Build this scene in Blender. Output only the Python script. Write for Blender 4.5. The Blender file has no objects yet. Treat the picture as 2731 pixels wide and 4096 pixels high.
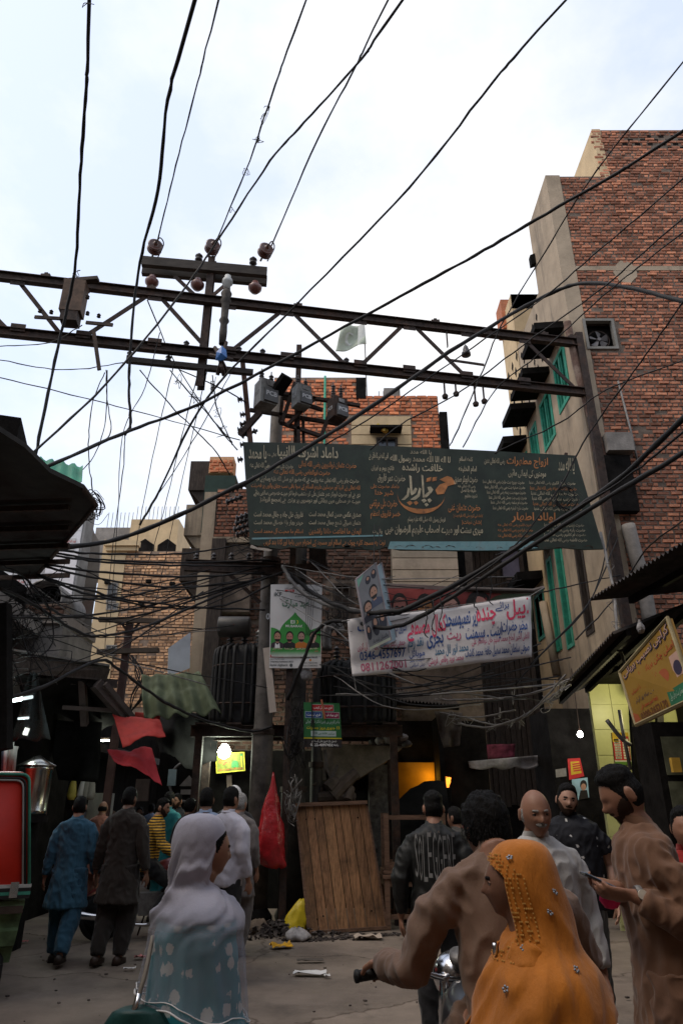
import bpy, bmesh, math, random
from mathutils import Vector, Matrix, noise
import unicodedata
random.seed(7)
SC = bpy.context.scene
COL = SC.collection
# ---------------------------------------------------------------- camera
FPX, CX, CY = 2731.0, 1365.5, 2048.0
PITCH = math.radians(23.4); CS, SN = math.cos(PITCH), math.sin(PITCH); EYE = 1.6
cam = bpy.data.cameras.new('camera'); cam_ob = bpy.data.objects.new('camera', cam); COL.objects.link(cam_ob)
cam.sensor_fit = 'VERTICAL'; cam.sensor_height = 36; cam.sensor_width = 24; cam.lens = 24.0
cam.clip_start = .05; cam.clip_end = 2000
cam_ob.location = (0, 0, EYE); cam_ob.rotation_euler = (math.pi/2 + PITCH, 0, 0)
SC.camera = cam_ob
# ---------------------------------------------------------------- world, sun, exposure
SUN_EL, SUN_AZ = math.radians(58), math.radians(-112)     # azimuth measured from +Y towards +X
world = bpy.data.worlds.new('World'); SC.world = world; world.use_nodes = True
wn, wl = world.node_tree.nodes, world.node_tree.links
sky = wn.new('ShaderNodeTexSky'); sky.sky_type = 'NISHITA'; sky.sun_disc = False
sky.sun_elevation = SUN_EL; sky.sun_rotation = SUN_AZ; sky.air_density = 1.2; sky.dust_density = 2.0; sky.ozone_density = 1.0
tc = wn.new('ShaderNodeTexCoord'); mp = wn.new('ShaderNodeMapping'); mp.inputs['Scale'].default_value = (1.3, 1.3, 2.2); mp.inputs['Location'].default_value = (3.1, .4, 0)
nz = wn.new('ShaderNodeTexNoise'); nz.inputs['Scale'].default_value = 1.7; nz.inputs['Detail'].default_value = 7; nz.inputs['Roughness'].default_value = .58
rp = wn.new('ShaderNodeValToRGB'); rp.color_ramp.elements[0].position = .42; rp.color_ramp.elements[0].color = (.12, .12, .12, 1); rp.color_ramp.elements[1].position = .70; rp.color_ramp.elements[1].color = (1, 1, 1, 1)
mx = wn.new('ShaderNodeMix'); mx.data_type = 'RGBA'
mx.inputs['B'].default_value = (10.2, 10.15, 10.2, 1)
br = wn.new('ShaderNodeMix'); br.data_type = 'RGBA'; br.blend_type = 'ADD'; br.inputs['Factor'].default_value = 1; br.inputs['B'].default_value = (5.0, 5.4, 6.4, 1)
bg = wn['Background']; bg.inputs['Strength'].default_value = .1
wl.new(tc.outputs['Generated'], mp.inputs['Vector']); wl.new(mp.outputs[0], nz.inputs['Vector']); wl.new(nz.outputs['Fac'], rp.inputs[0])
wl.new(sky.outputs[0], br.inputs['A']); wl.new(rp.outputs[0], mx.inputs['Factor']); wl.new(br.outputs['Result'], mx.inputs['A']); wl.new(mx.outputs['Result'], bg.inputs['Color'])
sun = bpy.data.lights.new('sun', 'SUN'); sun.energy = 1.3; sun.angle = math.radians(25); sun.color = (1, .86, .70)
sun_ob = bpy.data.objects.new('sun', sun); COL.objects.link(sun_ob)
_sd = Vector((math.sin(SUN_AZ)*math.cos(SUN_EL), math.cos(SUN_AZ)*math.cos(SUN_EL), math.sin(SUN_EL)))
sun_ob.rotation_euler = _sd.to_track_quat('Z', 'Y').to_euler(); sun_ob.location = (0, 0, 40)
SC.view_settings.view_transform = 'Standard'; SC.view_settings.look = 'None'; SC.view_settings.exposure = 0.2; SC.view_settings.gamma = 1
SC.view_settings.use_curve_mapping = False
SC.render.engine = 'CYCLES'; SC.cycles.use_denoising = True; SC.cycles.max_bounces = 6; SC.cycles.diffuse_bounces = 3
SC.cycles.transparent_max_bounces = 12
# ---------------------------------------------------------------- pixel rays (photo pixels 2731 x 4096)
def ray(px, py):
    u, v = (px-CX)/FPX, (CY-py)/FPX
    return Vector((u, CS - v*SN, SN + v*CS))
def W(px, py, Y):
    d = ray(px, py); k = Y/d.y
    return Vector((d.x*k, Y, EYE + d.z*k))
def WX(px, py, X):
    d = ray(px, py); k = X/d.x
    return Vector((X, d.y*k, EYE + d.z*k))
def WZ(px, py, Z):
    d = ray(px, py); k = (Z-EYE)/d.z
    return Vector((d.x*k, d.y*k, Z))
def G(px, py): return WZ(px, py, 0)
def V(*a): return Vector(a)
# ---------------------------------------------------------------- objects
def _tag(o, label=None, cat=None, group=None, kind=None):
    if label: o['label'] = label
    if cat: o['category'] = cat
    if group: o['group'] = group
    if kind: o['kind'] = kind
    return o
def thing(name, label, cat, loc=(0, 0, 0), rotz=0, group=None, kind=None):
    o = bpy.data.objects.new(name, None); COL.objects.link(o); o.empty_display_size = .2
    o.location = loc; o.rotation_euler = (0, 0, rotz)
    o['_m'] = 1; o.id_properties_ensure(); del o['_m']
    return _tag(o, label, cat, group, kind)
def _pm(o):
    m = Matrix.Translation(o.location) @ o.rotation_euler.to_matrix().to_4x4()
    if o.parent: m = _pm(o.parent) @ o.matrix_parent_inverse @ m
    return m
def link(name, me, parent=None, world_space=True, kind=None, label=None):
    o = bpy.data.objects.new(name, me); COL.objects.link(o)
    if parent is not None:
        o.parent = parent
        if world_space: o.matrix_parent_inverse = _pm(parent).inverted()
    return _tag(o, label, None, None, kind)
class MB:
    def __init__(s): s.v = []; s.f = []
    def add(s, vs, fs):
        n = len(s.v); s.v += [tuple(v) for v in vs]; s.f += [tuple(i+n for i in f) for f in fs]; return s
    def box(s, c, size, rot=None):
        hx, hy, hz = size[0]/2, size[1]/2, size[2]/2; c = Vector(c)
        vs = [Vector((x, y, z)) for x in (-hx, hx) for y in (-hy, hy) for z in (-hz, hz)]
        if rot is not None:
            if not isinstance(rot, Matrix): rot = Matrix.Rotation(rot, 3, 'Z')
            vs = [rot @ v for v in vs]
        return s.add([c+v for v in vs], [(0, 1, 3, 2), (4, 6, 7, 5), (0, 4, 5, 1), (2, 3, 7, 6), (0, 2, 6, 4), (1, 5, 7, 3)])
    def span(s, a, b): # box between two corners
        a, b = Vector(a), Vector(b); d = b-a
        return s.box((a+b)/2, (abs(d.x), abs(d.y), abs(d.z)))
    def beam(s, a, b, w, h, up=(0, 0, 1)):
        a, b = Vector(a), Vector(b); d = (b-a); L = d.length; d.normalize()
        x = d.cross(Vector(up)); 
        if x.length < 1e-4: x = d.cross(Vector((1, 0, 0)))
        x.normalize(); z = x.cross(d)
        R = Matrix((x, d, z)).transposed()
        return s.box((a+b)/2, (w, L, h), R)
    def ibeam(s, a, b, w, h, t=.012, up=(0, 0, 1)):
        a, b = Vector(a), Vector(b); d = (b-a).normalized(); x = d.cross(Vector(up)).normalized(); z = x.cross(d)
        s.beam(a, b, t, h-2*t, up)
        s.beam(a+z*(h/2-t/2), b+z*(h/2-t/2), w, t, up); s.beam(a-z*(h/2-t/2), b-z*(h/2-t/2), w, t, up); return s
    def tube(s, pts, r, n=8, cap=True):
        pts = [Vector(p) for p in pts]; m = len(pts)
        if not hasattr(r, '__len__'): r = [r]*m
        prev = None; rings = []
        for i, p in enumerate(pts):
            t = (pts[min(i+1, m-1)]-pts[max(i-1, 0)])
            if t.length < 1e-9: t = Vector((0, 0, 1))
            t.normalize()
            if prev is None:
                a = t.cross(Vector((0, 0, 1)))
                if a.length < 1e-3: a = t.cross(Vector((0, 1, 0)))
            else:
                a = prev - t*prev.dot(t)
                if a.length < 1e-6: a = t.cross(Vector((0, 1, 0)))
            a.normalize(); prev = a; b = t.cross(a)
            rings.append([p + (a*math.cos(q*2*math.pi/n) + b*math.sin(q*2*math.pi/n))*r[i] for q in range(n)])
        return s.loft(rings, cap)
    def loft(s, rings, cap=True, closed=True):
        n = len(rings[0]); o = len(s.v)
        for R in rings: s.v += [tuple(p) for p in R]
        for i in range(len(rings)-1):
            for j in range(n if closed else n-1):
                k = (j+1) % n
                s.f.append((o+i*n+j, o+i*n+k, o+(i+1)*n+k, o+(i+1)*n+j))
        if cap and closed:
            s.f.append(tuple(o+j for j in reversed(range(n)))); s.f.append(tuple(o+(len(rings)-1)*n+j for j in range(n)))
        return s
    def lathe(s, c, prof, n=16, axis=(0, 0, 1)):
        c = Vector(c); ax = Vector(axis).normalized(); a = ax.cross(Vector((0, 1, 0)))
        if a.length < .1: a = ax.cross(Vector((1, 0, 0)))
        a.normalize(); b = ax.cross(a)
        return s.loft([[c + ax*z + (a*math.cos(q*2*math.pi/n)+b*math.sin(q*2*math.pi/n))*r for q in range(n)] for r, z in prof])
    def prism(s, poly, d): # polygon (3d points) extruded by vector d
        poly = [Vector(p) for p in poly]; d = Vector(d); n = len(poly)
        return s.add(poly+[p+d for p in poly], [tuple(range(n)), tuple(reversed(range(n, 2*n)))]+[(i, n+i, n+(i+1) % n, (i+1) % n) for i in range(n)])
    def quad(s, a, b, c, d): return s.add([a, b, c, d], [(0, 1, 2, 3)])
    def mesh(s, name, mat, smooth=False, fix=True):
        me = bpy.data.meshes.new(name); me.from_pydata(s.v, [], s.f)
        if fix:
            b = bmesh.new(); b.from_mesh(me); bmesh.ops.recalc_face_normals(b, faces=b.faces); b.to_mesh(me); b.free()
        for m in (mat if isinstance(mat, (list, tuple)) else [mat]): me.materials.append(m)
        if smooth:
            for p in me.polygons: p.use_smooth = True
        me.update(); return me
    def build(s, name, mat, parent=None, smooth=False, world_space=True, kind=None, label=None, cat=None, group=None, fix=True):
        if parent is None and s.v:       # a thing of one mesh: origin at its base
            xs, ys, zs = zip(*s.v); base = Vector(((min(xs)+max(xs))/2, (min(ys)+max(ys))/2, min(zs)))
            s.v = [tuple(Vector(v)-base) for v in s.v]
        me = s.mesh(name, mat, smooth, fix)
        o = link(name, me, parent, world_space, kind, label)
        if parent is None and s.v: o.location = base
        return _tag(o, label, cat, group, kind)
def catmull(P, k=6):
    P = [Vector(p) for p in P]
    if len(P) < 3: return P
    Q = [P[0]*2-P[1]]+P+[P[-1]*2-P[-2]]; out = []
    for i in range(1, len(Q)-2):
        p0, p1, p2, p3 = Q[i-1], Q[i], Q[i+1], Q[i+2]
        for j in range(k):
            t = j/k
            out.append(.5*((2*p1)+(p2-p0)*t+(2*p0-5*p1+4*p2-p3)*t*t+(3*p1-p0-3*p2+p3)*t**3))
    return out+[P[-1]]
def copy_tree(o, parent=None):
    c = o.copy(); COL.objects.link(c); c.parent = parent
    for ch in o.children: copy_tree(ch, c)
    return c
# ---------------------------------------------------------------- materials
MATS = {}
def mat(name, col, rough=.8, metal=0, var=.25, vscale=3.0, bump=.15, bscale=40, stain=None, stain_amt=.5, stain_scale=1.2, rnd=0, emis=0, alpha=1, col2=None, stretch=(1, 1, 1), spec=.3, sheen=0, trans=0, streak=0):
    if name in MATS: return MATS[name]
    m = bpy.data.materials.new(name); m.use_nodes = True; N, L = m.node_tree.nodes, m.node_tree.links
    b = N['Principled BSDF']; b.inputs['Roughness'].default_value = rough; b.inputs['Metallic'].default_value = metal
    b.inputs['Specular IOR Level'].default_value = spec
    if sheen: b.inputs['Sheen Weight'].default_value = sheen
    if trans: b.inputs['Transmission Weight'].default_value = trans
    if alpha < 1: b.inputs['Alpha'].default_value = alpha
    col = tuple(col)+(1,)
    tc = N.new('ShaderNodeTexCoord'); mp = N.new('ShaderNodeMapping'); mp.inputs['Scale'].default_value = stretch
    L.new(tc.outputs['Object'], mp.inputs[0])
    n1 = N.new('ShaderNodeTexNoise'); n1.inputs['Scale'].default_value = vscale; n1.inputs['Detail'].default_value = 6; n1.inputs['Roughness'].default_value = .65
    L.new(mp.outputs[0], n1.inputs['Vector'])
    lo = tuple(c*(1-var) for c in col[:3])+(1,); hi = tuple(min(1, c*(1+var)) for c in col[:3])+(1,)
    if col2: hi = tuple(col2)+(1,)
    r = N.new('ShaderNodeValToRGB'); r.color_ramp.elements[0].position = .32; r.color_ramp.elements[1].position = .68
    r.color_ramp.elements[0].color = lo; r.color_ramp.elements[1].color = hi
    L.new(n1.outputs['Fac'], r.inputs[0]); out = r.outputs[0]
    if rnd:
        oi = N.new('ShaderNodeObjectInfo'); ge = N.new('ShaderNodeNewGeometry'); ad = N.new('ShaderNodeMath'); ad.operation = 'ADD'
        fr = N.new('ShaderNodeMath'); fr.operation = 'FRACT'
        L.new(oi.outputs['Random'], ad.inputs[0]); L.new(ge.outputs['Random Per Island'], ad.inputs[1]); L.new(ad.outputs[0], fr.inputs[0])
        rr = N.new('ShaderNodeValToRGB'); e = rr.color_ramp.elements
        e[0].color = (1-rnd, 1-rnd, 1-rnd, 1); e[1].color = (1+rnd, 1+rnd*.9, 1+rnd*.75, 1)
        q = e.new(.12); q.color = (.45, .42, .42, 1); q = e.new(.2); q.color = (1-rnd*.7, 1-rnd*.75, 1-rnd*.7, 1)
        q = e.new(.8); q.color = (1.05, 1.0, 1.0, 1)
        L.new(fr.outputs[0], rr.inputs[0])
        mm = N.new('ShaderNodeMix'); mm.data_type = 'RGBA'; mm.blend_type = 'MULTIPLY'; mm.inputs['Factor'].default_value = 1
        L.new(out, mm.inputs['A']); L.new(rr.outputs[0], mm.inputs['B']); out = mm.outputs['Result']
    if stain:
        mp2 = N.new('ShaderNodeMapping'); mp2.inputs['Scale'].default_value = (1, 1, .14) if streak else (1, 1, 1)
        gp = N.new('ShaderNodeNewGeometry'); L.new(gp.outputs['Position'], mp2.inputs[0])
        n2 = N.new('ShaderNodeTexNoise'); n2.inputs['Scale'].default_value = stain_scale; n2.inputs['Detail'].default_value = 8; n2.inputs['Roughness'].default_value = .7
        L.new(mp2.outputs[0], n2.inputs['Vector'])
        r2 = N.new('ShaderNodeValToRGB'); r2.color_ramp.elements[0].position = .5; r2.color_ramp.elements[1].position = .72
        r2.color_ramp.elements[0].color = (0, 0, 0, 1); r2.color_ramp.elements[1].color = (stain_amt,)*3+(1,)
        L.new(n2.outputs['Fac'], r2.inputs[0])
        mm = N.new('ShaderNodeMix'); mm.data_type = 'RGBA'; L.new(r2.outputs[0], mm.inputs['Factor']); L.new(out, mm.inputs['A']); mm.inputs['B'].default_value = tuple(stain)+(1,)
        out = mm.outputs['Result']
    L.new(out, b.inputs['Base Color'])
    if emis: L.new(out, b.inputs['Emission Color']); b.inputs['Emission Strength'].default_value = emis
    if bump:
        n3 = N.new('ShaderNodeTexNoise'); n3.inputs['Scale'].default_value = bscale; n3.inputs['Detail'].default_value = 9; n3.inputs['Roughness'].default_value = .62
        L.new(mp.outputs[0], n3.inputs['Vector'])
        bp = N.new('ShaderNodeBump'); bp.inputs['Strength'].default_value = bump; bp.inputs['Distance'].default_value = .02
        L.new(n3.outputs['Fac'], bp.inputs['Height']); L.new(bp.outputs[0], b.inputs['Normal'])
    MATS[name] = m; return m
def flat(name, col, rough=.6, emis=0, metal=0): return mat(name, col, rough, metal, var=.12, bump=0, emis=emis, vscale=6)
BRICK = mat('brick_red', (.42, .185, .11), .9, var=.35, vscale=9, bump=.5, bscale=60, rnd=.5, stain=(.035, .03, .028), stain_amt=.7, stain_scale=.5, streak=1)
BRICK_O = mat('brick_orange', (.74, .27, .13), .9, var=.25, vscale=8, bump=.4, bscale=60, rnd=.35, stain=(.2, .12, .08), stain_amt=.5, stain_scale=.6)
BRICK_T = mat('brick_tan', (.62, .38, .21), .9, var=.25, vscale=8, bump=.4, bscale=60, rnd=.4, stain=(.12, .08, .06), stain_amt=.55, stain_scale=.5)
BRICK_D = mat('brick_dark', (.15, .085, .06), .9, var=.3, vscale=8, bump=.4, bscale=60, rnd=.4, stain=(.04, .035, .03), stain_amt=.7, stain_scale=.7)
MORTAR = mat('mortar', (.15, .115, .09), .95, var=.4, vscale=5, bump=.5, bscale=50)
MORTAR_L = mat('mortar_light', (.26, .19, .14), .95, var=.3, vscale=5, bump=.5, bscale=50)
STUCCO = mat('stucco_beige', (.36, .285, .205), .92, var=.18, vscale=2, bump=.35, bscale=25, stain=(.045, .04, .036), stain_amt=.95, stain_scale=1.5, streak=1)
CREAM = mat('plaster_cream', (.56, .42, .25), .9, var=.14, vscale=2, bump=.25, bscale=30, stain=(.2, .15, .1), stain_amt=.5, stain_scale=.8, streak=1)
PLANKC = mat('plank_cream', (.50, .42, .32), .85, var=.15, vscale=4, bump=.2, bscale=30, stain=(.2, .16, .12), stain_amt=.5, rnd=.12)
GREYC = mat('concrete_grey', (.24, .22, .20), .92, var=.3, vscale=3, bump=.4, bscale=30, stain=(.06, .055, .05), stain_amt=.75, stain_scale=1.0, streak=1)
TILEW = mat('tile_white', (.9, .9, .92), .5, var=.08, vscale=3, bump=.05, stain=(.3, .28, .26), stain_amt=.4, rnd=.05)
BLACK_AND_SHADE = mat('black_and_shade', (.012, .011, .0105), .9, var=.5, vscale=4, bump=.4, bscale=30, spec=.04)  # near-black: colour of black parts, and painted shade of shops and openings
DARKW = mat('dark_timber', (.045, .034, .028), .85, var=.5, vscale=6, bump=.5, bscale=30, stretch=(6, 6, 1))
WOOD = mat('worn_plank', (.27, .145, .072), .75, var=.45, vscale=5, bump=.5, bscale=26, stretch=(7, 7, .7), stain=(.05, .032, .022), stain_amt=.8, stain_scale=2.4, rnd=.3)
WOODD = mat('dark_bench_wood', (.15, .085, .055), .75, var=.4, vscale=5, bump=.4, bscale=26, stretch=(1, 6, 6))
STEEL = mat('rusty_steel', (.045, .032, .027), .75, .3, var=.5, vscale=12, bump=.3, bscale=60, stain=(.12, .05, .025), stain_amt=.5, stain_scale=4)
STEELG = mat('grey_steel', (.20, .19, .18), .55, .6, var=.4, vscale=8, bump=.2, bscale=50, stain=(.05, .04, .035), stain_amt=.7, stain_scale=3)
CHROME = mat('chrome', (.6, .6, .62), .18, 1, var=.1, bump=0)
STAINLESS = mat('stainless', (.45, .45, .42), .22, 1, var=.1, bump=.05, bscale=8)
BLACKM = mat('black_rubber', (.012, .012, .013), .6, var=.3, bump=.1)
CABLE = mat('cable_black', (.014, .013, .013), .65, var=.4, bump=0)
CABLEG = mat('cable_grey', (.17, .16, .15), .6, var=.4, bump=0)
CERAM = mat('ceramic_brown', (.09, .035, .025), .3, var=.3, bump=0, spec=.6)
CERAMD = mat('ceramic_dark', (.03, .025, .025), .35, var=.3, bump=0, spec=.6)
PALE = mat('pale_enamel', (.42, .43, .42), .5, var=.2, vscale=5, bump=.05, stain=(.12, .08, .06), stain_amt=.5, stain_scale=4)
GREENP = mat('green_paint', (.03, .26, .17), .6, var=.3, vscale=8, bump=.1)
GLASSD = mat('dark_glass', (.01, .012, .014), .15, var=.2, bump=0, spec=.6)
TARPB = mat('black_tarp', (.011, .011, .011), .85, spec=.08, var=.4, bump=.3, bscale=12)
TARPG = mat('green_tarp', (.085, .105, .06), .8, var=.25, bump=.3, bscale=14, stain=(.04, .05, .035), stain_amt=.5, stain_scale=2)
REDT = mat('red_cloth', (.24, .014, .01), .75, var=.25, bump=.25, bscale=14)
PINKT = mat('pink_red_cloth', (.44, .035, .045), .75, var=.2, bump=.25, bscale=14)
WHITEC = mat('white_sheet', (.66, .65, .64), .7, var=.08, bump=.15, bscale=12, stain=(.4, .36, .33), stain_amt=.4, stain_scale=3)
CORR = mat('corrugated_iron', (.05, .045, .042), .7, .3, var=.5, vscale=6, bump=.2, stain=(.1, .05, .03), stain_amt=.5)
# ================================================================ ground
GROUNDM = mat('street_ground', (.20, .162, .132), .92, var=.3, vscale=.9, bump=.35, bscale=14, stain=(.085, .07, .06), stain_amt=.8, stain_scale=1.3)
def crack_ground():
    N, L = GROUNDM.node_tree.nodes, GROUNDM.node_tree.links; P = N['Principled BSDF']; src = P.inputs['Base Color'].links[0].from_socket
    g = N.new('ShaderNodeNewGeometry'); n = N.new('ShaderNodeTexNoise'); n.inputs['Scale'].default_value = 1.6; n.inputs['Detail'].default_value = 6; L.new(g.outputs['Position'], n.inputs['Vector'])
    ad = N.new('ShaderNodeMix'); ad.data_type = 'RGBA'; ad.blend_type = 'ADD'; ad.inputs['Factor'].default_value = .9; L.new(g.outputs['Position'], ad.inputs['A']); L.new(n.outputs['Color'], ad.inputs['B'])
    v = N.new('ShaderNodeTexVoronoi'); v.feature = 'DISTANCE_TO_EDGE'; v.inputs['Scale'].default_value = .42; L.new(ad.outputs['Result'], v.inputs['Vector'])
    r = N.new('ShaderNodeValToRGB'); r.color_ramp.elements[0].position = .0; r.color_ramp.elements[1].position = .012; r.color_ramp.elements[0].color = (.45, .42, .4, 1); r.color_ramp.elements[1].color = (1, 1, 1, 1); L.new(v.outputs['Distance'], r.inputs[0])
    v2 = N.new('ShaderNodeTexVoronoi'); v2.inputs['Scale'].default_value = .42; L.new(ad.outputs['Result'], v2.inputs['Vector']); sp = N.new('ShaderNodeSeparateColor'); L.new(v2.outputs['Color'], sp.inputs[0])
    mr = N.new('ShaderNodeMapRange'); mr.inputs['To Min'].default_value = .78; mr.inputs['To Max'].default_value = 1.18; L.new(sp.outputs[0], mr.inputs[0])   # old concrete patches
    for s in (r.outputs[0], mr.outputs[0]):
        m = N.new('ShaderNodeMix'); m.data_type = 'RGBA'; m.blend_type = 'MULTIPLY'; m.inputs['Factor'].default_value = 1; L.new(src, m.inputs['A']); L.new(s, m.inputs['B']); src = m.outputs['Result']
    L.new(src, P.inputs['Base Color'])
crack_ground()
def ground():
    m = MB(); n = 46
    xs = [-300, -120, -40, -20]+[-14+28*i/n for i in range(n+1)]+[20, 40, 120, 300]
    ys = [-200, -60, -20]+[-8+40*i/n for i in range(n+1)]+[45, 80, 160, 400]
    def hz(x, y):
        if abs(x) > 14 or y < -8 or y > 32: return 0
        return .018*noise.noise((x*.5, y*.5, 3)) + .008*noise.noise((x*1.9, y*1.9, 1))
    m.v = [(x, y, hz(x, y)) for y in ys for x in xs]; k = len(xs)
    m.f = [(j*k+i, j*k+i+1, (j+1)*k+i+1, (j+1)*k+i) for j in range(len(ys)-1) for i in range(k-1)]
    me = m.mesh('ground', GROUNDM, True); o = link('ground', me); _tag(o, 'dusty grey concrete street ground strewn with litter', None, None, 'structure')
ground()
def proj(p):
    q = Vector(p)-Vector((0, 0, EYE)); d = q.y*CS+q.z*SN
    if d <= .01: return None
    return CX+FPX*q.x/d, CY-FPX*(q.z*CS-q.y*SN)/d
# ================================================================ walls
def wall(mb, O, U, N, w, h, t, holes=()):
    O, U, N = Vector(O), Vector(U).normalized(), Vector(N).normalized(); Z = Vector((0, 0, 1))
    us = sorted({0, w, *[min(max(a, 0), w) for q in holes for a in q[:2]]}); vs = sorted({0, h, *[min(max(a, 0), h) for q in holes for a in q[2:]]})
    for i in range(len(us)-1):
        for j in range(len(vs)-1):
            a, b, c, d = us[i], us[i+1], vs[j], vs[j+1]
            if b-a < 1e-4 or d-c < 1e-4: continue
            mu, mv = (a+b)/2, (c+d)/2
            if any(q[0] < mu < q[1] and q[2] < mv < q[3] for q in holes): continue
            P = [O+U*a+Z*c, O+U*b+Z*c, O+U*b+Z*d, O+U*a+Z*d]
            mb.prism(P, -N*t)
    return mb
BRICKMESH = {}
def brick_mesh(l, h, d, m):
    k = (round(l, 3), h, d, m.name)
    if k not in BRICKMESH:
        b = MB(); e = .009
        b.v = [(-l/2, 0, -h/2), (l/2, 0, -h/2), (l/2, 0, h/2), (-l/2, 0, h/2), (-l/2+e, d, -h/2+e), (l/2-e, d, -h/2+e*.8), (l/2-e*1.3, d, h/2-e), (-l/2+e*.7, d, h/2-e*1.2)]
        b.f = [(4, 5, 6, 7), (0, 1, 5, 4), (1, 2, 6, 5), (2, 3, 7, 6), (3, 0, 4, 7)]
        BRICKMESH[k] = b.mesh('brick', m)
    return BRICKMESH[k]
def bricks(parent, O, U, N, w, h, m, holes=(), singles=300, bl=.205, bh=.070, jt=.016, jh=.026, d=.028, skip=None, top=None, seed=1, rough=.010):
    """a field of proud bricks on a wall plane: the nearest in view are objects of their own, the rest one joined part"""
    rg = random.Random(seed)
    O, U, N = Vector(O), Vector(U).normalized(), Vector(N).normalized(); Z = Vector((0, 0, 1))
    items = []
    nr = int(h/(bh+jt))
    for r in range(nr):
        v = (r+.5)*(bh+jt)
        hdr = r % 4 == 3
        L = bl if not hdr else bl*.5-jh/2
        u = -(L+jh)*(.5 if r % 2 else 0) + rg.uniform(-.03, .03)
        while u < w:
            a, b = max(u, 0), min(u+L, w)
            u += L+jh*rg.uniform(.6, 1.3)
            if b-a < .04: continue
            c = (a+b)/2
            if any(q[0]-.02 < c < q[1]+.02 and q[2]-.02 < v < q[3]+.02 for q in holes): continue
            if any((q[0] < b-.01 and q[1] > a+.01 and q[2] < v < q[3]) for q in holes): continue
            if top and v > top(c): continue
            if skip and skip(c, v, r): continue
            if rg.random() < .004: continue
            items.append((c, v, b-a, rg.gauss(0, rough), rg.uniform(-.03, .03), rg.uniform(-.02, .02)))
    R = Matrix((U, N, Z)).transposed()
    def key(it):
        p = O+U*it[0]+Z*it[1]; q = proj(p)
        if q is None or not (0 < q[0] < 2731 and 0 < q[1] < 4096): return 1e6+p.y
        return p.length
    items.sort(key=key)
    for it in items[:singles]:
        c, v, L, off, ry, rz = it
        Lq = bl if L > bl*.8 else (bl*.5-jh/2 if L > .085 else .06)
        o = bpy.data.objects.new('brick', brick_mesh(min(Lq, L) if L < .09 else Lq, bh, d, m)); COL.objects.link(o); o.parent = parent
        o.matrix_parent_inverse = _pm(parent).inverted()
        M4 = (R @ Matrix.Rotation(ry, 3, 'Y') @ Matrix.Rotation(rz, 3, 'Z')).to_4x4()
        o.matrix_basis = Matrix.Translation(O+U*c+Z*v+N*(off-.004)) @ M4
    mb = MB()
    for c, v, L, off, ry, rz in items[singles:]:
        Rm = R @ Matrix.Rotation(ry, 3, 'Y') @ Matrix.Rotation(rz, 3, 'Z'); P = O+U*c+Z*v+N*(off-.004); e = .009
        l = L; q = [(-l/2, 0, -bh/2), (l/2, 0, -bh/2), (l/2, 0, bh/2), (-l/2, 0, bh/2), (-l/2+e, d, -bh/2+e), (l/2-e, d, -bh/2+e), (l/2-e, d, bh/2-e), (-l/2+e, d, bh/2-e)]
        mb.add([P+Rm@Vector(x) for x in q], [(4, 5, 6, 7), (0, 1, 5, 4), (1, 2, 6, 5), (2, 3, 7, 6), (3, 0, 4, 7)])
    if mb.v: mb.build('brickwork', m, parent, kind='stuff', fix=False)
def window(parent, O, U, N, w, h, fm, pm=GLASSD, bars=0, barmat=None, depth=.12, name='window', fw=.06, shutters=0, mull=1):
    """O = lower left corner of the opening on the wall plane"""
    O, U, N = Vector(O), Vector(U).normalized(), Vector(N).normalized(); Z = Vector((0, 0, 1))
    m = MB()
    for a, b, c, d in ((0, fw, 0, h), (w-fw, w, 0, h), (fw, w-fw, 0, fw), (fw, w-fw, h-fw, h)):
        m.prism([O+U*a+Z*c+N*.02, O+U*b+Z*c+N*.02, O+U*b+Z*d+N*.02, O+U*a+Z*d+N*.02], -N*.1)
    if mull: m.prism([O+U*(w/2-fw/3)+Z*fw+N*.015, O+U*(w/2+fw/3)+Z*fw+N*.015, O+U*(w/2+fw/3)+Z*(h-fw)+N*.015, O+U*(w/2-fw/3)+Z*(h-fw)+N*.015], -N*.08)
    f = m.build(name, fm, parent)
    m = MB(); m.prism([O-N*depth+U*.004+Z*.004, O+U*(w-.004)-N*depth+Z*.004, O+U*(w-.004)+Z*(h-.004)-N*depth, O+U*.004+Z*(h-.004)-N*depth], -N*.02); m.build('pane', pm, f)
    for k in range(bars):
        m = MB(); a = O+U*(fw+(w-2*fw)*(k+.5)/bars)-N*.01; m.beam(a+Z*fw, a+Z*(h-fw), .025, .02); m.build('bar', barmat or fm, f)
    return f
def chajja(parent, O, U, N, w, out, t=.12, m=BLACK_AND_SHADE):
    O, U, N = Vector(O), Vector(U).normalized(), Vector(N).normalized()
    mb = MB(); mb.prism([O, O+U*w, O+U*w+N*out+Vector((0, 0, -.05)), O+N*out+Vector((0, 0, -.05))], (0, 0, t)); return mb.build('sunshade', m, parent)
X, Y_, Zv = Vector((1, 0, 0)), Vector((0, 1, 0)), Vector((0, 0, 1))
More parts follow.
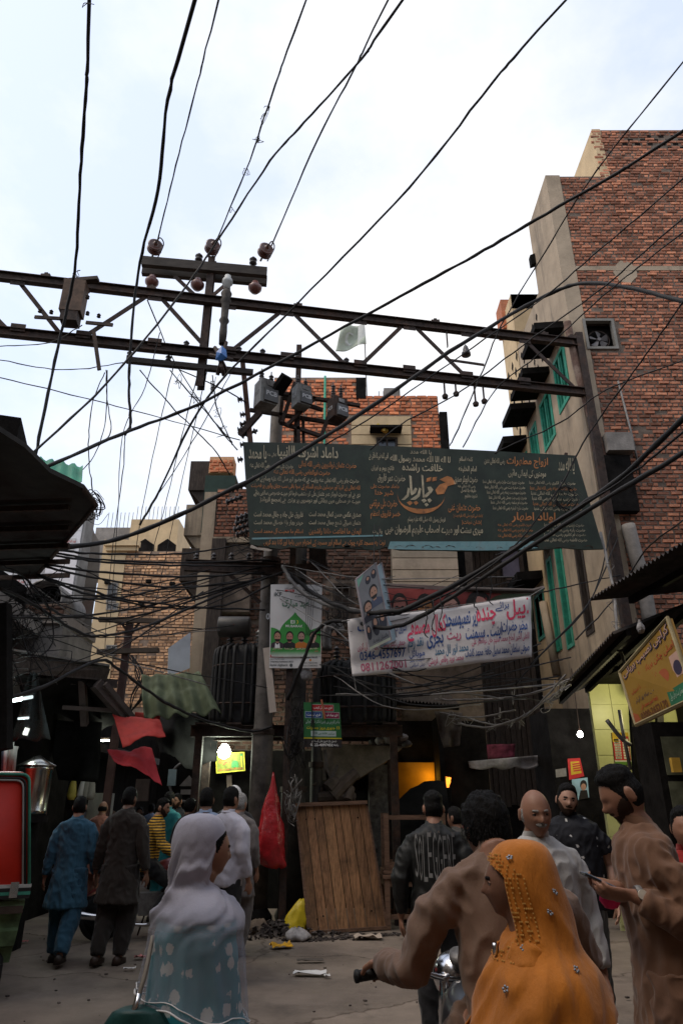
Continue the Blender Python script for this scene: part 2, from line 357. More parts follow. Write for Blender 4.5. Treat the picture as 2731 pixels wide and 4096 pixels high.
# ================================================================ right brick building
YB, XB = 11.4, 4.7
def right_building():
    t = thing('brick_building', 'tall red brick building with stucco street face, green windows and exhaust fan', 'building', (XB+2.2, YB+3, 0))
    z1 = W(2200, 706, YB).z; z2 = W(2400, 520, YB).z; xs = W(2395, 650, YB).x
    w0 = .33
    win = (W(2345, 1400, YB), W(2448, 1280, YB))
    hole = (win[0].x-XB-w0, win[1].x-XB-w0, win[0].z, win[1].z)
    wid = 4.6; zj = z2-1.15
    core = MB(); wall(core, (XB+w0, YB, 0), X, -Y_, xs-XB-w0, z1, .3, [hole]); 
    hole2 = hole
    wall(core, (xs, YB+.002, 0), X, -Y_, XB+wid-xs, z2, .3, [(hole[0]-(xs-XB-w0), hole[1]-(xs-XB-w0), hole[2], hole[3])])
    core.build('wall', MORTAR, t)
    holes = [(hole[0]-.05, hole[1]+.05, hole[2]-.05, hole[3]+.05)]
    zb = W(2400, 1075, YB).z
    vents = [(xs+.7-XB-w0+.3*k+(.15 if r_ % 2 else 0), z2-.22-.13*r_) for r_ in range(4) for k in range(8) if not (r_ in (0, 3) and k < 2)]
    def skip(u, v, r):
        zz = v+3.0
        if abs(zz-zb) < .07: return True
        if any(abs(u-a) < .11 and abs(zz-b) < .05 for a, b in vents): return True
        for cu, cz, ru, rz in ((1.05, zb-.1, .22, .28), (2.3, W(2600, 1660, YB).z, .4, .2), (2.75, W(2650, 1710, YB).z, .3, .12)):
            if ((u-cu)/ru)**2+((zz-cz)/rz)**2 < 1: return True
        return False
    for a, b in vents: m = MB(); m.span((XB+w0+a-.06, YB-.004, b-.04), (XB+w0+a+.06, YB+.0, b+.04)); m.build('vent_hole', BLACK_AND_SHADE, t)  # near-black plates stand for the shade inside the vent holes
    hs = [(a, b, c-3, d-3) for a, b, c, d in holes]
    top = lambda u: (z1-3 if u+XB+w0 < xs else z2-3)
    bricks(t, (XB+w0, YB, 3.0), X, -Y_, wid-w0, z2-3, BRICK, hs, 300, d=.020, skip=skip, top=top, seed=3, rough=.007)
    m = MB(); m.span((XB+w0, YB-.022, zb-.06), (XB+wid, YB+.05, zb+.06)); m.build('plaster_band', STUCCO, t)
    for cu, cz, ru, rz in ((1.05, zb-.1, .25, .3), (2.3, W(2600, 1660, YB).z, .44, .23), (2.75, W(2650, 1710, YB).z, .34, .15)):
        m = MB(); P = []
        for k in range(14):
            a = k/14*6.283; q = 1+.25*noise.noise((math.cos(a)*2+cu, math.sin(a)*2, cz)); P.append(Vector((XB+w0+cu+ru*q*math.cos(a), YB-.018, cz+rz*q*math.sin(a))))
        m.prism(P, (0, .04, 0)); m.build('plaster_patch', STUCCO, t)
    # stucco corner strip and street face along the lane
    Ye = 15.0
    m = MB(); wl_holes = []
    def wy(px, py): return WX(px, py, XB)
    rows = []
    for (y0, y1, za, zb2) in ((11.85, 12.65, 9.35, 10.65), (13.05, 13.9, 9.1, 10.35), (14.3, 14.9, 8.95, 10.2)): rows.append((y0, y1, za, zb2))
    low = [(12.5, 12.95, 4.6, 7.3), (13.7, 14.15, 4.6, 7.0), (14.5, 14.85, 4.7, 6.8)]
    hl = [(y0-YB, y1-YB, a, b) for y0, y1, a, b in rows+low]
    zs = 12.9; wall(m, (XB, YB-.02, 0), Y_, -X, Ye-YB, zs, w0-.005, [(a+.02, b+.02, c, d) for a, b, c, d in hl])
    m.span((XB, YB-.02, zs), (XB+w0-.005, 12.9, z1+.02))
    m.build('stucco_wall', STUCCO, t)
    m = MB(); m.span((XB+w0, YB+.31, 0), (XB+w0+.02, Ye, zs-.1)); m.span((XB+w0, Ye-.2, 0), (XB+wid, Ye, zs-.1)); m.span((XB+w0, YB+.31, zs-.12), (XB+wid, Ye, zs-.1)); m.span((XB+w0, 12.7, zs-.1), (XB+wid, 12.9, z1-.1)); m.build('inner_wall', BLACK_AND_SHADE, t)
    for y0, y1, a, b in rows:
        window(t, (XB, y1, a), -Y_, -X, y1-y0, b-a, GREENP, bars=4, depth=.16, fw=.09)
        chajja(t, (XB-.001, y0-.15, b+.28), Y_, -X, y1-y0+.3, .62, .16)
    for i, (y0, y1, a, b) in enumerate(low):
        window(t, (XB, y1, a), -Y_, -X, y1-y0, b-a, GREENP if i in (1, 2) else DARKW, depth=.2, fw=.08, mull=0)
    chajja(t, (XB-.001, 12.3, 7.5), Y_, -X, .9, .5, .12); chajja(t, (XB-.001, 14.2, 7.1), Y_, -X, .75, .5, .12)
    chajja(t, (XB-.001, 12.75, z1-1.3), Y_, -X, .14, .12, .3)
    for r in range(6):
        for c in range(9):
            if (r+c) % 2 == 0: y, z = 13.25+c*.19, zs-.45-r*.3; dm = MB(); dm.prism([V(XB-.004, y, z-.12), V(XB-.004, y+.07, z), V(XB-.004, y, z+.12), V(XB-.004, y-.07, z)], (.006, 0, 0)); dm.build('lattice_opening', BLACK_AND_SHADE, t)
    # parapet higher block edge
    m = MB(); m.span((xs-.02, YB-.01, z1-.05), (xs+.18, YB+3, z2+.02)); m.build('parapet_edge', CREAM, t)
    # exhaust fan window
    f = window(t, (win[0].x, YB-.03, win[0].z), X, -Y_, win[1].x-win[0].x, win[1].z-win[0].z, mat('grey_wood', (.2, .19, .17), .8), pm=BLACK_AND_SHADE, depth=.22, fw=.055, mull=0)
    cx, cz = (win[0].x+win[1].x)/2, win[0].z+.42*(win[1].z-win[0].z)
    m = MB()
    for k in range(5):
        a = k*2*math.pi/5+.3; ca, sa = math.cos(a), math.sin(a)
        P = [V(cx+ca*r*.2+sb*sa, YB+.08+.03*sb/.05, cz+sa*r*.2-sb*ca) for r, sb in ((.25, -.02), (.9, -.06), (1, 0), (.9, .07), (.25, .02))]
        m.prism(P, (0, .006, 0))
    m.lathe((cx, YB+.05, cz), [(.0, 0), (.04, 0), (.045, .06), (.0, .06)], 10, (0, 1, 0)); m.build('fan_blades', mat('fan_grey', (.13, .12, .12), .6), f)
    m = MB(); ring = [V(cx+.22*math.cos(k*.2618), YB+.09, cz+.22*math.sin(k*.2618)) for k in range(25)]; m.tube(ring, .012, 6); m.build('fan_ring', STEEL, f)
    # pipes
    m = MB(); m.tube(catmull([W(2268, 1290, YB-.1), W(2275, 1330, YB-.1), W(2330, 1560, YB-.1), W(2400, 1790, YB-.1), W(2420, 1900, YB-.08)], 4), .075, 10); m.build('drain_pipe', mat('rusty_pipe', (.13, .075, .055), .8, var=.5, vscale=6, stain=(.3, .25, .2), stain_amt=.6, stain_scale=3), t, True)
    m = MB(); m.tube([W(2470, 1525, YB-.07), W(2520, 1720, YB-.07), W(2560, 1900, YB-.07)], .022, 8); m.build('conduit', STEELG, t, True)
    m = MB(); m.tube(catmull([W(2510, 2100, YB-.14), W(2535, 2200, YB-.14), W(2570, 2330, YB-.14), W(2600, 2500, YB-.14)], 4), .12, 12); m.build('drain_pipe', GREYC, t, True)
    m = MB(); a = W(2410, 1830, YB); b = W(2500, 1760, YB); m.span((a.x, YB-.3, a.z), (b.x, YB-.037, b.z)); m.build('bracket_box', GREYC, t)
    m = MB(); a = W(2420, 2060, YB); b = W(2500, 1840, YB); m.span((a.x, YB-.2, a.z), (b.x, YB-.037, b.z)); m.build('meter_cabinet', BLACK_AND_SHADE, t)
    # downpipe down the stucco lane face, and lower stucco soffit
    m = MB(); m.tube([WX(2170, 2410, XB-.1), WX(2225, 2700, XB-.1)], .09, 10); m.build('drain_pipe', STUCCO, t, True)
right_building()
def lattice_building():
    t = thing('lattice_building', 'beige rooftop building with diamond lattice screens behind the red brick building', 'building', (XB+1.5, 15.6, 0))
    x0, y0, y1, z1 = 4.69, 15.02, 16.3, 14.7
    m = MB(); holes = []
    dia = MB()
    wall(m, (x0, y0, 0), Y_, -X, y1-y0, z1, .3); m.span((x0+.3, y0, 0), (x0+4, y0+.3, z1)); m.span((x0, y0, z1-.5), (x0+3.5, y0+.25, z1)); m.build('wall', CREAM, t)
    for r in range(7):
        for c in range(5):
            if (r+c) % 2: continue
            y, z = y0+.12+c*.24, z1-2.0-r*.34
            dm = MB(); dm.prism([V(x0-.004, y, z-.17), V(x0-.004, y+.1, z), V(x0-.004, y, z+.17), V(x0-.004, y-.1, z)], (.006, 0, 0)); dm.build('lattice_opening', BLACK_AND_SHADE, t)
    for k, (ya, za) in enumerate(((15.15, z1-4.6), (15.2, z1-8.2))):
        chajja(t, (x0-.001, ya, za), Y_, -X, 1.0, .6, .2)
        window(t, (x0, ya+.9, za-1.3), -Y_, -X, .8, 1.1, GREENP, depth=.0, fw=.08)
    m = MB(); m.span((x0-.1, y1-.6, z1-.6), (x0+.6, y1, z1+.4)); m.build('brick_pier', BRICK_O, t)
lattice_building()
def timber_building():
    t = thing('timber_house', 'dark weathered timber house with shuttered window deep in the right lane', 'house', (4.2, 19, 0))
    y0 = 18.2; a = W(1885, 2330, y0); b = W(2100, 2330, y0); zt = W(1900, 2200, y0).z+.6
    m = MB(); m.span((a.x, y0, 0), (b.x+1.0, y0+6, zt)); m.build('wall', BLACK_AND_SHADE, t)
    n = 11; w = (b.x-a.x)/n
    for k in range(n):
        q = MB(); q.box((a.x+w*(k+.5), y0-.02-.01*(k % 3), zt/2+.8+.1*random.random()), (w*.9, .05, zt-1.6)); q.build('plank', DARKW, t)
    p0, p1 = W(2012, 2310, y0-.1), W(2068, 2205, y0-.1)
    m = MB(); m.span((p0.x, y0-.12, p0.z), (p1.x, y0-.06, p1.z)); m.build('window_panel', mat('faded_violet', (.13, .12, .17), .8), t)
    p0, p1 = W(2025, 2375, y0-.1), W(2080, 2312, y0-.1)
    m = MB(); m.span((p0.x, y0-.10, p0.z), (p1.x, y0-.07, p1.z)); s = m.build('shutter', DARKW, t)
    for k in range(5):
        m = MB(); zz = p0.z+(p1.z-p0.z)*(k+.5)/5; m.box(((p0.x+p1.x)/2, y0-.125, zz), (p1.x-p0.x-.06, .03, .05)); m.build('slat', mat('slat_brown', (.09, .06, .05), .8), s)
    m = MB(); m.prism([V(a.x-.35, y0-.5, zt-.5), V(b.x+.2, y0-.5, zt-.2), V(b.x+.2, y0+.5, zt+.3), V(a.x-.35, y0+.5, zt)], (0, 0, .08)); m.build('roof', BLACK_AND_SHADE, t)
    m = MB()
    for k in range(5): m.tube([W(1850, 2330-30*k, 24), W(1935, 2325-30*k, 24)], .02, 5)
    m.tube([W(1880, 2340, 24), W(1905, 2190, 24)], .02, 5); m.tube([W(1860, 2270, 24), W(1900, 2230, 24)], .02, 5); m.build('railing', STEEL, t)
timber_building()
# ================================================================ central block between the lanes
def central_building():
    t = thing('corner_building', 'bright orange brick house with cream panel and flag rising behind the green signboard', 'building', (.2, 15, 0))
    Yf = 13.6; xl, xr = W(850, 2300, Yf).x, W(1590, 2300, Yf).x
    zl = 7.6
    wn0, wn1 = W(1330, 2510, Yf), W(1405, 2335, Yf)
    hole = (wn0.x-xl, wn1.x-xl, wn0.z, wn1.z)
    m = MB(); wall(m, (xl, Yf, 0), X, -Y_, 2.75-xl, zl, .3, [hole]); m.span((xl, Yf+.3, 0), (2.7, 19, .1)); m.span((xl, Yf+.3, 0), (xl+.25, 19, zl-.3)); m.build('wall', MORTAR, t)
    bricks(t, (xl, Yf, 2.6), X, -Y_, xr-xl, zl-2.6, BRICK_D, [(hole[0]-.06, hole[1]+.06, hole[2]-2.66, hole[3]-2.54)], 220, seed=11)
    f = window(t, (wn0.x, Yf-.02, wn0.z), X, -Y_, wn1.x-wn0.x, wn1.z-wn0.z, DARKW, depth=.1, pm=mat('pale_shutter', (.2, .15, .12), .8))
    # cream clad bay that overhangs the lane
    bx0, bx1 = W(1575, 2400, Yf-.6).x, W(1838, 2400, Yf-.6).x; bz0, bz1 = W(1700, 2425, Yf-.6).z, 8.2
    m = MB(); m.span((bx0, Yf-.58, bz0), (bx1, Yf+3.2, bz1)); bay = m.build('bay', mat('bay_core', (.12, .1, .08), .9), t)
    nz = 12; hh = (bz1-bz0)/nz
    for k in range(nz):
        m = MB(); m.box(((bx0+bx1)/2, Yf-.6, bz0+hh*(k+.5)), (bx1-bx0+.02, .04, hh-.018)); m.build('plank', PLANKC, bay)
    m = MB(); m.span((bx1+.025, Yf-.3, bz0-.4), (bx1+.22, Yf+2, bz1)); m.build('side_shade', BLACK_AND_SHADE, t)
    # upper storeys
    Yu = 15.2
    A = W(1085, 1780, Yu); zt = W(1300, 1510, Yu).z; B = W(1425, 1560, Yu)
    C = W(1770, 1780, Yu); zr = W(1600, 1585, Yu).z
    x0, x1, x2 = A.x, B.x, C.x-.05
    m = MB(); m.span((x0, Yu, 6), (x1, Yu+4, zt)); m.span((x1, Yu+.002, 6), (x2, Yu+4, zr)); m.build('upper_wall', MORTAR_L, t)
    p0, p1 = W(1405, 1790, Yu), W(1640, 1668, Yu)
    hp = (p0.x-x0-.01, p1.x-x0+.01, p0.z-.5-6.6, p1.z-6.6)
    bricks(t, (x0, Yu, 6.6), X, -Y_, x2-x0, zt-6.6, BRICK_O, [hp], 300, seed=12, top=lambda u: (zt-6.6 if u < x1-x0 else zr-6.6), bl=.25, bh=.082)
    m = MB(); n = 5; q0 = p0.z-.5; hh = (p1.z-q0)/n
    pan = MB(); pan.span((p0.x, Yu-.03, q0), (p1.x, Yu+.05, p1.z)); pan = pan.build('cream_panel', MORTAR, t)
    for k in range(n):
        m = MB(); m.span((p0.x, Yu-.055, q0+hh*k+.012), (p1.x, Yu-.028, q0+hh*(k+1)-.012)); m.build('panel', CREAM, pan)
    c0, c1 = W(1478, 1738, Yu), W(1602, 1722, Yu)
    chajja(t, (c0.x, Yu-.056, c0.z), X, -Y_, c1.x-c0.x, .4, .07)
    w0, w1 = W(1505, 1800, Yu), W(1588, 1757, Yu)
    window(t, (w0.x, Yu-.09, w0.z-.3), X, -Y_, w1.x-w0.x, w1.z-w0.z+.3, DARKW, depth=.03)
    d0, d1 = W(1424, 1598, Yu), W(1462, 1515, Yu)
    m = MB(); m.span((d0.x, Yu-.06, d0.z), (d1.x, Yu-.03, d1.z)); m.build('shutter', BLACK_AND_SHADE, t)
    e0 = W(1750, 1790, Yu); e1 = W(1782, 1655, Yu)
    m = MB(); m.span((x2+.002, Yu-.1, 6.5), (x2+.2, Yu+.6, e1.z)); m.build('sheet_metal_edge', BLACK_AND_SHADE, t)
    m = MB(); a = W(1298, 1690, Yu-.06); b = W(1290, 1520, Yu-.06); m.tube([V(a.x, Yu-.06, 7), V(a.x, Yu-.06, zt)], .03, 8); m.build('green_pipe', GREENP, t, True)
    m = MB(); a = W(1575, 1580, Yu); m.span((W(1535, 1580, Yu).x, Yu-.01, zr), (W(1600, 1580, Yu).x, Yu+.2, zr+.25)); 
    for k in range(4): m.tube([V(1.0+.12*k, Yu+.3, zr), V(1.0+.12*k, Yu+.3, zr+.35)], .012, 5)
    m.build('roof_clutter', GREYC, t)
    m = MB()
    for k in range(12):
        c = W(1540, 1716, Yu-.28)+V(random.gauss(0, .07), random.gauss(0, .04), random.gauss(.03, .05)); m.box(c, (.12, .1, .05), Matrix.Rotation(random.random()*3, 3, 'Y'))
    m.build('straw_bundle', mat('yellow_straw', (.5, .36, .08), .9), t)
    # tower on the left of the block: brick face, plaster pilaster, dark green box and small wall on its top
    tw0, tw1 = W(852, 2200, 13.35), W(1010, 2200, 13.35); ztw = W(900, 1955, 13.35).z
    m = MB(); m.span((tw0.x, 13.35, 5.2), (tw1.x, 13.59, ztw)); m.build('tower_wall', MORTAR, t)
    bricks(t, (tw0.x, 13.35, W(900, 2150, 13.35).z), X, -Y_, tw1.x-tw0.x, ztw-W(900, 2150, 13.35).z, BRICK, singles=60, seed=14)
    m = MB(); m.span((tw0.x-.26, 13.3, 3), (tw0.x-.005, 15, ztw-.1)); m.build('pilaster', STUCCO, t)
    m = MB(); m.span((tw0.x-.02, 13.28, W(900, 2170, 13.3).z), (tw1.x, 13.347, W(900, 2148, 13.3).z)); m.build('ledge', STUCCO, t)
    m = MB(); m.span((W(818, 1950, 13.6).x, 13.62, ztw-.9), (W(940, 1950, 13.6).x, 14.6, W(900, 1900, 13.6).z)); m.build('roof_box', mat('dark_green_sheet', (.02, .045, .035), .7), t)
    z0 = W(900, 1900, 14).z
    bricks(t, (W(835, 1890, 13.9).x, 13.9, z0), X, -Y_, .55, .42, BRICK_O, singles=12, seed=15)
    m = MB(); m.span((W(835, 1890, 13.9).x, 13.9, z0), (W(835, 1890, 13.9).x+.55, 14.3, z0+.42)); m.build('roof_wall', BRICK_T, t)
    # stepped balconies down the left side
    for k in range(3):
        zc = W(800, 2050+k*170, 15.5).z; xx = tw0.x-.3
        m = MB(); m.span((xx-.55, 14.2, zc), (xx, 16.0, zc+.1)); m.span((xx-.55, 14.2, zc+.1), (xx-.5, 16.0, zc+.75)); m.span((xx-.5, 14.2, zc+.1), (xx, 14.25, zc+.75))
        m.prism([V(xx-.5, 14.25, zc), V(xx, 14.25, zc), V(xx, 14.25, zc-.6)], (0, .08, 0)); m.prism([V(xx-.5, 15.9, zc), V(xx, 15.9, zc), V(xx, 15.9, zc-.6)], (0, .08, 0))
        m.build('balcony', [DARKW, STUCCO, DARKW][k], t)
    # roofline beam and dark boards behind the poles
    m = MB(); m.span((tw0.x, 13.2, 2.6), (tw0.x+.28, 13.34, W(900, 2160, 13.3).z)); m.build('timber_post', DARKW, t)
    m = MB(); m.span((xl-.02, 13.54, 0), (W(1480, 3200, 13.5).x, 13.597, 2.58)); m.build('shaded_front', BLACK_AND_SHADE, t)  # near-black sheet painted for the shade of the ground floor
    # ground floor: dark opening, concrete canopy
    m = MB(); a = W(1270, 3020, 12.4); b = W(1610, 2975, 12.4)
    P = [W(1290, 2975, 12.3), W(1615, 2985, 12.3), W(1560, 3035, 12.3), W(1440, 3110, 12.3), W(1290, 3120, 12.3)]
    m.prism(P, (0, 1.3, 0)); m.build('concrete_canopy', mat('canopy_concrete', (.22, .2, .175), .92, var=.4, vscale=4, bump=.4), t)
    m = MB(); a = W(1475, 3200, 12.9); m.span((a.x, 12.8, 0), (a.x+.42, 13.2, W(1475, 3060, 12.9).z)); m.build('pillar', mat('poster_pillar', (.13, .12, .11), .9, var=.6, vscale=9, stain=(.3, .28, .25), stain_amt=.5, stain_scale=8), t)
    # yellow lit niche on the right of the ground floor
    m = MB(); a = W(1590, 3230, 13.3); b = W(1735, 3050, 13.3); m.span((a.x, 13.3, a.z), (b.x, 13.36, b.z)); m.build('niche_wall', mat('ochre_wall', (.36, .2, .02), .8, var=.2), t)
    m = MB(); m.span((W(1500, 3000, 13).x, 13.4, 0), (2.7, 13.59, 3.1)); m.span((b.x+.01, 12.6, 0), (b.x+.1, 13.39, 3.1)); m.build('shop_back', BLACK_AND_SHADE, t)
    return Yu
YU = central_building()
# ================================================================ left lane
def far_brick_building():
    t = thing('tenement_building', 'tall tan brick tenement with cream corner closing the left lane', 'building', (-7.5, 22, 0))
    Yf = 22; a, b = W(470, 2500, Yf), W(790, 2500, Yf); zt = W(600, 2205, Yf).z
    m = MB(); m.span((a.x, Yf, 0), (b.x+.6, Yf+5, zt)); m.build('wall', MORTAR_L, t)
    bricks(t, (a.x, Yf, W(600, 2830, Yf).z), X, -Y_, b.x-a.x+.2, zt-W(600, 2830, Yf).z, BRICK_T, singles=300, seed=21, bl=.25, bh=.085)
    m = MB(); c = W(385, 2400, Yf); m.span((c.x, Yf-.06, 0), (a.x-.003, Yf+5, zt+.4)); m.build('corner_plaster', CREAM, t)
    m = MB(); c0 = W(420, 2185, Yf-.2); c1 = W(560, 2165, Yf-.2); m.span((c0.x, Yf-.3, c0.z), (c1.x, Yf-.061, c1.z)); m.span((c0.x+.05, Yf-.2, c0.z-.15), (c1.x-.05, Yf-.061, c0.z)); m.build('cornice', CREAM, t)
    for (x0, y0, x1, y1) in ((424, 2410, 475, 2330), (424, 2440, 475, 2412), (420, 2620, 470, 2580)):
        p, q = W(x0, y0, Yf-.08), W(x1, y1, Yf-.08); window(t, (p.x, Yf-.08, p.z), X, -Y_, q.x-p.x, q.z-p.z, GREYC, depth=.01, fw=.04)
    for (x0, y0) in ((595, 2325), (690, 2335), (565, 2415), (430, 2330)):
        p = W(x0, y0, Yf-.1); m = MB(); m.box(p, (.16, .14, .1)); m.build('vent', BLACK_AND_SHADE, t)
    for x0, x1, y0, y1 in ((500, 640, 2810, 2740), (520, 600, 2700, 2660)):
        pass
    # set back cream block on the roof with dark arched openings, fence on top
    Yg = 24
    t2 = thing('rooftop_house', 'cream rooftop block with two dark openings above the tan brick tenement', 'building', (-7, 26, zt))
    a, b = W(375, 2180, Yg), W(712, 2180, Yg); z0 = zt-.2; z1 = W(560, 2100, Yg).z; zc = W(450, 2110, Yg).z
    m = MB(); m.span((a.x, Yg, z0), (W(520, 2180, Yg).x, Yg+2, zc)); m.build('grey_wall', GREYC, t2)
    m = MB(); m.span((W(520, 2180, Yg).x+.003, Yg-.2, z0), (b.x, Yg+2, z1+.15)); m.build('cream_wall', CREAM, t2)
    for x0, x1 in ((535, 618), (628, 705)):
        p, q = W(x0, 2215, Yg-.22), W(x1, 2180, Yg-.22); mid = (p.x+q.x)/2
        m = MB(); m.prism([V(p.x, Yg-.23, p.z), V(q.x, Yg-.23, p.z), V(q.x, Yg-.23, q.z), V(mid, Yg-.23, q.z+.25), V(p.x, Yg-.23, q.z)], (0, .025, 0)); m.build('opening', BLACK_AND_SHADE, t2)
    m = MB()
    for k in range(18):
        xx = W(420, 2090, Yg).x+(W(700, 2090, Yg).x-W(420, 2090, Yg).x)*k/17; zz = zc if k < 7 else z1+.15; m.tube([V(xx, Yg+.3, zz), V(xx, Yg+.3, zz+.75)], .012, 4)
    m.build('roof_fence', STEELG, t2)
far_brick_building()
def left_buildings():
    # white tiled wall
    t = thing('tiled_building', 'pale white tiled building wall with stuck posters above the left shops', 'building', (-8, 13, 0))
    Yf = 13.2; a, b = W(-60, 2400, Yf), W(285, 2400, Yf); zt = W(150, 2020, Yf).z
    m = MB(); m.span((a.x-3, Yf, 3.0), (b.x+.05, Yf+.45, zt)); m.build('wall', mat('grout', (.35, .34, .33), .9), t)
    th, tw = .46, .62; nrow = int((zt-3.2)/th); ncol = int((b.x-a.x+.9)/tw)
    tm = MB(); g = .008; tm.v = []; tm.box((0, 0, 0), (tw-g, .02, th-g)); tme = tm.mesh('tile', TILEW)
    for r in range(nrow):
        for c in range(ncol):
            o = bpy.data.objects.new('tile', tme); COL.objects.link(o); o.parent = t; o.matrix_parent_inverse = _pm(t).inverted()
            o.location = (b.x-tw*(c+.5), Yf-.011, 3.2+th*(r+.5))
    for i, (x0, y0, x1, y1) in enumerate(((25, 2370, 105, 2310), (248, 2200, 305, 2152))):
        p, q = W(x0, y0, Yf-.04), W(x1, y1, Yf-.04); pt = thing('wall_poster', ['white paper poster with red and blue writing near the round duct', 'white paper poster with red and blue writing high on the tiles'][i], 'poster', (p.x, Yf-.03, p.z), group='posters on the tiled wall')
        m = MB(); m.span((p.x, Yf-.035, p.z), (q.x, Yf-.026, q.z)); m.build('paper', WHITEC, pt)
        for k, (cc, s, fy) in enumerate((((.5, .04, .05), 'نوید الیکٹرک', .6), ((.06, .1, .35), 'بجلی کا کام تسلی بخش', .3))):
            lettering(pt, s, V(p.x+.05, Yf-.04, p.z+(q.z-p.z)*fy), X, Zv, (q.x-p.x)*.85, (q.z-p.z)*.25, flat('ink_%d_%d' % (i, k), cc))
    # grey building with reddish peeling side
    t = thing('peeling_building', 'grey plaster building with peeling reddish wall beside the white tiles', 'building', (-6, 15, 0))
    Y0 = 14.2
    P = [W(x, y, Y0) for x, y in ((290, 2900), (270, 2560), (300, 2150), (318, 2060), (345, 2000), (378, 2130), (400, 2170), (400, 2260), (372, 2450), (355, 2650), (350, 2900))]
    m = MB(); m.prism(P, (-1.9, 3, 0)); m.build('wall', mat('grey_plaster', (.17, .155, .14), .92, var=.25, vscale=2, bump=.4, stain=(.16, .075, .055), stain_amt=.9, stain_scale=.9), t)
    for k in range(6):
        x0 = 288+k*13; y0 = 2360+k*40
        p = [W(x0, y0+150, Y0-.02), W(x0+9, y0+150, Y0-.02), W(x0+9, y0+25, Y0-.02), W(x0+5, y0, Y0-.02), W(x0, y0+25, Y0-.02)]
        m = MB(); m.prism(p, (0, .03, 0)); m.build('slot_window', BLACK_AND_SHADE, t)
    # ledge building with round duct
    t = thing('ledge_house', 'low dark-fronted house with brick coping below the white tiles', 'house', (-5.6, 12, 0))
    Yf = 11.6; a, b = W(60, 2480, Yf), W(258, 2480, Yf); zt = W(150, 2435, Yf).z
    m = MB(); m.span((a.x-2, Yf, 3.3), (b.x, 13.1, zt-.25)); m.build('wall', GREYC, t); m = MB(); m.span((a.x-2, Yf+.05, 0), (b.x-.05, 13.05, 3.3)); m.build('shaded_front', BLACK_AND_SHADE, t)  # lower front painted near-black for the dark shops beneath
    m = MB(); m.span((a.x-2, Yf-.06, W(150, 2495, Yf).z), (b.x+.05, 13.1, W(150, 2460, Yf).z)); m.build('coping', mat('pale_ledge', (.28, .24, .21), .9, stain=(.07, .06, .05), stain_amt=.7), t)
    bricks(t, (a.x-.6, Yf-.02, W(150, 2460, Yf).z+.005), X, -Y_, b.x-a.x+.6, .2, BRICK_D, singles=40, seed=31)
    m = MB(); m.span((a.x-.6, Yf-.02, W(150, 2460, Yf).z), (b.x, Yf+.2, W(150, 2460, Yf).z+.2)); m.build('brick_backing', MORTAR, t)
    d = thing('round_duct', 'large round metal duct opening on the sooty brick coping', 'duct', W(170, 2435, 11.9))
    c = W(170, 2395, 11.7); r = .36
    m = MB(); ring1 = [c+V(r*math.cos(k*.2618), 0, r*math.sin(k*.2618)) for k in range(24)]; ring2 = [p+V(0, 1.2, 0) for p in ring1]
    ring0 = [c+V((r-.03)*math.cos(k*.2618), 0, (r-.03)*math.sin(k*.2618)) for k in range(24)]; ring3 = [p+V(0, 1.15, 0) for p in ring0]
    m.loft([ring3, ring0, ring1, ring2], cap=True); m.build('tube', STEELG, d, True)
    m = MB(); m.lathe(c+V(0, .3, 0), [(0, 0), (r-.035, 0), (r-.035, .02), (0, .02)], 20, (0, 1, 0)); m.build('inner', BLACK_AND_SHADE, d)
    # shop row on the left under the canopies
    t = thing('shop_row', 'low dark row of open shops along the left side of the street', 'shops', (-6.5, 7, 0))
    m = MB(); m.span((-9, 2, 0), (-5.6, 13.0, 5.2)); m.build('wall', BLACK_AND_SHADE, t)  # solid block painted near-black for the unlit shop interiors
    for k in range(5):
        m = MB(); y = 4.2+k*2.1; m.span((-5.6, y-.12, 0), (-5.2, y+.12, 4.4)); m.build('pillar', mat('sooty_pillar', (.05, .045, .04), .9), t)
    m = MB(); m.span((-5.62, 2, 4.3), (-5.15, 13, 4.6)); m.build('lintel', GREYC, t)
    for k in range(4):
        m = MB(); y = 4.5+k*2.1; m.span((-5.59, y, 0), (-5.5, y+1.5, 2.4)); m.build('shutter', mat('roller_shutter', (.02, .021, .021), .6, .4, stretch=(1, 1, 30)), t)
    # unseen tall houses along the street, added and raised to block sky light
    for nm, lb, a, b, mt in (('sky_block_house', 'unseen plaster house added on the left side of the street to block sky', (-14, -14, 0), (-5.3, 3.0, 9.5), STUCCO), ('sky_block_house', 'unseen brick house added on the right side of the street to block sky', (5.6, -14, 0), (14, 2.6, 10.5), BRICK_D), ('sky_block_house', 'unseen house added behind the camera to block sky', (-5, -14, 0), (5.4, -5, 13), STUCCO)):
        t = thing(nm, lb, 'house', ((a[0]+b[0])/2, (a[1]+b[1])/2, 0))
        m = MB(); m.span(a, b); m.build('wall', mt, t)
        side = a[0] > 0; x = a[0]-.02 if side else b[0]+.02
        for k in range(4):
            for zz in (3.4, 6.4):
                if b[1] < -4: window(t, (-4+k*2.2, b[1]+.03, zz), X, Y_, 1.1, 1.5, DARKW, depth=.0)
                else: window(t, (x, a[1]+3+k*3.4, zz), Y_ if not side else -Y_, X if not side else -X, 1.1, 1.5, DARKW, depth=.0)
    # far end of the lanes
    t = thing('lane_house', 'dim house at the far end of the left lane', 'house', (-4.6, 30, 0))
    m = MB(); m.span((-6.6, 27.5, 0), (-2.2, 31, 7)); m.build('wall', GREYC, t)
    window(t, (-5.2, 27.48, 4.5), X, -Y_, 1, 1.3, DARKW, depth=0)
    t = thing('lane_house', 'dim house at the far end of the right lane', 'house', (3.4, 27, 0))
    m = MB(); m.span((2.75, 25.5, 0), (4.6, 29, 4.6)); m.build('wall', BLACK_AND_SHADE, t)
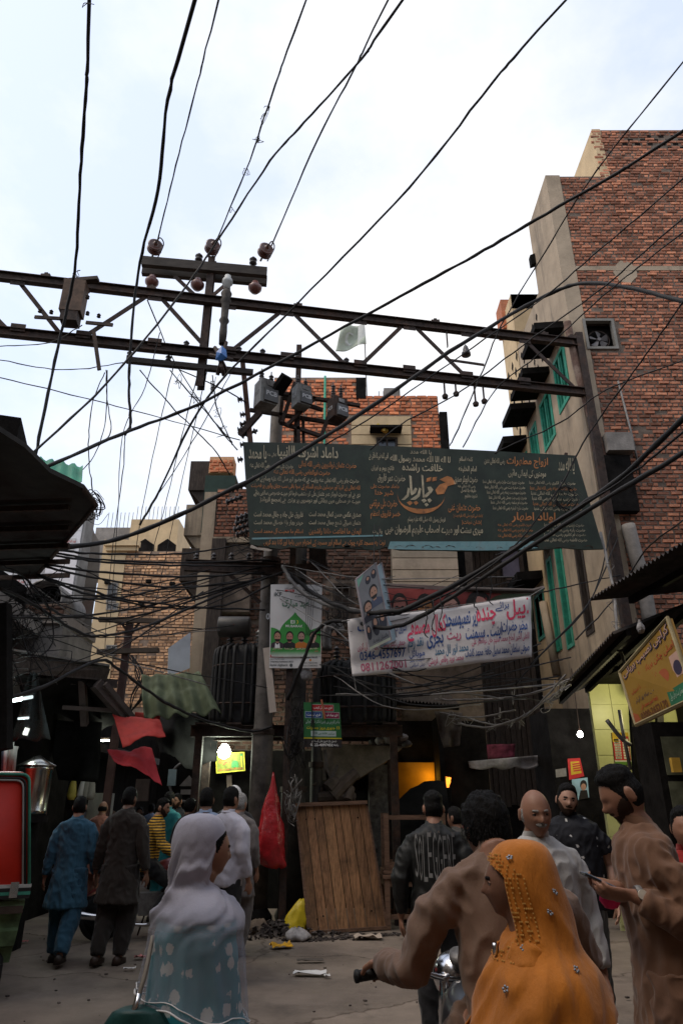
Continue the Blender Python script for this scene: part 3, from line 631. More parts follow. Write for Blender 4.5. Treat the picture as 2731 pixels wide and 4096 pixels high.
    t = thing('shed_building', 'low dark shop block under the tan brick tenement', 'shops', (-7.8, 17, 0))
    m = MB(); m.span((-11, 13.5, 0), (-5.4, 21.9, 3.6)); m.build('wall', BLACK_AND_SHADE, t)
    m = MB(); m.span((-5.5, 14, 2.6), (-4.7, 21, 2.75)); m.build('awning', CORR, t)
# ================================================================ lettering
_F = {}
for cp in list(range(0xFB50, 0xFC00))+list(range(0xFE70, 0xFEFD)):
    p = unicodedata.decomposition(chr(cp)).split()
    if len(p) == 2 and p[0] in ('<initial>', '<medial>', '<final>', '<isolated>'):
        _F.setdefault(chr(int(p[1], 16)), {})[p[0][1:-1]] = chr(cp)
def shape(s):
    s = s.replace('ہ', 'ه').replace('ۂ', 'ه'); out = []
    for w in s.split(' '):
        r = ''; n = len(w)
        for i, c in enumerate(w):
            f = _F.get(c)
            if not f: r += c; continue
            pj = i > 0 and w[i-1] in _F and 'initial' in _F[w[i-1]]
            nj = i < n-1 and w[i+1] in _F and 'final' in _F[w[i+1]] and 'initial' in f
            r += f.get('medial' if pj and nj else 'final' if pj else 'initial' if nj else 'isolated') or f.get('isolated') or c
        if any(c in _F for c in w): r = r[::-1]
        out.append(r)
    if any(c in _F for c in s): out = out[::-1]
    return ' '.join(out)
TXT = {}
def text_geo(s, bold=0.0):
    k = (s, bold)
    if k in TXT: return TXT[k]
    c = bpy.data.curves.new('text', 'FONT'); c.body = shape(s); c.size = 1; c.offset = bold; c.resolution_u = 2
    o = bpy.data.objects.new('text', c); COL.objects.link(o)
    dg = bpy.context.evaluated_depsgraph_get(); me = bpy.data.meshes.new_from_object(o.evaluated_get(dg))
    bpy.data.objects.remove(o); bpy.data.curves.remove(c)
    vs = [v.co.copy() for v in me.vertices]; fs = [tuple(p.vertices) for p in me.polygons]; bpy.data.meshes.remove(me)
    par = list(range(len(vs)))
    def find(a):
        while par[a] != a: par[a] = par[par[a]]; a = par[a]
        return a
    for f in fs:
        for a in f[1:]: par[find(a)] = find(f[0])
    ids = {}
    lev = [ids.setdefault(find(i), len(ids)) % 4 for i in range(len(vs))]
    if vs:
        x0, x1 = min(v.x for v in vs), max(v.x for v in vs); y0, y1 = min(v.y for v in vs), max(v.y for v in vs)
        vs = [((v.x-x0)/max(1e-6, x1-x0), (v.y-y0)/max(1e-6, y1-y0), lev[i]*.0004) for i, v in enumerate(vs)]
    TXT[k] = (vs, fs); return TXT[k]
def lettering(parent, s, O, U, Vv, w, h, m, bold=.012, name='lettering'):
    vs, fs = text_geo(s, bold); O, U, Vv = Vector(O), Vector(U), Vector(Vv); n = U.cross(Vv)
    mb = MB(); mb.add([O+U*(x*w)+Vv*(y*h)+n*z for x, y, z in vs], fs)
    if mb.v: return mb.build(name, m, parent, fix=False)
class Plane:
    """a sign's plane; photo pixels are turned into points on it"""
    def __init__(s, p, n): s.p = Vector(p); s.n = Vector(n).normalized()
    def __call__(s, px, py, off=0):
        d = ray(px, py); o = Vector((0, 0, EYE)); p = s.p+s.n*off
        return o+d*((p-o).dot(s.n)/d.dot(s.n))
class Quad:
    def __init__(s, TL, TR, BR, BL, warp=None):
        s.c = [Vector(p) for p in (TL, TR, BR, BL)]; s.n = (s.c[1]-s.c[0]).cross(s.c[0]-s.c[3]).normalized(); s.warp = warp
        if s.n.y > 0: s.n = -s.n
    def __call__(s, u, v, off=0):
        a, b, c, d = s.c; p = (a*(1-u)+b*u)*(1-v)+(d*(1-u)+c*u)*v
        w = s.warp(u, v) if s.warp else 0
        return p+s.n*(off+w)
def board(parent, name, Q, m, nx=1, ny=1, th=.02, edge=None, smooth=False, **kw):
    """front and back faces joined along the rim"""
    mb = MB(); k = nx+1
    F = [[Q(i/nx, (edge(i/nx, j/ny) if edge else j/ny)) for i in range(nx+1)] for j in range(ny+1)]
    mb.v = [tuple(p) for r in F for p in r]+[tuple(p-Q.n*th) for r in F for p in r]; o = len(mb.v)//2
    for j in range(ny):
        for i in range(nx):
            a = j*k+i; mb.f.append((a, a+1, a+k+1, a+k)); mb.f.append((o+a, o+a+k, o+a+k+1, o+a+1))
    rim = [i for i in range(k)]+[j*k+nx for j in range(1, ny+1)]+[ny*k+i for i in range(nx-1, -1, -1)]+[j*k for j in range(ny-1, 0, -1)]
    for i in range(len(rim)): a, b = rim[i], rim[(i+1) % len(rim)]; mb.f.append((a, b, o+b, o+a))
    return mb.build(name, m, parent, smooth, **kw)
def tx(parent, Q, s, u0, v0, u1, v1, m, off=.004, bold=.012, name='lettering', shear=0):
    vs, fs = text_geo(s, bold); mb = MB()
    mb.add([Q(u0+(u1-u0)*(x+shear*y), v1+(v0-v1)*y, off+z) for x, y, z in vs], fs)
    if mb.v: return mb.build(name, m, parent, fix=False)
def pg(parent, Q, pts, m, off=.002, name='print'):
    mb = MB(); mb.add([Q(u, v, off) for u, v in pts], [tuple(range(len(pts)))]); return mb.build(name, m, parent, fix=False)
def rect(u0, v0, u1, v1): return [(u0, v1), (u1, v1), (u1, v0), (u0, v0)]
def ell(cu, cv, ru, rv, n=16, a0=0, a1=6.2832): return [(cu+ru*math.cos(a0+(a1-a0)*k/(n-1 if a1-a0 < 6.28 else n)), cv-rv*math.sin(a0+(a1-a0)*k/(n-1 if a1-a0 < 6.28 else n))) for k in range(n)]
SKINP = flat('print_skin', (.42, .23, .15)); HAIRP = flat('print_hair', (.02, .016, .014)); WHP = flat('print_white', (.72, .72, .7))
def portrait(parent, Q, cu, cv, ru, rv, shirt, beard=True, off=.003, tone=SKINP):
    """a printed head and shoulders: neck, shoulders, face, hair, beard, eyes"""
    pg(parent, Q, [(cu-ru*1.9, cv+rv*2.3), (cu+ru*1.9, cv+rv*2.3), (cu+ru*1.75, cv+rv*1.45), (cu+ru*.5, cv+rv*1.0), (cu-ru*.5, cv+rv*1.0), (cu-ru*1.75, cv+rv*1.45)], shirt, off, 'portrait_shirt')
    pg(parent, Q, [(cu-ru*.42, cv+rv*1.3), (cu+ru*.42, cv+rv*1.3), (cu+ru*.42, cv+rv*.6), (cu-ru*.42, cv+rv*.6)], tone, off+.0006, 'portrait_neck')
    pg(parent, Q, ell(cu, cv-rv*.12, ru*1.08, rv*1.02), HAIRP, off+.0012, 'portrait_hair')
    pg(parent, Q, ell(cu, cv+rv*.12, ru*.9, rv*.9), tone, off+.0018, 'portrait_face')
    if beard: pg(parent, Q, ell(cu, cv+rv*.5, ru*.78, rv*.56, 10, math.pi*1.02, math.pi*1.98), HAIRP, off+.0024, 'portrait_beard')
    for s in (-1, 1): pg(parent, Q, ell(cu+s*ru*.38, cv+rv*.02, ru*.2, rv*.07, 8), HAIRP, off+.0024, 'portrait_eye')
left_buildings()
# ================================================================ big green signboard across the lane
CRM = mat('sign_cream', (.40, .345, .235), .7, var=.35, vscale=8, bump=0, stain=(.06, .065, .05), stain_amt=.75, stain_scale=7)
ORG = mat('sign_orange', (.42, .17, .06), .7, var=.3, vscale=8, bump=0, stain=(.07, .05, .04), stain_amt=.75, stain_scale=7)
TEAL = mat('sign_teal', (.16, .30, .32), .7, var=.3, vscale=5, bump=0, stain=(.13, .07, .05), stain_amt=.7, stain_scale=5)
YS = 10.6
def sign_green():
    t = thing('signboard', 'huge dark green painted signboard covered in cream Urdu writing across the lane', 'signboard', W(1690, 2190, YS))
    pl = Plane((0, YS, 0), (0, -1, 0))
    m = MB(); top = [(972, 1768), (1250, 1772), (1600, 1786), (1900, 1800), (2302, 1822)]; bot = [(2412, 2195), (2330, 2198), (2250, 2190), (2140, 2200), (1900, 2205), (1740, 2200), (1600, 2200), (1545, 2188), (1500, 2200), (1380, 2192), (1290, 2195), (1200, 2188), (1120, 2196), (1060, 2188), (1000, 2176)]
    m.prism([pl(*p) for p in top+bot], (0, .04, 0)); m.build('board', mat('sign_green', (.020, .030, .021), .55, var=.35, vscale=3, bump=.08, bscale=9, stain=(.05, .045, .035), stain_amt=.6, stain_scale=1.5, streak=1), t)
    for a, b in (((980, 1776), (2300, 1830)), ((1002, 2170), (2400, 2180))):
        m = MB(); m.beam(pl(*a)+V(0, .07, 0), pl(*b)+V(0, .07, 0), .05, .05); m.build('rear_rail', STEEL, t)
    for px in (1110, 1400, 1690, 1980, 2270):
        m = MB(); m.beam(pl(px, 1800)+V(0, .12, 0), pl(px+10, 2180)+V(0, .12, 0), .05, .05, (0, 1, 0)); m.build('rear_post', STEEL, t)
    def B(s, x0, y0, x1, y1, m=CRM, bold=.014, sh=0):
        Q = lambda u, v, off=0: pl(x0+(x1-x0)*u, y0+(y1-y0)*v+ (0.037*(1-(y0-1800)/400)*((x0+(x1-x0)*u)-x0)), off)
        vs, fs = text_geo(s, bold); mb = MB(); mb.add([Q(x, 1-y, .006+z) for x, y, z in vs], fs)
        if mb.v: mb.build('lettering', m, t, fix=False)
    B('یا محمد', 995, 1778, 1066, 1848, CRM); B('تعالی عنہ', 1070, 1810, 1106, 1828)
    B('داماد اشرف الانبیا', 1110, 1780, 1352, 1838, CRM, .02)
    B('حضرت عثمان ذوالنورین رضی اللہ تعالی', 1195, 1842, 1425, 1872, ORG); B('حضرت علی المرتضی رضی اللہ تعالی عنہ', 1000, 1848, 1172, 1875)
    B('حضرت ابوالعاص رضی اللہ تعالی عنہ', 1095, 1874, 1320, 1900, ORG)
    B('حضرت جابر رضی اللہ تعالی عنہ روایت ہے کہ حضور انور صلی اللہ علیہ وسلم نے فرمایا', 1010, 1902, 1435, 1930)
    B('اللہ تعالی نے انبیا اور مرسلین علیہم السلام کے سوا باقی سب جہان والوں پر فضیلت', 1005, 1931, 1440, 1957, ORG)
    B('دی ہے اور حضرت ابوبکر عمر عثمان علی کو منتخب فرما کر میرے خصوصی ساتھی بنائے', 1015, 1958, 1440, 1985)
    B('میرے ہر صحابی میں بھلائی اور دوسروں پر برتری ہے (مجمع الزوائد)', 1040, 1986, 1440, 2014)
    for k, (a, b) in enumerate((('صدیق عکس حسن کمال محمد است', 'فاروق ظل جاہ و جلال محمد است'), ('عثمان ضیائے شمع جمال محمد است', 'حیدر بہار باغ خصال محمد است'), ('ایمان ما اطاعت خلفا راشدین', 'اسلام ما محبت آل محمد است'))):
        y = 2044+34*k; B(a, 1236, y, 1443, y+28, [CRM, CRM, ORG][k]); B(b, 1016, y, 1212, y+28, [CRM, CRM, ORG][k])
    B('والی ث', 1490, 2115, 1528, 2137)
    Qp = lambda u, v, off=0: pl(u, v, off)
    pg(t, Qp, [(1008, 2158), (1530, 2145), (1530, 2139), (1008, 2151)], TEAL, .006, 'stripe')
    B('نوٹ یہ مسجد کلیہ چوک ہے اسلام اور مسجد کے احترام میں باجا اور گانا بند کریں', 1055, 2154, 1540, 2188, ORG)
    B('یا اللہ مدد', 1640, 1797, 1725, 1818); B('لا الہ الا اللہ محمد رسول اللہ', 1560, 1818, 1800, 1850, CRM, .02); B('الہی کلمہ نبی کا خاقی ہے', 1475, 1808, 1552, 1840)
    B('خلافت راشدہ', 1608, 1852, 1770, 1890, CRM, .02)
    B('فاتح روم و ایران', 1485, 1860, 1575, 1888); B('حضرت عمر فاروق', 1510, 1893, 1620, 1932); B('داماد حضرت علی', 1482, 1935, 1595, 1955, ORG)
    B('شیر خدا', 1500, 1958, 1572, 1985, ORG); B('حضرت علی مرتضی', 1478, 1993, 1588, 2035, ORG); B('خسر فاروق اعظم', 1482, 2040, 1600, 2076, ORG)
    # large slogan with the bowl stroke under it
    for pts, mt in (([(1787, 1904), (1805, 1909), (1824, 1935), (1790, 1944), (1775, 1975), (1748, 1978), (1740, 1960), (1757, 1938), (1782, 1930), (1757, 1918)], ORG), ([(1706, 1913), (1724, 1908), (1722, 1924), (1704, 1928)], ORG), ([(1729, 1910), (1747, 1907), (1745, 1922), (1727, 1926)], ORG),
                    ([(1684, 1897), (1692, 1903), (1697, 1980), (1714, 1966), (1708, 1948), (1722, 1946), (1732, 1958), (1724, 1972), (1704, 1990), (1690, 1990)], CRM), ([(1636, 1900), (1645, 1905), (1649, 1965), (1660, 1950), (1668, 1955), (1662, 1972), (1645, 1982), (1640, 1970)], CRM),
                    ([(1676, 1950), (1684, 1955), (1678, 1985), (1660, 2000), (1640, 1998), (1668, 1978)], CRM), ([(1630, 1950), (1638, 1955), (1634, 1985), (1618, 2000), (1604, 2000), (1626, 1978)], CRM),
                    ([(1626, 2010), (1640, 2003), (1650, 2012), (1638, 2022)], ORG), ([(1652, 2010), (1664, 2003), (1673, 2012), (1662, 2021)], ORG), ([(1684, 2000), (1697, 1994), (1706, 2003), (1694, 2012)], CRM), ([(1708, 1999), (1718, 1993), (1727, 2002), (1716, 2011)], CRM), ([(1696, 2016), (1706, 2011), (1714, 2019), (1704, 2027)], CRM)):
        pg(t, Qp, pts, mt, .007, 'slogan_stroke')
    oa = [(1770+ (1592-1770)*k/14, 0) for k in range(15)]
    outer, inner = [], []
    for k in range(15):
        a = math.radians(8+ (184-8)*k/14); outer.append((1684+96*math.cos(a), 1975+ (80)*math.sin(a)+(0 if k < 11 else 0))); w = 1-.16*math.sin(math.pi*k/14)*1.6; inner.append((1684+96*math.cos(a)*(1 if k in (0, 14) else .985), 1975+80*math.sin(a)*(1-.24*math.sin(math.pi*k/14))))
    for k in range(14): pg(t, Qp, [outer[k], outer[k+1], inner[k+1], inner[k]], ORG, .0065, 'slogan_bowl')
    B('کلمہ اسلام', 1836, 1825, 1890, 1853); B('امام الخلیفہ', 1833, 1862, 1905, 1895); B('حضرت ابوبکر صدیق', 1815, 1900, 1910, 1937); B('رضی اللہ تعالی عنہ', 1830, 1938, 1900, 1952); B('خلیفہ بلا فصل', 1842, 1953, 1903, 1972); B('شہید مظلوم', 1858, 1974, 1908, 1997)
    B('حضرت عثمان غنی', 1792, 2012, 1920, 2050, ORG); B('(داماد نبی کریم صلی اللہ علیہ وسلم)', 1812, 2054, 1930, 2074, ORG); B('(شان نجات)', 1846, 2080, 1925, 2100, ORG)
    B('فرمان رسول اللہ صلی اللہ علیہ وسلم', 1630, 2066, 1780, 2094); B('میری سنت اور میرے اصحاب علیہم الرضوان ہیں', 1540, 2098, 1930, 2146, CRM, .02)
    B('ازواج مطہرات', 2025, 1825, 2190, 1870, ORG, .02); B('رضی اللہ تعالی عنہن', 1936, 1830, 2018, 1858); B('یا اللہ مدد', 2232, 1830, 2296, 1895); B('مومنوں کی ایمانی مائیں', 2032, 1875, 2182, 1910)
    nm = ['حضرت جویریہ بنت حارث رضی اللہ تعالی عنہا', 'حضرت صفیہ بنت حیی رضی اللہ تعالی عنہا', 'حضرت سودہ بنت زمعہ رضی اللہ تعالی عنہا', 'حضرت زینب بنت جحش رضی اللہ تعالی عنہا', 'حضرت ام سلمہ رضی اللہ تعالی عنہا', 'حضرت ماریہ قبطیہ رضی اللہ تعالی عنہا']
    nr = ['حضرت خدیجۃ الکبری رضی اللہ تعالی عنہا', 'حضرت عائشہ صدیقہ رضی اللہ تعالی عنہا', 'حضرت حفصہ رضی اللہ تعالی عنہا', 'حضرت زینب بنت خزیمہ رضی اللہ عنہا', 'حضرت میمونہ رضی اللہ تعالی عنہا', 'حضرت ام حبیبہ رضی اللہ تعالی عنہا']
    for k in range(6):
        B(nm[k], 1930+8*k, 1918+21*k, 2096+3*k, 1936+21*k, CRM); B(nr[k], 2115+4*k, 1922+21*k, 2300+5*k, 1941+21*k, ORG if k % 3 == 1 else CRM)
    B('اولاد اطہار', 2045, 2048, 2220, 2090, ORG, .02)
    for k, s in enumerate(('حضرت قاسم رضی اللہ تعالی عنہ', 'حضرت ابراہیم رضی اللہ تعالی عنہ', 'حضرت عبداللہ رضی اللہ تعالی عنہ')): B(s, 1990, 2092+21*k, 2130, 2110+21*k, ORG)
    for k, s in enumerate(('حضرت زینب رضی اللہ تعالی عنہا', 'حضرت رقیہ رضی اللہ تعالی عنہا', 'حضرت ام کلثوم رضی اللہ عنہا', 'حضرت فاطمہ رضی اللہ تعالی عنہا')): B(s, 2175, 2092+20*k, 2335+4*k, 2109+20*k, CRM)
    pg(t, Qp, [(1550, 2196), (1640, 2198), (1745, 2200), (1900, 2202), (2060, 2200), (2150, 2192), (2140, 2165), (1900, 2166), (1560, 2166)], TEAL, .006, 'stripe')
    rg = random.Random(2)
    for k in range(26):    # rust bitten lower edge
        px = 1010+k*54+rg.uniform(-20, 20); py = 2192+rg.uniform(-6, 4); r = rg.uniform(4, 15)
        pg(t, Qp, [(px+r*1.5*math.cos(a)*(.7+.5*rg.random()), py-abs(r*.8*math.sin(a))*(.6+.6*rg.random())) for a in [q*.62 for q in range(10)]], mat('rust', (.055, .028, .018), .9), .0085, 'rust_patch')
    pg(t, Qp, [(1005, 2178), (1030, 2190), (1060, 2192), (1090, 2200), (1075, 2205), (1030, 2198), (1000, 2190)], mat('bare_metal', (.34, .29, .24), .6), .0085, 'torn_edge')
sign_green()
# ================================================================ Eid poster on the poles
def sign_poster():
    t = thing('poster', 'white and green Eid greeting poster with four portraits tied to the poles', 'poster', W(1180, 2672, 11.0))
    Q = Quad(W(1083, 2338, 11.0), W(1288, 2338, 11.0), W(1284, 2672, 11.0), W(1077, 2672, 11.0), lambda u, v: .012*math.sin(u*5+v*3))
    board(t, 'sheet', Q, mat('poster_white', (.60, .585, .57), .45, var=.05, bump=.03, spec=.4), 8, 8, .012, smooth=False)
    Gn = mat('poster_green', (.05, .27, .055), .45, var=.18, vscale=2, bump=0); Dk = flat('poster_grey', (.09, .1, .1)); Gd = flat('poster_dark_green', (.04, .17, .09))
    def dome(u):
        a = abs(u-.485)
        if a < .03: return .335+a*1.1
        if a < .30: return .368+.15*((a-.03)/.27)**.9+ (.055*((a-.03)/.27)**6)
        return .555+.0*a if a < .31 else .56-.03*math.sin(min(1, (a-.31)/.15)*1.57)+ .0*(a)
    n = 40
    for k in range(n):
        u0, u1 = .02+.965*k/n, .02+.965*(k+1)/n
        pg(t, Q, [(u0, .80), (u1, .80), (u1, dome(u1)), (u0, dome(u0))], Gn, .0025, 'dome_print')
    for k in range(6): pg(t, Q, rect(.015, .80+.012*k, .985, .812+.012*k), flat('fade_%d' % k, (.05+.09*k, .28+.05*k, .06+.085*k)), .0025, 'fade_print')
    tx(t, Q, 'iKF', .07, .10, .22, .15, Dk, bold=.03); tx(t, Q, 'GKF LAHORE', .28, .045, .51, .06, Dk); pg(t, Q, rect(.28, .068, .46, .095), flat('poster_red', (.5, .03, .03)), .003)
    tx(t, Q, 'Subscribe', .33, .075, .44, .09, WHP, .005)
    tx(t, Q, 'غوثیہ خدمت فاؤنڈیشن', .62, .05, .95, .085, Dk); tx(t, Q, 'تمام اہل اسلام کو', .48, .13, .75, .17, Dk); tx(t, Q, 'عید مبارک', .23, .19, .75, .30, Gd, bold=.02)
    tx(t, Q, 'EI', .40, .44, .48, .48, WHP, .006, .02); pg(t, Q, ell(.525, .46, .022, .02, 14, -1.9, 1.9)+ell(.515, .46, .018, .016, 14, 1.7, -1.7), flat('crescent', (.7, .6, .05)), .006)
    tx(t, Q, 'MUBARAK', .305, .495, .635, .525, WHP, .006, .015)
    sh = [flat('suit', (.05, .035, .045)), flat('black_shirt', (.02, .02, .02)), flat('orange_shirt', (.45, .14, .02)), flat('black_shirt', (.02, .02, .02))]
    for k, cu in enumerate((.15, .385, .61, .84)):
        portrait(t, Q, cu, .635, .068, .058, sh[k], k < 3, .0045, [SKINP, flat('print_skin_2', (.45, .19, .15)), flat('print_skin_3', (.36, .22, .17)), flat('print_skin_4', (.5, .32, .24))][k])
        if k == 0: pg(t, Q, [(.10, .77), (.20, .77), (.19, .71), (.15, .735), (.11, .71)], WHP, .0055)
        tx(t, Q, ['محمد عمران', 'علی رضا', 'عدنان قادری', 'حافظ سعید'][k], cu-.09, .765, cu+.09, .79, flat('name_pink', (.75, .5, .45)), .007, .02); tx(t, Q, 'فاؤنڈیشن', cu-.1, .795, cu+.1, .82, flat('name_red', (.55, .15, .12)), .007)
    pg(t, Q, rect(.015, .85, .265, .878), flat('poster_red', (.5, .03, .03)), .004); tx(t, Q, 'DONATE VIA BANK', .03, .857, .25, .871, WHP, .006)
    tx(t, Q, 'ACCOUNT NO:', .015, .888, .29, .905, Dk); tx(t, Q, '0469007000001850', .015, .917, .46, .937, Dk); tx(t, Q, 'faysal digibank', .015, .95, .36, .985, Dk); pg(t, Q, ell(.42, .968, .03, .02), Dk, .004)
    tx(t, Q, 'Donate Now', .60, .855, .93, .888, Dk, bold=.02); pg(t, Q, ell(.79, .91, .02, .013), flat('poster_orange', (.6, .2, .03)), .004)
    tx(t, Q, '0309-7003780', .62, .935, .93, .953, Dk); tx(t, Q, '0323-7180062', .62, .965, .93, .983, Dk)
    for k in range(4):
        m = MB(); x = 1220+k*18; m.tube([Q(.70+.05*k, .12, .01), Q(.69+.04*k, .5, .015), Q(.70+.02*k, .62, .01)], .003, 4); m.build('tie_wire', CABLE, t)
sign_poster()
def sign_small_green():
    t = thing('notice_sign', 'small green notice board with red and blue panels under the Eid poster', 'sign', W(1285, 2990, 10.9))
    Q = Quad(W(1214, 2809, 10.9), W(1358, 2813, 10.9), W(1368, 2990, 10.9), W(1216, 2988, 10.9))
    board(t, 'board', Q, flat('notice_black', (.02, .017, .017)), 1, 1, .015)
    gr = flat('notice_green', (.02, .12, .035)); rd = flat('notice_red', (.38, .015, .02)); bl = flat('notice_blue', (.02, .06, .2)); mg = flat('notice_maroon', (.22, .015, .06)); yl = flat('notice_yellow', (.5, .42, .02)); lt = flat('notice_pale', (.34, .42, .40))
    pg(t, Q, rect(0, 0, 1, .79), gr, .002)
    for (a, b, c, d, mm, s) in ((.22, .04, .83, .195, rd, 'فری میڈیکل کیمپ'), (.04, .205, .51, .355, bl, 'فری ٹیسٹ'), (.56, .21, .98, .36, mg, 'فری چیک اپ')):
        pg(t, Q, rect(a, b, c, d), lt, .004); pg(t, Q, rect(a+.012, b+.01, c-.012, d-.01), mm, .006); tx(t, Q, s, a+.05, b+.035, c-.05, d-.035, WHP, .008, .02)
    tx(t, Q, 'ماہر (ایم بی بی ایس) ڈاکٹر فراز گجراتی', .05, .38, .97, .50, lt); tx(t, Q, '13 جنوری بروز جمعرات', .08, .53, .96, .62, yl, .004, .025)
    pg(t, Q, rect(.19, .64, .86, .76), lt, .004); tx(t, Q, 'مرکزی 6:30 سے 0:30', .24, .67, .82, .73, gr, .006); pg(t, Q, rect(0, .79, 1, .815), yl, .004)
    tx(t, Q, 'تحصیل بازار اندرون بھاٹی گیٹ لاہور', .2, .83, .86, .9, WHP); tx(t, Q, '0322-4097452', .17, .92, .76, .98, WHP, bold=.02); tx(t, Q, 'رابطہ', .78, .92, .9, .98, WHP)
    m = MB(); m.beam(Q(.50, -.07, .02), Q(.58, .37, .02), .03, .012, (0, 1, 0)); m.build('stick', mat('orange_stick', (.3, .1, .05), .8), t)
    m = MB(); m.tube(catmull([Q(.22, -.1, .02), Q(.23, .3, .02), Q(.2, .55, .03), Q(.27, .4, .03), Q(.25, .8, .02), Q(.26, 1.2, .02)], 5), .009, 5); m.build('tie_wire', CABLE, t)
sign_small_green()
# ================================================================ banners over the lane
PNK = mat('paint_pink', (.60, .05, .11), .8, var=.25, bump=0); BLU = mat('paint_blue', (.035, .085, .26), .8, var=.3, bump=0); PNK2 = mat('paint_rose', (.42, .10, .17), .8, var=.3, bump=0); GRB = mat('paint_slate', (.06, .16, .26), .8, var=.3, bump=0)
def banner_white():
    t = thing('cloth_banner', 'white cloth banner with hand painted pink and blue Urdu writing and phone numbers', 'banner', W(1770, 2700, 10.2))
    def wp(u, v): return .035*math.sin(u*9+v*2)+.03*noise.noise((u*5, v*4, 0))+.05*math.sin(v*3.1)*(u-.5)+ .02*math.sin(v*14+u*3)*(1-u)
    Q = Quad(W(1388, 2478, 10.2), W(2120, 2384, 10.3), W(2128, 2626, 10.3), W(1408, 2708, 10.2), wp)
    board(t, 'cloth', Q, mat('banner_cloth', (.58, .55, .54), .85, var=.1, vscale=3, bump=.2, bscale=20, stain=(.42, .36, .33), stain_amt=.5, stain_scale=3), 44, 16, .006, edge=lambda u, v: v+.02*math.sin(u*3.14), smooth=True)
    for s, a, b, c, d, m, bo in (('اپیل', .86, .03, .985, .40, PNK, .018), ('برائے', .80, .04, .875, .2, BLU, .01), ('چندہ', .695, .10, .80, .47, PNK, .018), ('زیر تعمیر', .60, .12, .70, .42, BLU, .02), ('مسجد', .525, .12, .61, .42, BLU, .02), ('کمال مصطفے', .315, .10, .53, .52, PNK, .018), ('ٹرسٹ', .05, .06, .2, .3, BLU, .02), ('اندرون دھم', .235, .15, .315, .40, BLU, .01),
                        ('مخیر حضرات', .83, .36, .975, .62, BLU, .02), ('اینٹ ۔ سیمنٹ', .63, .39, .83, .66, BLU, .02), ('ریت', .53, .45, .605, .61, PNK2, .02), ('بجری', .42, .45, .51, .68, BLU, .02), ('نقد رقم', .315, .44, .40, .70, GRB, .02), ('جمعی دیگر ثواب داریں حاصل کریں', .04, .43, .30, .60, PNK2, .012),
                        ('الاعلی الخیر الحاج محمد سلیم خان ذوالفقار علی', .66, .60, .985, .76, PNK2, .012), ('محمد انور لال محمد', .46, .64, .64, .84, GRB, .018), ('صوفی سلطان محمد سہیل حافظ محمد کاشف', .62, .76, .985, .94, BLU, .015), ('محمد نوید وقاص قریشی', .42, .82, .61, .97, PNK2, .012),
                        ('موبائل', .32, .66, .405, .80, BLU, .015), ('اکاؤنٹ نمبر', .32, .80, .40, .87, BLU, .008), ('دبئی اسلامی', .32, .88, .40, .96, BLU, .008)):
        tx(t, Q, s, a, b, c, d, m, .006, bo)
    tx(t, Q, '0346-4557697', .05, .60, .30, .75, BLU, .006, .015, shear=.0); tx(t, Q, '0811262001', .05, .79, .30, .94, PNK2, .006, .015)
    m = MB(); m.tube([Q(-.03, .02), Q(0, .02), Q(.5, .0), Q(1, 0), Q(1.08, -.12)], .008, 5); m.build('tie_rope', CABLEG, t)
    m = MB(); m.tube([Q(0.01, 1.0), Q(.012, 1.13), Q(.015, 1.22)], .006, 5); m.build('loose_cord', CABLEG, t)
banner_white()
def banner_red():
    t = thing('poster_banner', 'red printed banner with a row of faces behind the white cloth banner', 'banner', W(1830, 2480, 10.45))
    def wp(u, v): return .04*math.sin(u*7)+.03*math.sin(v*4+u*2)
    Q = Quad(W(1535, 2338, 10.45), W(2128, 2366, 10.5), W(2126, 2500, 10.5), W(1540, 2500, 10.45), wp)
    board(t, 'cloth', Q, mat('banner_red', (.20, .035, .03), .7, var=.4, vscale=1.5, bump=.1), 30, 8, .006, smooth=True)
    pg_n = 12
    for k in range(pg_n): u0, u1 = .62+.38*k/pg_n, .62+.38*(k+1)/pg_n; pg(t, Q, rect(u0, 0.01, u1, .99), mat('banner_olive', (.05, .065, .035), .7, var=.3), .002)
    for k in range(14): pg(t, Q, rect(k/14, 0, (k+1)/14, .10), mat('banner_rail', (.12, .08, .07), .7), .004, 'hem')
    for k, (cu, ru, rv, tn) in enumerate(((.10, .05, .30, (.3, .12, .10)), (.27, .055, .30, (.38, .17, .07)), (.45, .06, .32, (.45, .25, .2)), (.64, .085, .46, (.45, .2, .16)), (.85, .05, .30, (.42, .25, .2)), (.955, .03, .25, (.45, .13, .05)))):
        portrait(t, Q, cu, .56, ru, rv, HAIRP, k < 2, .0045, flat('print_tone_%d' % k, tn))
    m = MB(); m.tube([Q(-.04, .0), Q(.5, .02), Q(1.0, .0), Q(1.07, -.1)], .03, 8); m.build('rail', mat('rail_grey', (.11, .09, .08), .7), t)
banner_red()
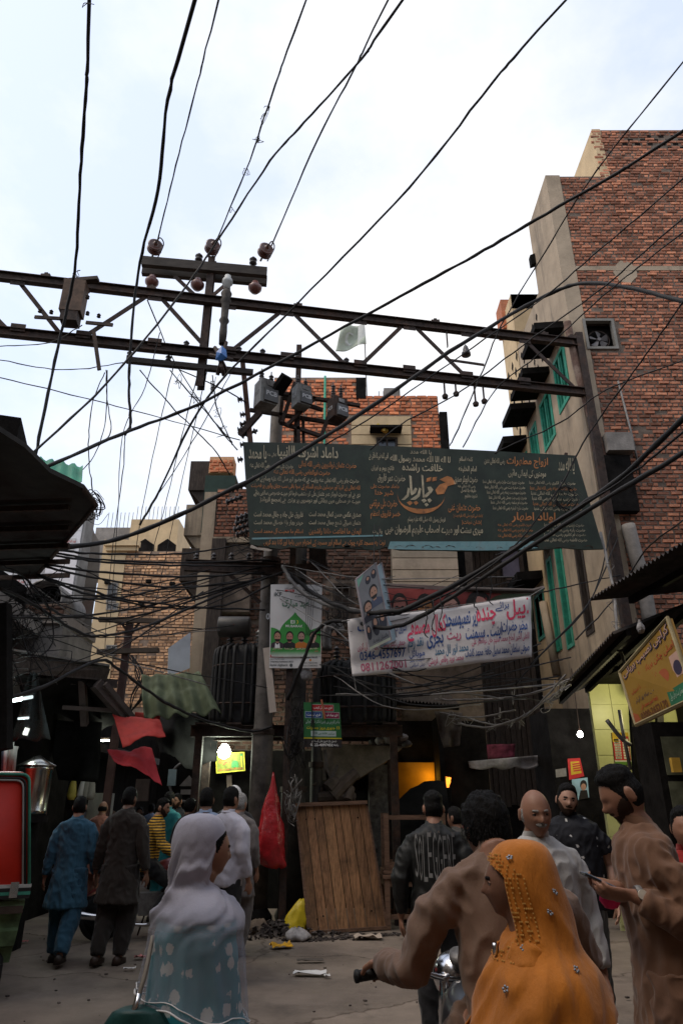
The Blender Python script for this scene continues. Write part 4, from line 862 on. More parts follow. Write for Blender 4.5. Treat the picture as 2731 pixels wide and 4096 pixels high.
def placard():
    for i, (dx, lb) in enumerate(((0, 'tilted hanging placard printed with portraits on grey in front of the banner'), (42, 'pale blue edged rear placard hanging behind the portrait placard'))):
        Yp = 9.75+.22*i
        t = thing('placard', lb, 'placard', W(1500, 2600, Yp))
        Q = Quad(W(1423+dx, 2318-18*i, Yp), W(1502+dx*.55, 2250, Yp+.28), W(1564+dx*.55, 2559, Yp+.28), W(1476+dx, 2602-10*i, Yp))
        board(t, 'panel', Q, [mat('placard_grey', (.19, .185, .185), .5, var=.15, vscale=3, bump=0), mat('placard_blue', (.24, .31, .34), .5, var=.2, bump=0)][i], 1, 1, .03)
        m = MB(); m.tube([Q(0, 0), Q(1, 0), Q(1, 1), Q(0, 1), Q(0, 0)], .014, 6); m.build('frame', mat('placard_rim', (.3, .26, .27), .6), t)
        if i == 0:
            dk = flat('placard_ink', (.03, .03, .04)); bl = flat('placard_suit', (.07, .08, .12))
            pg(t, Q, [(0, .14), (.4, 0), (0, 0)], mat('placard_green', (.2, .42, .3), .5), .002)
            portrait(t, Q, .64, .32, .18, .085, bl, True, .003); portrait(t, Q, .27, .46, .17, .08, dk, True, .0105)
            for cu, cv, ru, rv in ((.50, .13, .13, .055), (.80, .11, .13, .06), (.13, .78, .11, .10), (.46, .74, .16, .13), (.80, .73, .17, .12)):
                pg(t, Q, ell(cu, cv, ru, rv), dk, .003, 'portrait_patch'); pg(t, Q, ell(cu, cv-rv*.35, ru*.5, rv*.38), SKINP, .004, 'portrait_face')
            tx(t, Q, 'FULL', .12, .47, .42, .53, WHP, .008); tx(t, Q, 'پاکستان زندہ باد', .2, .89, .9, .96, dk, .004); pg(t, Q, rect(0, .965, 1, 1), flat('placard_line', (.4, .42, .3)), .003)
        m = MB(); m.tube([Q(.9, 0), Q(1.3, -.45)], .008, 5); m.build('hanging_wire', CABLE, t)
placard()
# ================================================================ yellow shop sign on the right
def sign_yellow():
    t = thing('shop_sign', 'tilted yellow food shop sign with phone number and green strip under the canopy', 'sign', W(2600, 2900, 5.4))
    Q = Quad(W(2478, 2690, 6.0), W(2668, 2472, 5.2), W(2775, 2790, 4.9), W(2543, 2900, 5.8))
    board(t, 'panel', Q, mat('sign_yellow', (.24, .13, .012), .5, var=.2, vscale=2, bump=.03, stain=(.2, .12, .03), stain_amt=.5, stain_scale=2), 1, 1, .04)
    m = MB(); m.tube([Q(0, 0), Q(1, 0), Q(1, 1), Q(0, 1), Q(0, 0)], .018, 6); m.build('frame', mat('sign_frame', (.25, .2, .1), .6), t)
    dk = flat('sign_purple', (.03, .02, .045)); rd = flat('sign_red', (.3, .035, .01)); gn = flat('sign_strip_green', (.015, .11, .05)); br = flat('sign_meat', (.30, .07, .02)); pk = flat('sign_pale', (.42, .26, .2))
    tx(t, Q, 'کراچی نصیب بریانی', .05, .03, .97, .22, dk, .006, .06); tx(t, Q, 'کراچی نصیب بریانی', .055, .05, .96, .2, pk, .010, .005)
    tx(t, Q, 'اصلی چکن بریانی پلاؤ', .25, .27, .97, .39, rd, .006, .01); tx(t, Q, 'ہر قسم کا گرم کھانا دستیاب', .1, .42, .6, .56, rd, .006, .01); tx(t, Q, 'شادی بیاہ پر آرڈر', .12, .60, .55, .70, dk, .006, .01)
    tx(t, Q, 'رابطہ نمبر محمد علی', .18, .74, .5, .83, rd, .006, .02); tx(t, Q, '0300-2652170', .14, .86, .62, .97, flat('sign_phone', (.10, .03, .01)), .006, .025)
    pg(t, Q, ell(.68, .60, .12, .13), pk, .003, 'plate_print'); pg(t, Q, ell(.68, .59, .095, .10), br, .006, 'food_print'); pg(t, Q, rect(.84, .42, .99, .70), pk, .003, 'photo_print'); pg(t, Q, ell(.92, .6, .06, .09), dk, .006, 'photo_print')
    pg(t, Q, rect(.66, .79, 1, 1), gn, .006, 'green_strip'); tx(t, Q, 'محمد رمضان بٹ بریانی والے', .69, .83, .97, .93, flat('strip_text', (.25, .35, .25)), .009); pg(t, Q, [(.0, .78), (.1, .86), (.12, .99), (.0, .99)], br, .006, 'food_print')
sign_yellow()
def picture_lit():
    t = thing('wall_picture', 'yellow green framed picture of domes lit by the bulb', 'picture', W(922, 3095, 13.0))
    Q = Quad(W(862, 3012, 13), W(978, 3008, 13), W(981, 3083, 13), W(866, 3094, 13))
    board(t, 'panel', Q, mat('picture_olive', (.14, .17, .02), .6, var=.5, vscale=12, bump=0), 1, 1, .03)
    ye = flat('picture_yellow', (.5, .45, .03)); gn = flat('picture_green', (.04, .2, .05)); rd = flat('picture_red', (.4, .05, .03))
    for a in (rect(0, 0, 1, .05), rect(0, .95, 1, 1), rect(0, .05, .03, .95), rect(.97, .05, 1, .95)): pg(t, Q, a, ye, .004, 'border')
    pg(t, Q, ell(.66, .62, .12, .2, 12, 0, math.pi)+[(.54, .78), (.78, .78)], gn, .004, 'dome_print'); pg(t, Q, rect(.87, .15, .91, .8), ye, .004, 'minaret_print'); pg(t, Q, ell(.89, .15, .035, .06), gn, .005, 'minaret_print')
    tx(t, Q, 'ماشاء اللہ لا قوۃ الا باللہ', .07, .80, .93, .92, rd, .005); tx(t, Q, 'یا رسول اللہ', .1, .3, .5, .6, rd, .005)
picture_lit()
# ================================================================ steel gantry across the street
ZL, ZU = 9.0, 10.17
def gs(s, z): return V(-5.78+10.56*s, 9.40+1.86*s, z)
def gpx(px, z):
    lo, hi = -.3, 1.2
    for _ in range(40):
        m = (lo+hi)/2
        if proj(gs(m, z))[0] < px: lo = m
        else: hi = m
    return gs(lo, z)
GD = Vector((10.56, 1.86, 0)).normalized(); GN = Vector((GD.y, -GD.x, 0))
def insul(m, c, r, h, n=3, axis=(0, 0, 1)):   # stacked sheds
    p = []
    for k in range(n):
        z = h*k/n; p += [(r*.45, z), (r, z+h/n*.25), (r*.9, z+h/n*.45), (r*.45, z+h/n*.6)]
    return m.lathe(c, [(0.001, 0)]+p+[(r*.4, h), (.001, h)], 12, axis)
def gantry():
    t = thing('gantry', 'rusty steel lattice gantry spanning the street on end posts', 'gantry', gs(.5, 0))
    for z in (ZL, ZU):
        m = MB(); m.ibeam(gs(-.13, z), gs(1.0, z), .12, .17, .014); m.build('beam', STEEL, t)
    for a, b in ((75, 245), (590, 335), (643, 834), (1125, 918), (1172, 1380), (1610, 1440), (1660, 1865), (2095, 2300), (-190, 30)):
        m = MB(); m.beam(gpx(a, ZU-.06), gpx(b, ZL+.06), .02, .075); m.build('brace', STEEL, t)
    for px in (75, 335, 620, 918, 1148, 1440, 1635, 1865, 2095):
        for z, dz in ((ZU, -.10), (ZL, .10)):
            m = MB(); c = gpx(px, z+dz)+GN*.03; m.box(c, (.24, .012, .15), math.atan2(GD.y, GD.x)); g_ = m.build('gusset_plate', STEEL, t)
            for k in (-1, 1): m = MB(); m.lathe(c+GD*(.07*k), [(.001, 0), (.014, 0), (.012, .018), (.001, .02)], 6, GN); m.build('bolt', STEEL, g_)
    for s in (-.13, 1.0):
        m = MB(); p = gs(s, 0); m.box((p.x, p.y, 5.2), (.14, .14, 10.4)); m.build('post', STEEL, t)
    for s in (.05, .22, .47, .72, .93, .985):
        m = MB(); m.box(gs(s, ZU+.11), (.16, .1, .05)); m.box(gs(s, ZU+.14), (.06, .06, .08)); m.build('clamp', STEEL, t)
    m = MB(); a, b = gpx(500, ZL-.25)+V(0, .1, 0), gpx(1010, ZL-.25)+V(0, .1, 0); m.beam(a, b, .09, .10); arm = m.build('lower_crossarm', mat('old_timber', (.05, .042, .036), .85, var=.4, stretch=(1, 6, 6)), t)
    for px in (512, 668): m = MB(); insul(m, gpx(px, ZL-.19)+V(0, .1, 0), .055, .13, 2); m.build('pin_insulator', CERAMD, arm, True)
    for px in (745, 955, 1050, 1190, 1385): m = MB(); insul(m, gpx(px, ZL+.09), .055, .12, 2); m.build('pin_insulator', CERAMD, t, True)
    for px, dz in ((1775, .28), (1895, .38), (1930, .30), (1820, .2)):
        m = MB(); c = gpx(px, ZL-.1); m.tube([c, c-V(0, 0, dz)], .018, 6); m.lathe(c-V(0, 0, dz+.08), [(.001, 0), (.05, .01), (.06, .06), (.03, .1), (.001, .1)], 10); m.build('hanging_hook', STEEL, t)
    m = MB(); c = gpx(1860, ZU-.35); m.lathe(c-V(0, 0, .25), [(.001, 0), (.09, 0), (.085, .06), (.05, .09), (.06, .13), (.04, .2), (.001, .26)], 14); m.build('bell_insulator', CERAMD, t, True)
    m = MB(); m.beam(gpx(1790, ZU-.75), gpx(1935, ZU-.78), .02, .05); m.build('side_bar', STEEL, t)
    m = MB(); a = gpx(1785, ZU-.1); m.beam(a, a-V(0, 0, .35), .02, .06, (0, 1, 0)); m.build('strap', STEEL, t)
gantry()
def t_pole():
    c = gpx(812, ZL)+GN*-.14; Yt = c.y
    t = thing('crossarm_pole', 'timber crossarm pole with brown disc insulators standing on the gantry', 'utility pole', (c.x, c.y, ZL))
    zt = W(826, 1035, Yt).z
    m = MB(); m.ibeam((c.x, Yt, 8.35), (c.x, Yt, zt), .13, .15, .015, (0, 1, 0)); m.build('post', STEEL, t)
    tim = mat('old_timber', (.05, .042, .036), .85)
    for y0, y1, dy in ((1052, 1078, -.13), (1090, 1110, .13)):
        m = MB(); a, b = W(577, y0, Yt+dy), W(1064, y1, Yt+dy*1); z = (a.z+b.z)/2; m.beam((a.x, Yt+dy-.1, z+.02), (b.x, Yt+dy+.15, z-.02), .1, .2); m.build('crossarm', tim, t)
    for a, b in (((700, 1105), (800, 1200)), ((930, 1115), (830, 1200))):
        m = MB(); m.beam(W(*a, Yt-.1), W(*b, Yt-.06), .02, .07); m.build('arm_brace', STEEL, t)
    for px, py, ex in ((617, 1000, (875, 0)), (845, 1000, (1225, 0)), (1056, 1015, (1550, 0))):
        p = W(px, py, Yt-.1); d = (W(ex[0], ex[1], 5.6)-p).normalized()
        m = MB(); 
        for k in range(2): m.lathe(p+d*(.02+.13*k), [(.03, -.05), (.05, -.03), (.135, -.02), (.14, 0), (.11, .02), (.10, .005), (.075, .025), (.065, .01), (.04, .04), (.03, .07)], 18, d)
        ins = m.build('disc_insulator', CERAM, t, True)
        m = MB(); m.tube([p-d*.2, p+d*.25], .02, 6); m.tube(catmull([p+d*.2, p+d*.25+V(.06, 0, .08), p+d*.1+V(.16, 0, .05), p-d*.1+V(.1, 0, -.1)], 4), .012, 5); m.build('clamp', STEEL, ins)
    for px, py in ((795, 1018), (1012, 1032)):
        m = MB(); insul(m, W(px, py+25, Yt-.05), .075, .17, 2); m.build('pin_insulator', CERAMD, t, True)
    for px, py in ((608, 1128), (1020, 1152), (790, 1140)):
        m = MB(); p = W(px, py, Yt-.02); m.lathe(p-V(0, 0, .12), [(.001, 0), (.07, .02), (.125, .09), (.13, .14), (.08, .2), (.06, .26), (.001, .27)], 16); m.build('ball_insulator', mat('ceramic_red', (.13, .045, .035), .35, var=.2, bump=0, spec=.6), t, True)
    # insulator column with blue rag
    q = W(893, 1330, Yt-.35); q2 = W(893, 1105, Yt-.35)
    u = thing('fuse_column', 'pale ceramic topped fuse column clamped to the gantry beside the crossarm pole', 'insulator', q)
    m = MB(); h = q2.z-q.z; m.lathe(q, [(.001, -.25), (.06, -.25), (.07, 0), (.06, h*.15), (.09, h*.2), (.065, h*.25), (.07, h*.5), (.1, h*.55), (.07, h*.6), (.1, h*.68), (.06, h*.75), (.001, h*.76)], 14); m.build('column', mat('weathered_column', (.045, .038, .032), .7, var=.6, vscale=10), u, True)
    m = MB(); m.lathe(q+V(0, 0, h*.75), [(.001, 0), (.065, 0), (.06, h*.1), (.1, h*.12), (.09, h*.18), (.06, h*.2), (.06, h*.25), (.001, h*.26)], 14); m.build('ceramic_cap', PALE, u, True)
    m = MB()
    for a, b in (((860, 1390), (905, 1480)), ((905, 1370), (870, 1500)), ((840, 1420), (930, 1440)), ((880, 1440), (895, 1500))): m.tube(catmull([W(*a, Yt-.35), (W(*a, Yt-.5)+W(*b, Yt-.5))/2, W(*b, Yt-.35)], 4), .035, 6)
    m.build('clamp_mass', STEEL, u)
    b = MB(); rg = random.Random(3); P = [(888, 1382), (905, 1400), (908, 1430), (885, 1442), (862, 1438), (866, 1408)]
    c0 = W(885, 1412, Yt-.62); ring = [W(x, y, Yt-.55+rg.uniform(-.03, .03)) for x, y in P]
    b.v = [tuple(c0)]+[tuple(p) for p in ring]+[tuple(p+V(0, .02, 0)) for p in ring]; n = len(ring)
    b.f = [(0, 1+i, 1+(i+1) % n) for i in range(n)]+[(1+i, 1+n+i, 1+n+(i+1) % n, 1+(i+1) % n) for i in range(n)]+[tuple(1+n+i for i in range(n))]
    b.build('plastic_bag', mat('blue_plastic', (.05, .16, .42), .4, var=.2, bump=.2), label='scrap of bright blue plastic bag caught on the gantry', cat='bag')
    # brown box hung on the gantry
    p = gpx(300, 9.6)+GN*.16; u = thing('switch_box', 'brown rusty switch box hung on the left part of the gantry', 'switch box', p-V(0, 0, .5))
    rot = .12
    m = MB(); m.box(p+V(0, 0, .12), (.36, .26, .66), rot); m.build('case', mat('brown_case', (.085, .05, .032), .7, var=.5, vscale=6), u)
    m = MB(); m.box(p-V(0, 0, .3), (.28, .24, .22), rot); m.build('base', STEEL, u)
    m = MB(); m.beam(p+V(-.22, 0, .5), p+V(.36, 0, .56), .12, .07); m.build('hanger', STEEL, u)
    for a, bb in (((140, 1268), (255, 1275)), ((345, 1290), (452, 1300)), ((375, 1320), (398, 1480))):
        m = MB(); m.beam(W(*a, p.y-.05), W(*bb, p.y-.05), .03, .06); m.build('bracket', STEEL, u)
    for px, py in ((160, 1250), (205, 1255), (395, 1270), (262, 1200), (350, 1195), (258, 1250), (350, 1260)):
        m = MB(); insul(m, W(px, py, p.y-.08), .035, .08, 2); m.build('stud', STEEL, u)
t_pole()
def breakers():
    Yr = 11.0
    t = thing('breaker_rack', 'black angle iron rack carrying grey breaker boxes above the signboard', 'rack', W(1200, 1770, Yr))
    fr = [((1020, 1558), (1440, 1622)), ((1120, 1690), (1285, 1745)), ((1120, 1690), (1130, 1590)), ((1285, 1745), (1320, 1650)), ((1130, 1590), (1290, 1640)), ((1000, 1640), (1380, 1700)), ((1150, 1700), (1260, 1590)), ((1190, 1485), (1195, 1775)), ((1212, 1680), (1214, 1775)), ((1180, 1530), (1128, 1690))]
    for k, (a, b) in enumerate(fr):
        m = MB(); m.beam(W(*a, Yr-.15+.09*(k % 3)), W(*b, Yr-.15+.09*(k % 3)), .06, .07, (0, 1, 0)); m.build('angle_iron', STEEL, t)
    m = MB(); m.box((W(1190, 1600, Yr+.1).x, Yr+.12, 5.0), (.1, .1, 10.0)); m.build('post', STEEL, t)
    m = MB(); a = W(1150, 1560, Yr-.2); b = W(1160, 1500, Yr-.5); m.beam(W(1105, 1570, Yr-.3), W(1150, 1505, Yr-.5), .22, .12); m.build('arm_box', BLACK_AND_SHADE, t)
    for i, (px, py, s) in enumerate(((1062, 1580, .9), (1205, 1590, .76), (1348, 1640, .75))):
        c = W(px, py, Yr-.3); u = thing('breaker_box', ['grey breaker box with twin bushings nearest the sign pole', 'grey breaker box in the middle of the rack', 'grey breaker box with tall bushings at the end of the rack'][i], 'breaker box', c-V(0, 0, .3*s), group='breaker boxes on the rack')
        rz = .55; R = Matrix.Rotation(rz, 3, 'Z')
        def L(x, y, z): return c+R@V(x*s, y*s, z*s)
        m = MB(); m.box(c, (.36*s, .34*s, .56*s), rz); case = m.build('case', mat('breaker_grey', (.2, .2, .19), .5, var=.35, vscale=6, stain=(.06, .045, .035), stain_amt=.7, stain_scale=5) if i < 2 else STEEL, u)
        m = MB(); m.box(L(.04, -.19, -.1), (.30*s, .06*s, .3*s), rz); m.build('dark_panel', mat('panel_dark_grey', (.10, .10, .10), .6), u)
        lettering(u, 'PCB', L(-.08, -.224, -.13), R@X, Zv, .24*s, .11*s, flat('pcb_letter', (.5, .5, .5)), .03)
        lettering(u, 'OSD' if i == 0 else 'PCB', L(-.182, .12, -.05), R@-Y_, Zv, .2*s, .1*s, flat('pcb_letter', (.5, .5, .5)) if i else flat('pcb_letter_dark', (.1, .1, .1)), .02)
        m = MB(); m.box(L(.02, -.175, .18), (.16*s, .02, .1*s), rz); m.build('name_plate', STEELG, u)
        hh = .26 if i < 2 else .42
        for x in (-.1, .12):
            m = MB(); insul(m, L(x, .02, .28), .055*s, hh*s, 4 if i < 2 else 6); m.tube([L(x, .02, .28+hh), L(x, .02, .36+hh)], .012, 5); m.build('bushing', CERAMD, u, True)
breakers()
# ================================================================ poles, transformers
YP = 11.4
def poles():
    x1 = W(1062, 2700, YP).x; x2 = W(1185, 2700, YP+.1).x
    for i, (x, y, r, top, lb) in enumerate(((x1, YP, .17, 9.0, 'pale scuffed steel pole left of the Eid poster'), (x2, YP+.15, .19, 6.2, 'dark steel pole behind the Eid poster'), (W(1268, 2800, YP+.3).x, YP+.35, .11, 3.6, 'thin dark post beside the small green notice'))):
        t = thing('utility_pole', lb, 'utility pole', (x, y, 0))
        pm = mat('pole_paint_%d' % i, [(.095, .083, .073), (.04, .036, .033), (.05, .045, .04)][i], .7, .2, var=.5, vscale=5, bump=.2, stain=(.04, .035, .03), stain_amt=.7, stain_scale=2.5)
        m = MB(); m.tube([V(x, y, z) for z in (0, top*.3, top*.31, top*.62, top*.63, top)], [r, r, r*.87, r*.87, r*.74, r*.68], 18); m.build('shaft', pm, t, True)
        for z in (top*.3, top*.62):
            m = MB(); m.lathe((x, y, z-.04), [(r*.9, 0), (r*1.1, 0), (r*1.1, .08), (r*.8, .08)], 18); m.build('collar', STEEL, t)
        if i == 0:
            m = MB(); m.lathe((x, y, 0), [(r*1.5, 0), (r*1.45, .16), (r*1.02, .26)], 16); m.build('footing', BLACK_AND_SHADE, t)
            a, b = W(742, 2262, YP-.25), W(1110, 2262, YP-.25); m = MB(); m.ibeam((a.x, YP-.27, a.z), (b.x+.1, YP-.27, a.z-.08), .1, .2, .014); m.build('crossarm', STEEL, t)
            m = MB(); m.beam(W(900, 2280, YP-.24), W(1040, 2410, YP-.2), .05, .06); m.build('arm_brace', STEEL, t)
            for k in range(4):
                m = MB(); c = W(785+70*k, 2238, YP-.27); insul(m, c, .05, .12, 2); m.build('pin_insulator', CERAMD, t, True)
            # rows of insulators seen beside the signboard
            for k, (px, py) in enumerate(((925, 1960), (905, 2010), (945, 2075), (942, 2095), (935, 2120), (945, 2140), (960, 1700), (965, 1745))):
                m = MB(); p = W(px, py, YP-.5); insul(m, p, .06, .32, 4, (1, -.2, .3)); m.build('strain_insulator', CERAMD, t, True)
        if i == 1:
            a, b = W(1012, 2272, YP-.1), W(1310, 2268, YP-.1); m = MB(); m.beam((a.x, y-.26, a.z), (b.x, y-.26, b.z), .08, .1); m.build('crossarm', STEEL, t)
            m = MB(); m.box((x+.33, y-.1, W(1240, 2220, YP).z), (.3, .3, .4)); m.build('junction_box', STEEL, t)
    # sign support post above the board
    t = thing('support_post', 'leaning rusty channel post at the left edge of the signboard', 'post', W(1000, 1780, 10.75))
    m = MB(); m.beam(W(970, 1440, 10.75), W(1003, 1780, 10.75), .09, .06, (0, 1, 0)); m.build('channel', mat('rust_channel', (.09, .045, .03), .8, var=.5), t)
    m = MB(); m.beam(W(960, 1740, 10.72), W(1040, 1650, 10.72), .1, .09, (0, 1, 0)); m.build('bracket', STEEL, t)
    for k in range(5):
        m = MB(); insul(m, W(950+10*(k % 2), 1600+60*k, 10.7), .06, .1, 2, (1, 0, .2)); m.build('small_insulator', CERAMD, t)
poles()
def transformer(px, py0, py1, Yt, wd, dp, lb, z0, drum):
    c = W(px, py1, Yt); t = thing('transformer', lb, 'transformer', (c.x, Yt, z0), group='pole mounted transformers')
    zt = W(px, py0, Yt).z; h = zt-z0; tm = mat('transformer_grey', (.028, .028, .028), .65, .3, var=.4, bump=.2)
    n = 20
    def ring(r, z): return [V(c.x+wd/2*r*(abs(math.cos(a))**.75)*(1 if math.cos(a) > 0 else -1), Yt+dp/2*r*(abs(math.sin(a))**.75)*(1 if math.sin(a) > 0 else -1), z) for a in [k*2*math.pi/n for k in range(n)]]
    m = MB(); m.loft([ring(.84, z0), ring(.86, z0+.05), ring(.86, zt-.16), ring(.80, zt-.05), ring(.62, zt)]); m.build('tank', tm, t, True)
    for k in range(26):
        a = k*2*math.pi/26; ca, sa = math.cos(a), math.sin(a); o = V(c.x+wd/2*.9*(abs(ca)**.75)*(1 if ca > 0 else -1), Yt+dp/2*.9*(abs(sa)**.75)*(1 if sa > 0 else -1), 0)
        m = MB(); q = catmull([V(o.x, o.y, z0+.08), V(o.x+.05*ca, o.y+.05*sa, z0+.14), V(o.x+.05*ca, o.y+.05*sa, zt-.2), V(o.x-.03*ca, o.y-.03*sa, zt-.06), V(o.x-.16*ca, o.y-.16*sa, zt)], 3); m.tube(q, .032, 6); m.build('cooling_tube', tm, t, True)
    for zz in (z0+h*.25, z0+h*.72):
        m = MB(); R = ring(1.03, zz); m.tube(R+[R[0]], .018, 5); m.build('strap', STEEL, t)
    for k in range(3):
        m = MB(); insul(m, V(c.x-.25*wd+.25*wd*k, Yt, zt-.03), .07, .34, 5); m.build('bushing', PALE if k == 2 else CERAMD, t, True)
    if drum:
        m = MB(); m.lathe(V(c.x-drum, Yt-dp*.25, zt+.32), [(.001, 0), (.17, .01), (.18, .03), (.18, drum*1.2), (.17, drum*1.2+.02), (.001, drum*1.2+.03)], 18, (1, 0, 0)); d = m.build('conservator', mat('conservator_grey', (.06, .058, .055), .5, .3, var=.4), t, True)
    return t
def transformers():
    tl = transformer(960, 2590, 2905, 12.1, 1.0, .9, 'black finned transformer tank left of the steel poles', 2.85, .45)
    tr = transformer(1425, 2655, 2915, 12.1, 1.35, 1.1, 'black finned transformer tank under the white banner', 2.85, 0)
    lettering(tl, '0', W(1063, 2478, 11.15), X, Zv, .07, .11, flat('digit_white', (.5, .5, .5)), .04)
    c = W(1355, 2545, 11.9); m = MB(); m.tube(catmull([c+V(-.2, 0, -.25), c+V(-.2, 0, .1), c+V(-.05, 0, .22), c+V(.05, 0, .05)], 5), .09, 10); m.build('oil_elbow', STEELG, tr, True)
    t = thing('transformer_platform', 'sooty steel platform carrying both transformers', 'platform', (W(1180, 2920, 12).x, 12, 0))
    x0, x1 = W(785, 2910, 12.1).x, W(1600, 2910, 12.1).x
    for y in (11.7, 12.5):
        m = MB(); m.ibeam((x0, y, 2.75), (x1, y, 2.75), .12, .18, .014); m.build('beam', STEEL, t)
    for k in range(7):
        m = MB(); x = x0+.2+(x1-x0-.4)*k/6; m.span((x-.12, 11.6, 2.845), (x+.12, 12.6, 2.875)); m.build('deck_plate', STEEL, t)
    for x in (x0+.15, x1-.15):
        for y in (11.7, 12.5):
            m = MB(); m.beam((x, y, 0), (x, y, 2.66), .12, .12, (0, 1, 0)); m.build('leg', STEEL, t)
    for a, b in (((1275, 3030), (1340, 3180)), ((1350, 3060), (1290, 3190)), ((1300, 3000), (1320, 3200)), ((1240, 3060), (1262, 3300))):
        m = MB(); m.beam(W(*a, 11.9), W(*b, 11.9), .05, .05); m.build('lattice_strut', STEELG, t)
transformers()
# ================================================================ overhead cables
def wire(label, r, pts, m=CABLE, ext=(0, 0), knots=0, group='overhead cables', name='overhead_cable', cat='cable'):
    P = [W(*p) for p in pts]
    if ext[0]: P = [P[0]+(P[0]-P[1]).normalized()*ext[0]]+P
    if ext[1]: P = P+[P[-1]+(P[-1]-P[-2]).normalized()*ext[1]]
    C = catmull(P, 7); mb = MB(); j = random.Random(int(pts[0][0]*7+pts[0][1])); C = [c if i in (0, len(C)-1) else c+V(j.gauss(0, .004), 0, j.gauss(0, .005)) for i, c in enumerate(C)]; mb.tube(C, [r*j.uniform(.85, 1.2) for c in C], 6)
    if knots:
        rg = random.Random(len(pts)*7+int(pts[0][0]))
        for k in range(knots):
            c = C[rg.randrange(2, len(C)-2)]; q = [c+V(rg.gauss(0, .05), rg.gauss(0, .03), rg.gauss(-.03, .07)) for _ in range(6)]; mb.tube(catmull([c]+q, 3), .005, 4)
    return mb.build(name, m, None, True, label=label, cat=cat, group=group, fix=False)
def cables():
    E1 = (6, 0)
    wire('black line running overhead from the left disc insulator', .012, [(875, 0, 5.6), (790, 330, 6.7), (705, 660, 8.2), (625, 985, 10.1)], ext=E1)
    wire('black line running overhead from the middle disc insulator', .013, [(1225, 0, 5.6), (1100, 340, 6.7), (1000, 640, 8.1), (865, 965, 10.0)], ext=E1, knots=7)
    wire('black line running overhead from the right disc insulator', .013, [(1550, 0, 5.6), (1420, 270, 6.5), (1270, 560, 7.7), (1085, 985, 10.0)], ext=E1)
    wire('thick black cable dropping past the brown switch box', .022, [(357, 0, 5.0), (346, 350, 5.8), (322, 700, 6.8), (298, 1090, 8.2), (232, 1390, 8.8), (150, 1790, 9.0), (140, 1830, 9.0)], ext=E1, knots=2)
    wire('thick black cable dropping in front of the gantry left of the crossarm', .022, [(779, 0, 5.0), (672, 400, 6.0), (632, 760, 7.2), (560, 1050, 8.6), (525, 1360, 9.1), (517, 1560, 9.3), (523, 1690, 9.4), (500, 1740, 9.4)], ext=E1)
    wire('black cable crossing two others high over the street then behind the crossarm', .017, [(1611, 0, 5.2), (1445, 235, 6.0), (1219, 488, 7.0), (1080, 645, 7.8), (871, 960, 8.9), (697, 1210, 9.0), (420, 1540, 8.8), (70, 1870, 8.2)], ext=E1)
    wire('black cable sloping from high right down across the gantry', .019, [(2259, 0, 5.2), (1968, 331, 6.2), (1637, 749, 7.4), (1185, 1219, 9.0), (830, 1590, 9.4), (640, 1960, 9.8), (560, 2100, 9.8)], ext=E1)
    wire('thick black cable from the brick parapet sagging over the gantry to the left canopy', .024, [(2731, 520, 6.4), (2470, 690, 7.0), (2140, 880, 7.8), (1900, 1020, 8.3), (1600, 1185, 8.8), (1200, 1405, 9.1), (796, 1616, 9.1), (520, 1723, 8.8), (176, 1872, 7.6)], ext=E1)
    wire('thin cable falling steeply along the brick corner', .013, [(2731, 245, 6.2), (2386, 680, 7.8), (2177, 1010, 9.2), (2010, 1290, 9.8), (1930, 1480, 10.1), (1820, 1740, 10.4), (1790, 1790, 10.5)], ext=E1)
    wire('thickest cable bending over the brick corner and sweeping down to the left', .032, [(2731, 1205, 7.6), (2508, 1150, 8.4), (2330, 1133, 9.2), (2177, 1185, 9.6), (1846, 1376, 9.6), (1480, 1629, 9.6), (1219, 1794, 9.5), (940, 1951, 9.3), (523, 2140, 9.0), (235, 2195, 8.4)], ext=(3, 0))
    wire('thin cable above the bent thick cable on the brick wall', .012, [(2731, 714, 7.0), (2404, 993, 8.4), (2160, 1200, 9.4), (1846, 1420, 9.6), (1500, 1660, 9.8), (1300, 1780, 10.2)], ext=E1)
    wire('thin twin cable crossing the brick wall below the fan window line', .012, [(2731, 870, 7.0), (2421, 1140, 8.6), (2090, 1380, 9.5), (1850, 1560, 9.9), (1600, 1700, 10.1), (1480, 1800, 10.3)], ext=E1)
    wire('thin cable running beside the twin cable to the signboard', .011, [(2731, 930, 7.0), (2450, 1150, 8.4), (2150, 1420, 9.4), (1980, 1560, 10.0), (1850, 1790, 10.5)], ext=E1)
    wire('thin cable falling across the right end of the signboard', .013, [(2731, 1205, 7.4), (2560, 1450, 8.6), (2350, 1740, 9.6), (2230, 1960, 9.9), (2060, 2180, 10.2), (1980, 2220, 10.3)], ext=(3, 0))
    wire('slack thin cable between brick wall and signboard top', .011, [(2731, 1440, 8.4), (2420, 1560, 9.6), (2240, 1690, 10.2), (2000, 1800, 10.45), (1985, 1815, 10.5)], ext=(3, 0))
    wire('thick cable bundle sagging past the placard to the Eid poster', .034, [(2731, 1672, 6.8), (2473, 1916, 8.0), (2247, 2073, 8.8), (1916, 2282, 9.4), (1655, 2421, 9.5), (1540, 2450, 9.6), (1400, 2440, 10.2), (1250, 2370, 10.9), (1130, 2270, 11.1)], ext=(3, 0))
    wire('second thick cable under the bundle looping onto the poster', .03, [(2731, 1811, 6.8), (2352, 2038, 8.2), (2003, 2264, 9.2), (1700, 2455, 9.5), (1560, 2510, 9.6), (1440, 2495, 10.2), (1330, 2485, 10.6), (1260, 2530, 10.7), (1210, 2650, 10.8), (1150, 2800, 11.0)], ext=(3, 0))
    wire('thin companion cable strapped under the thick bundle', .014, [(2731, 1730, 6.8), (2473, 1930, 7.95), (2150, 2130, 8.9), (1850, 2340, 9.4), (1640, 2440, 9.5), (1500, 2470, 9.7)], ext=(3, 0))
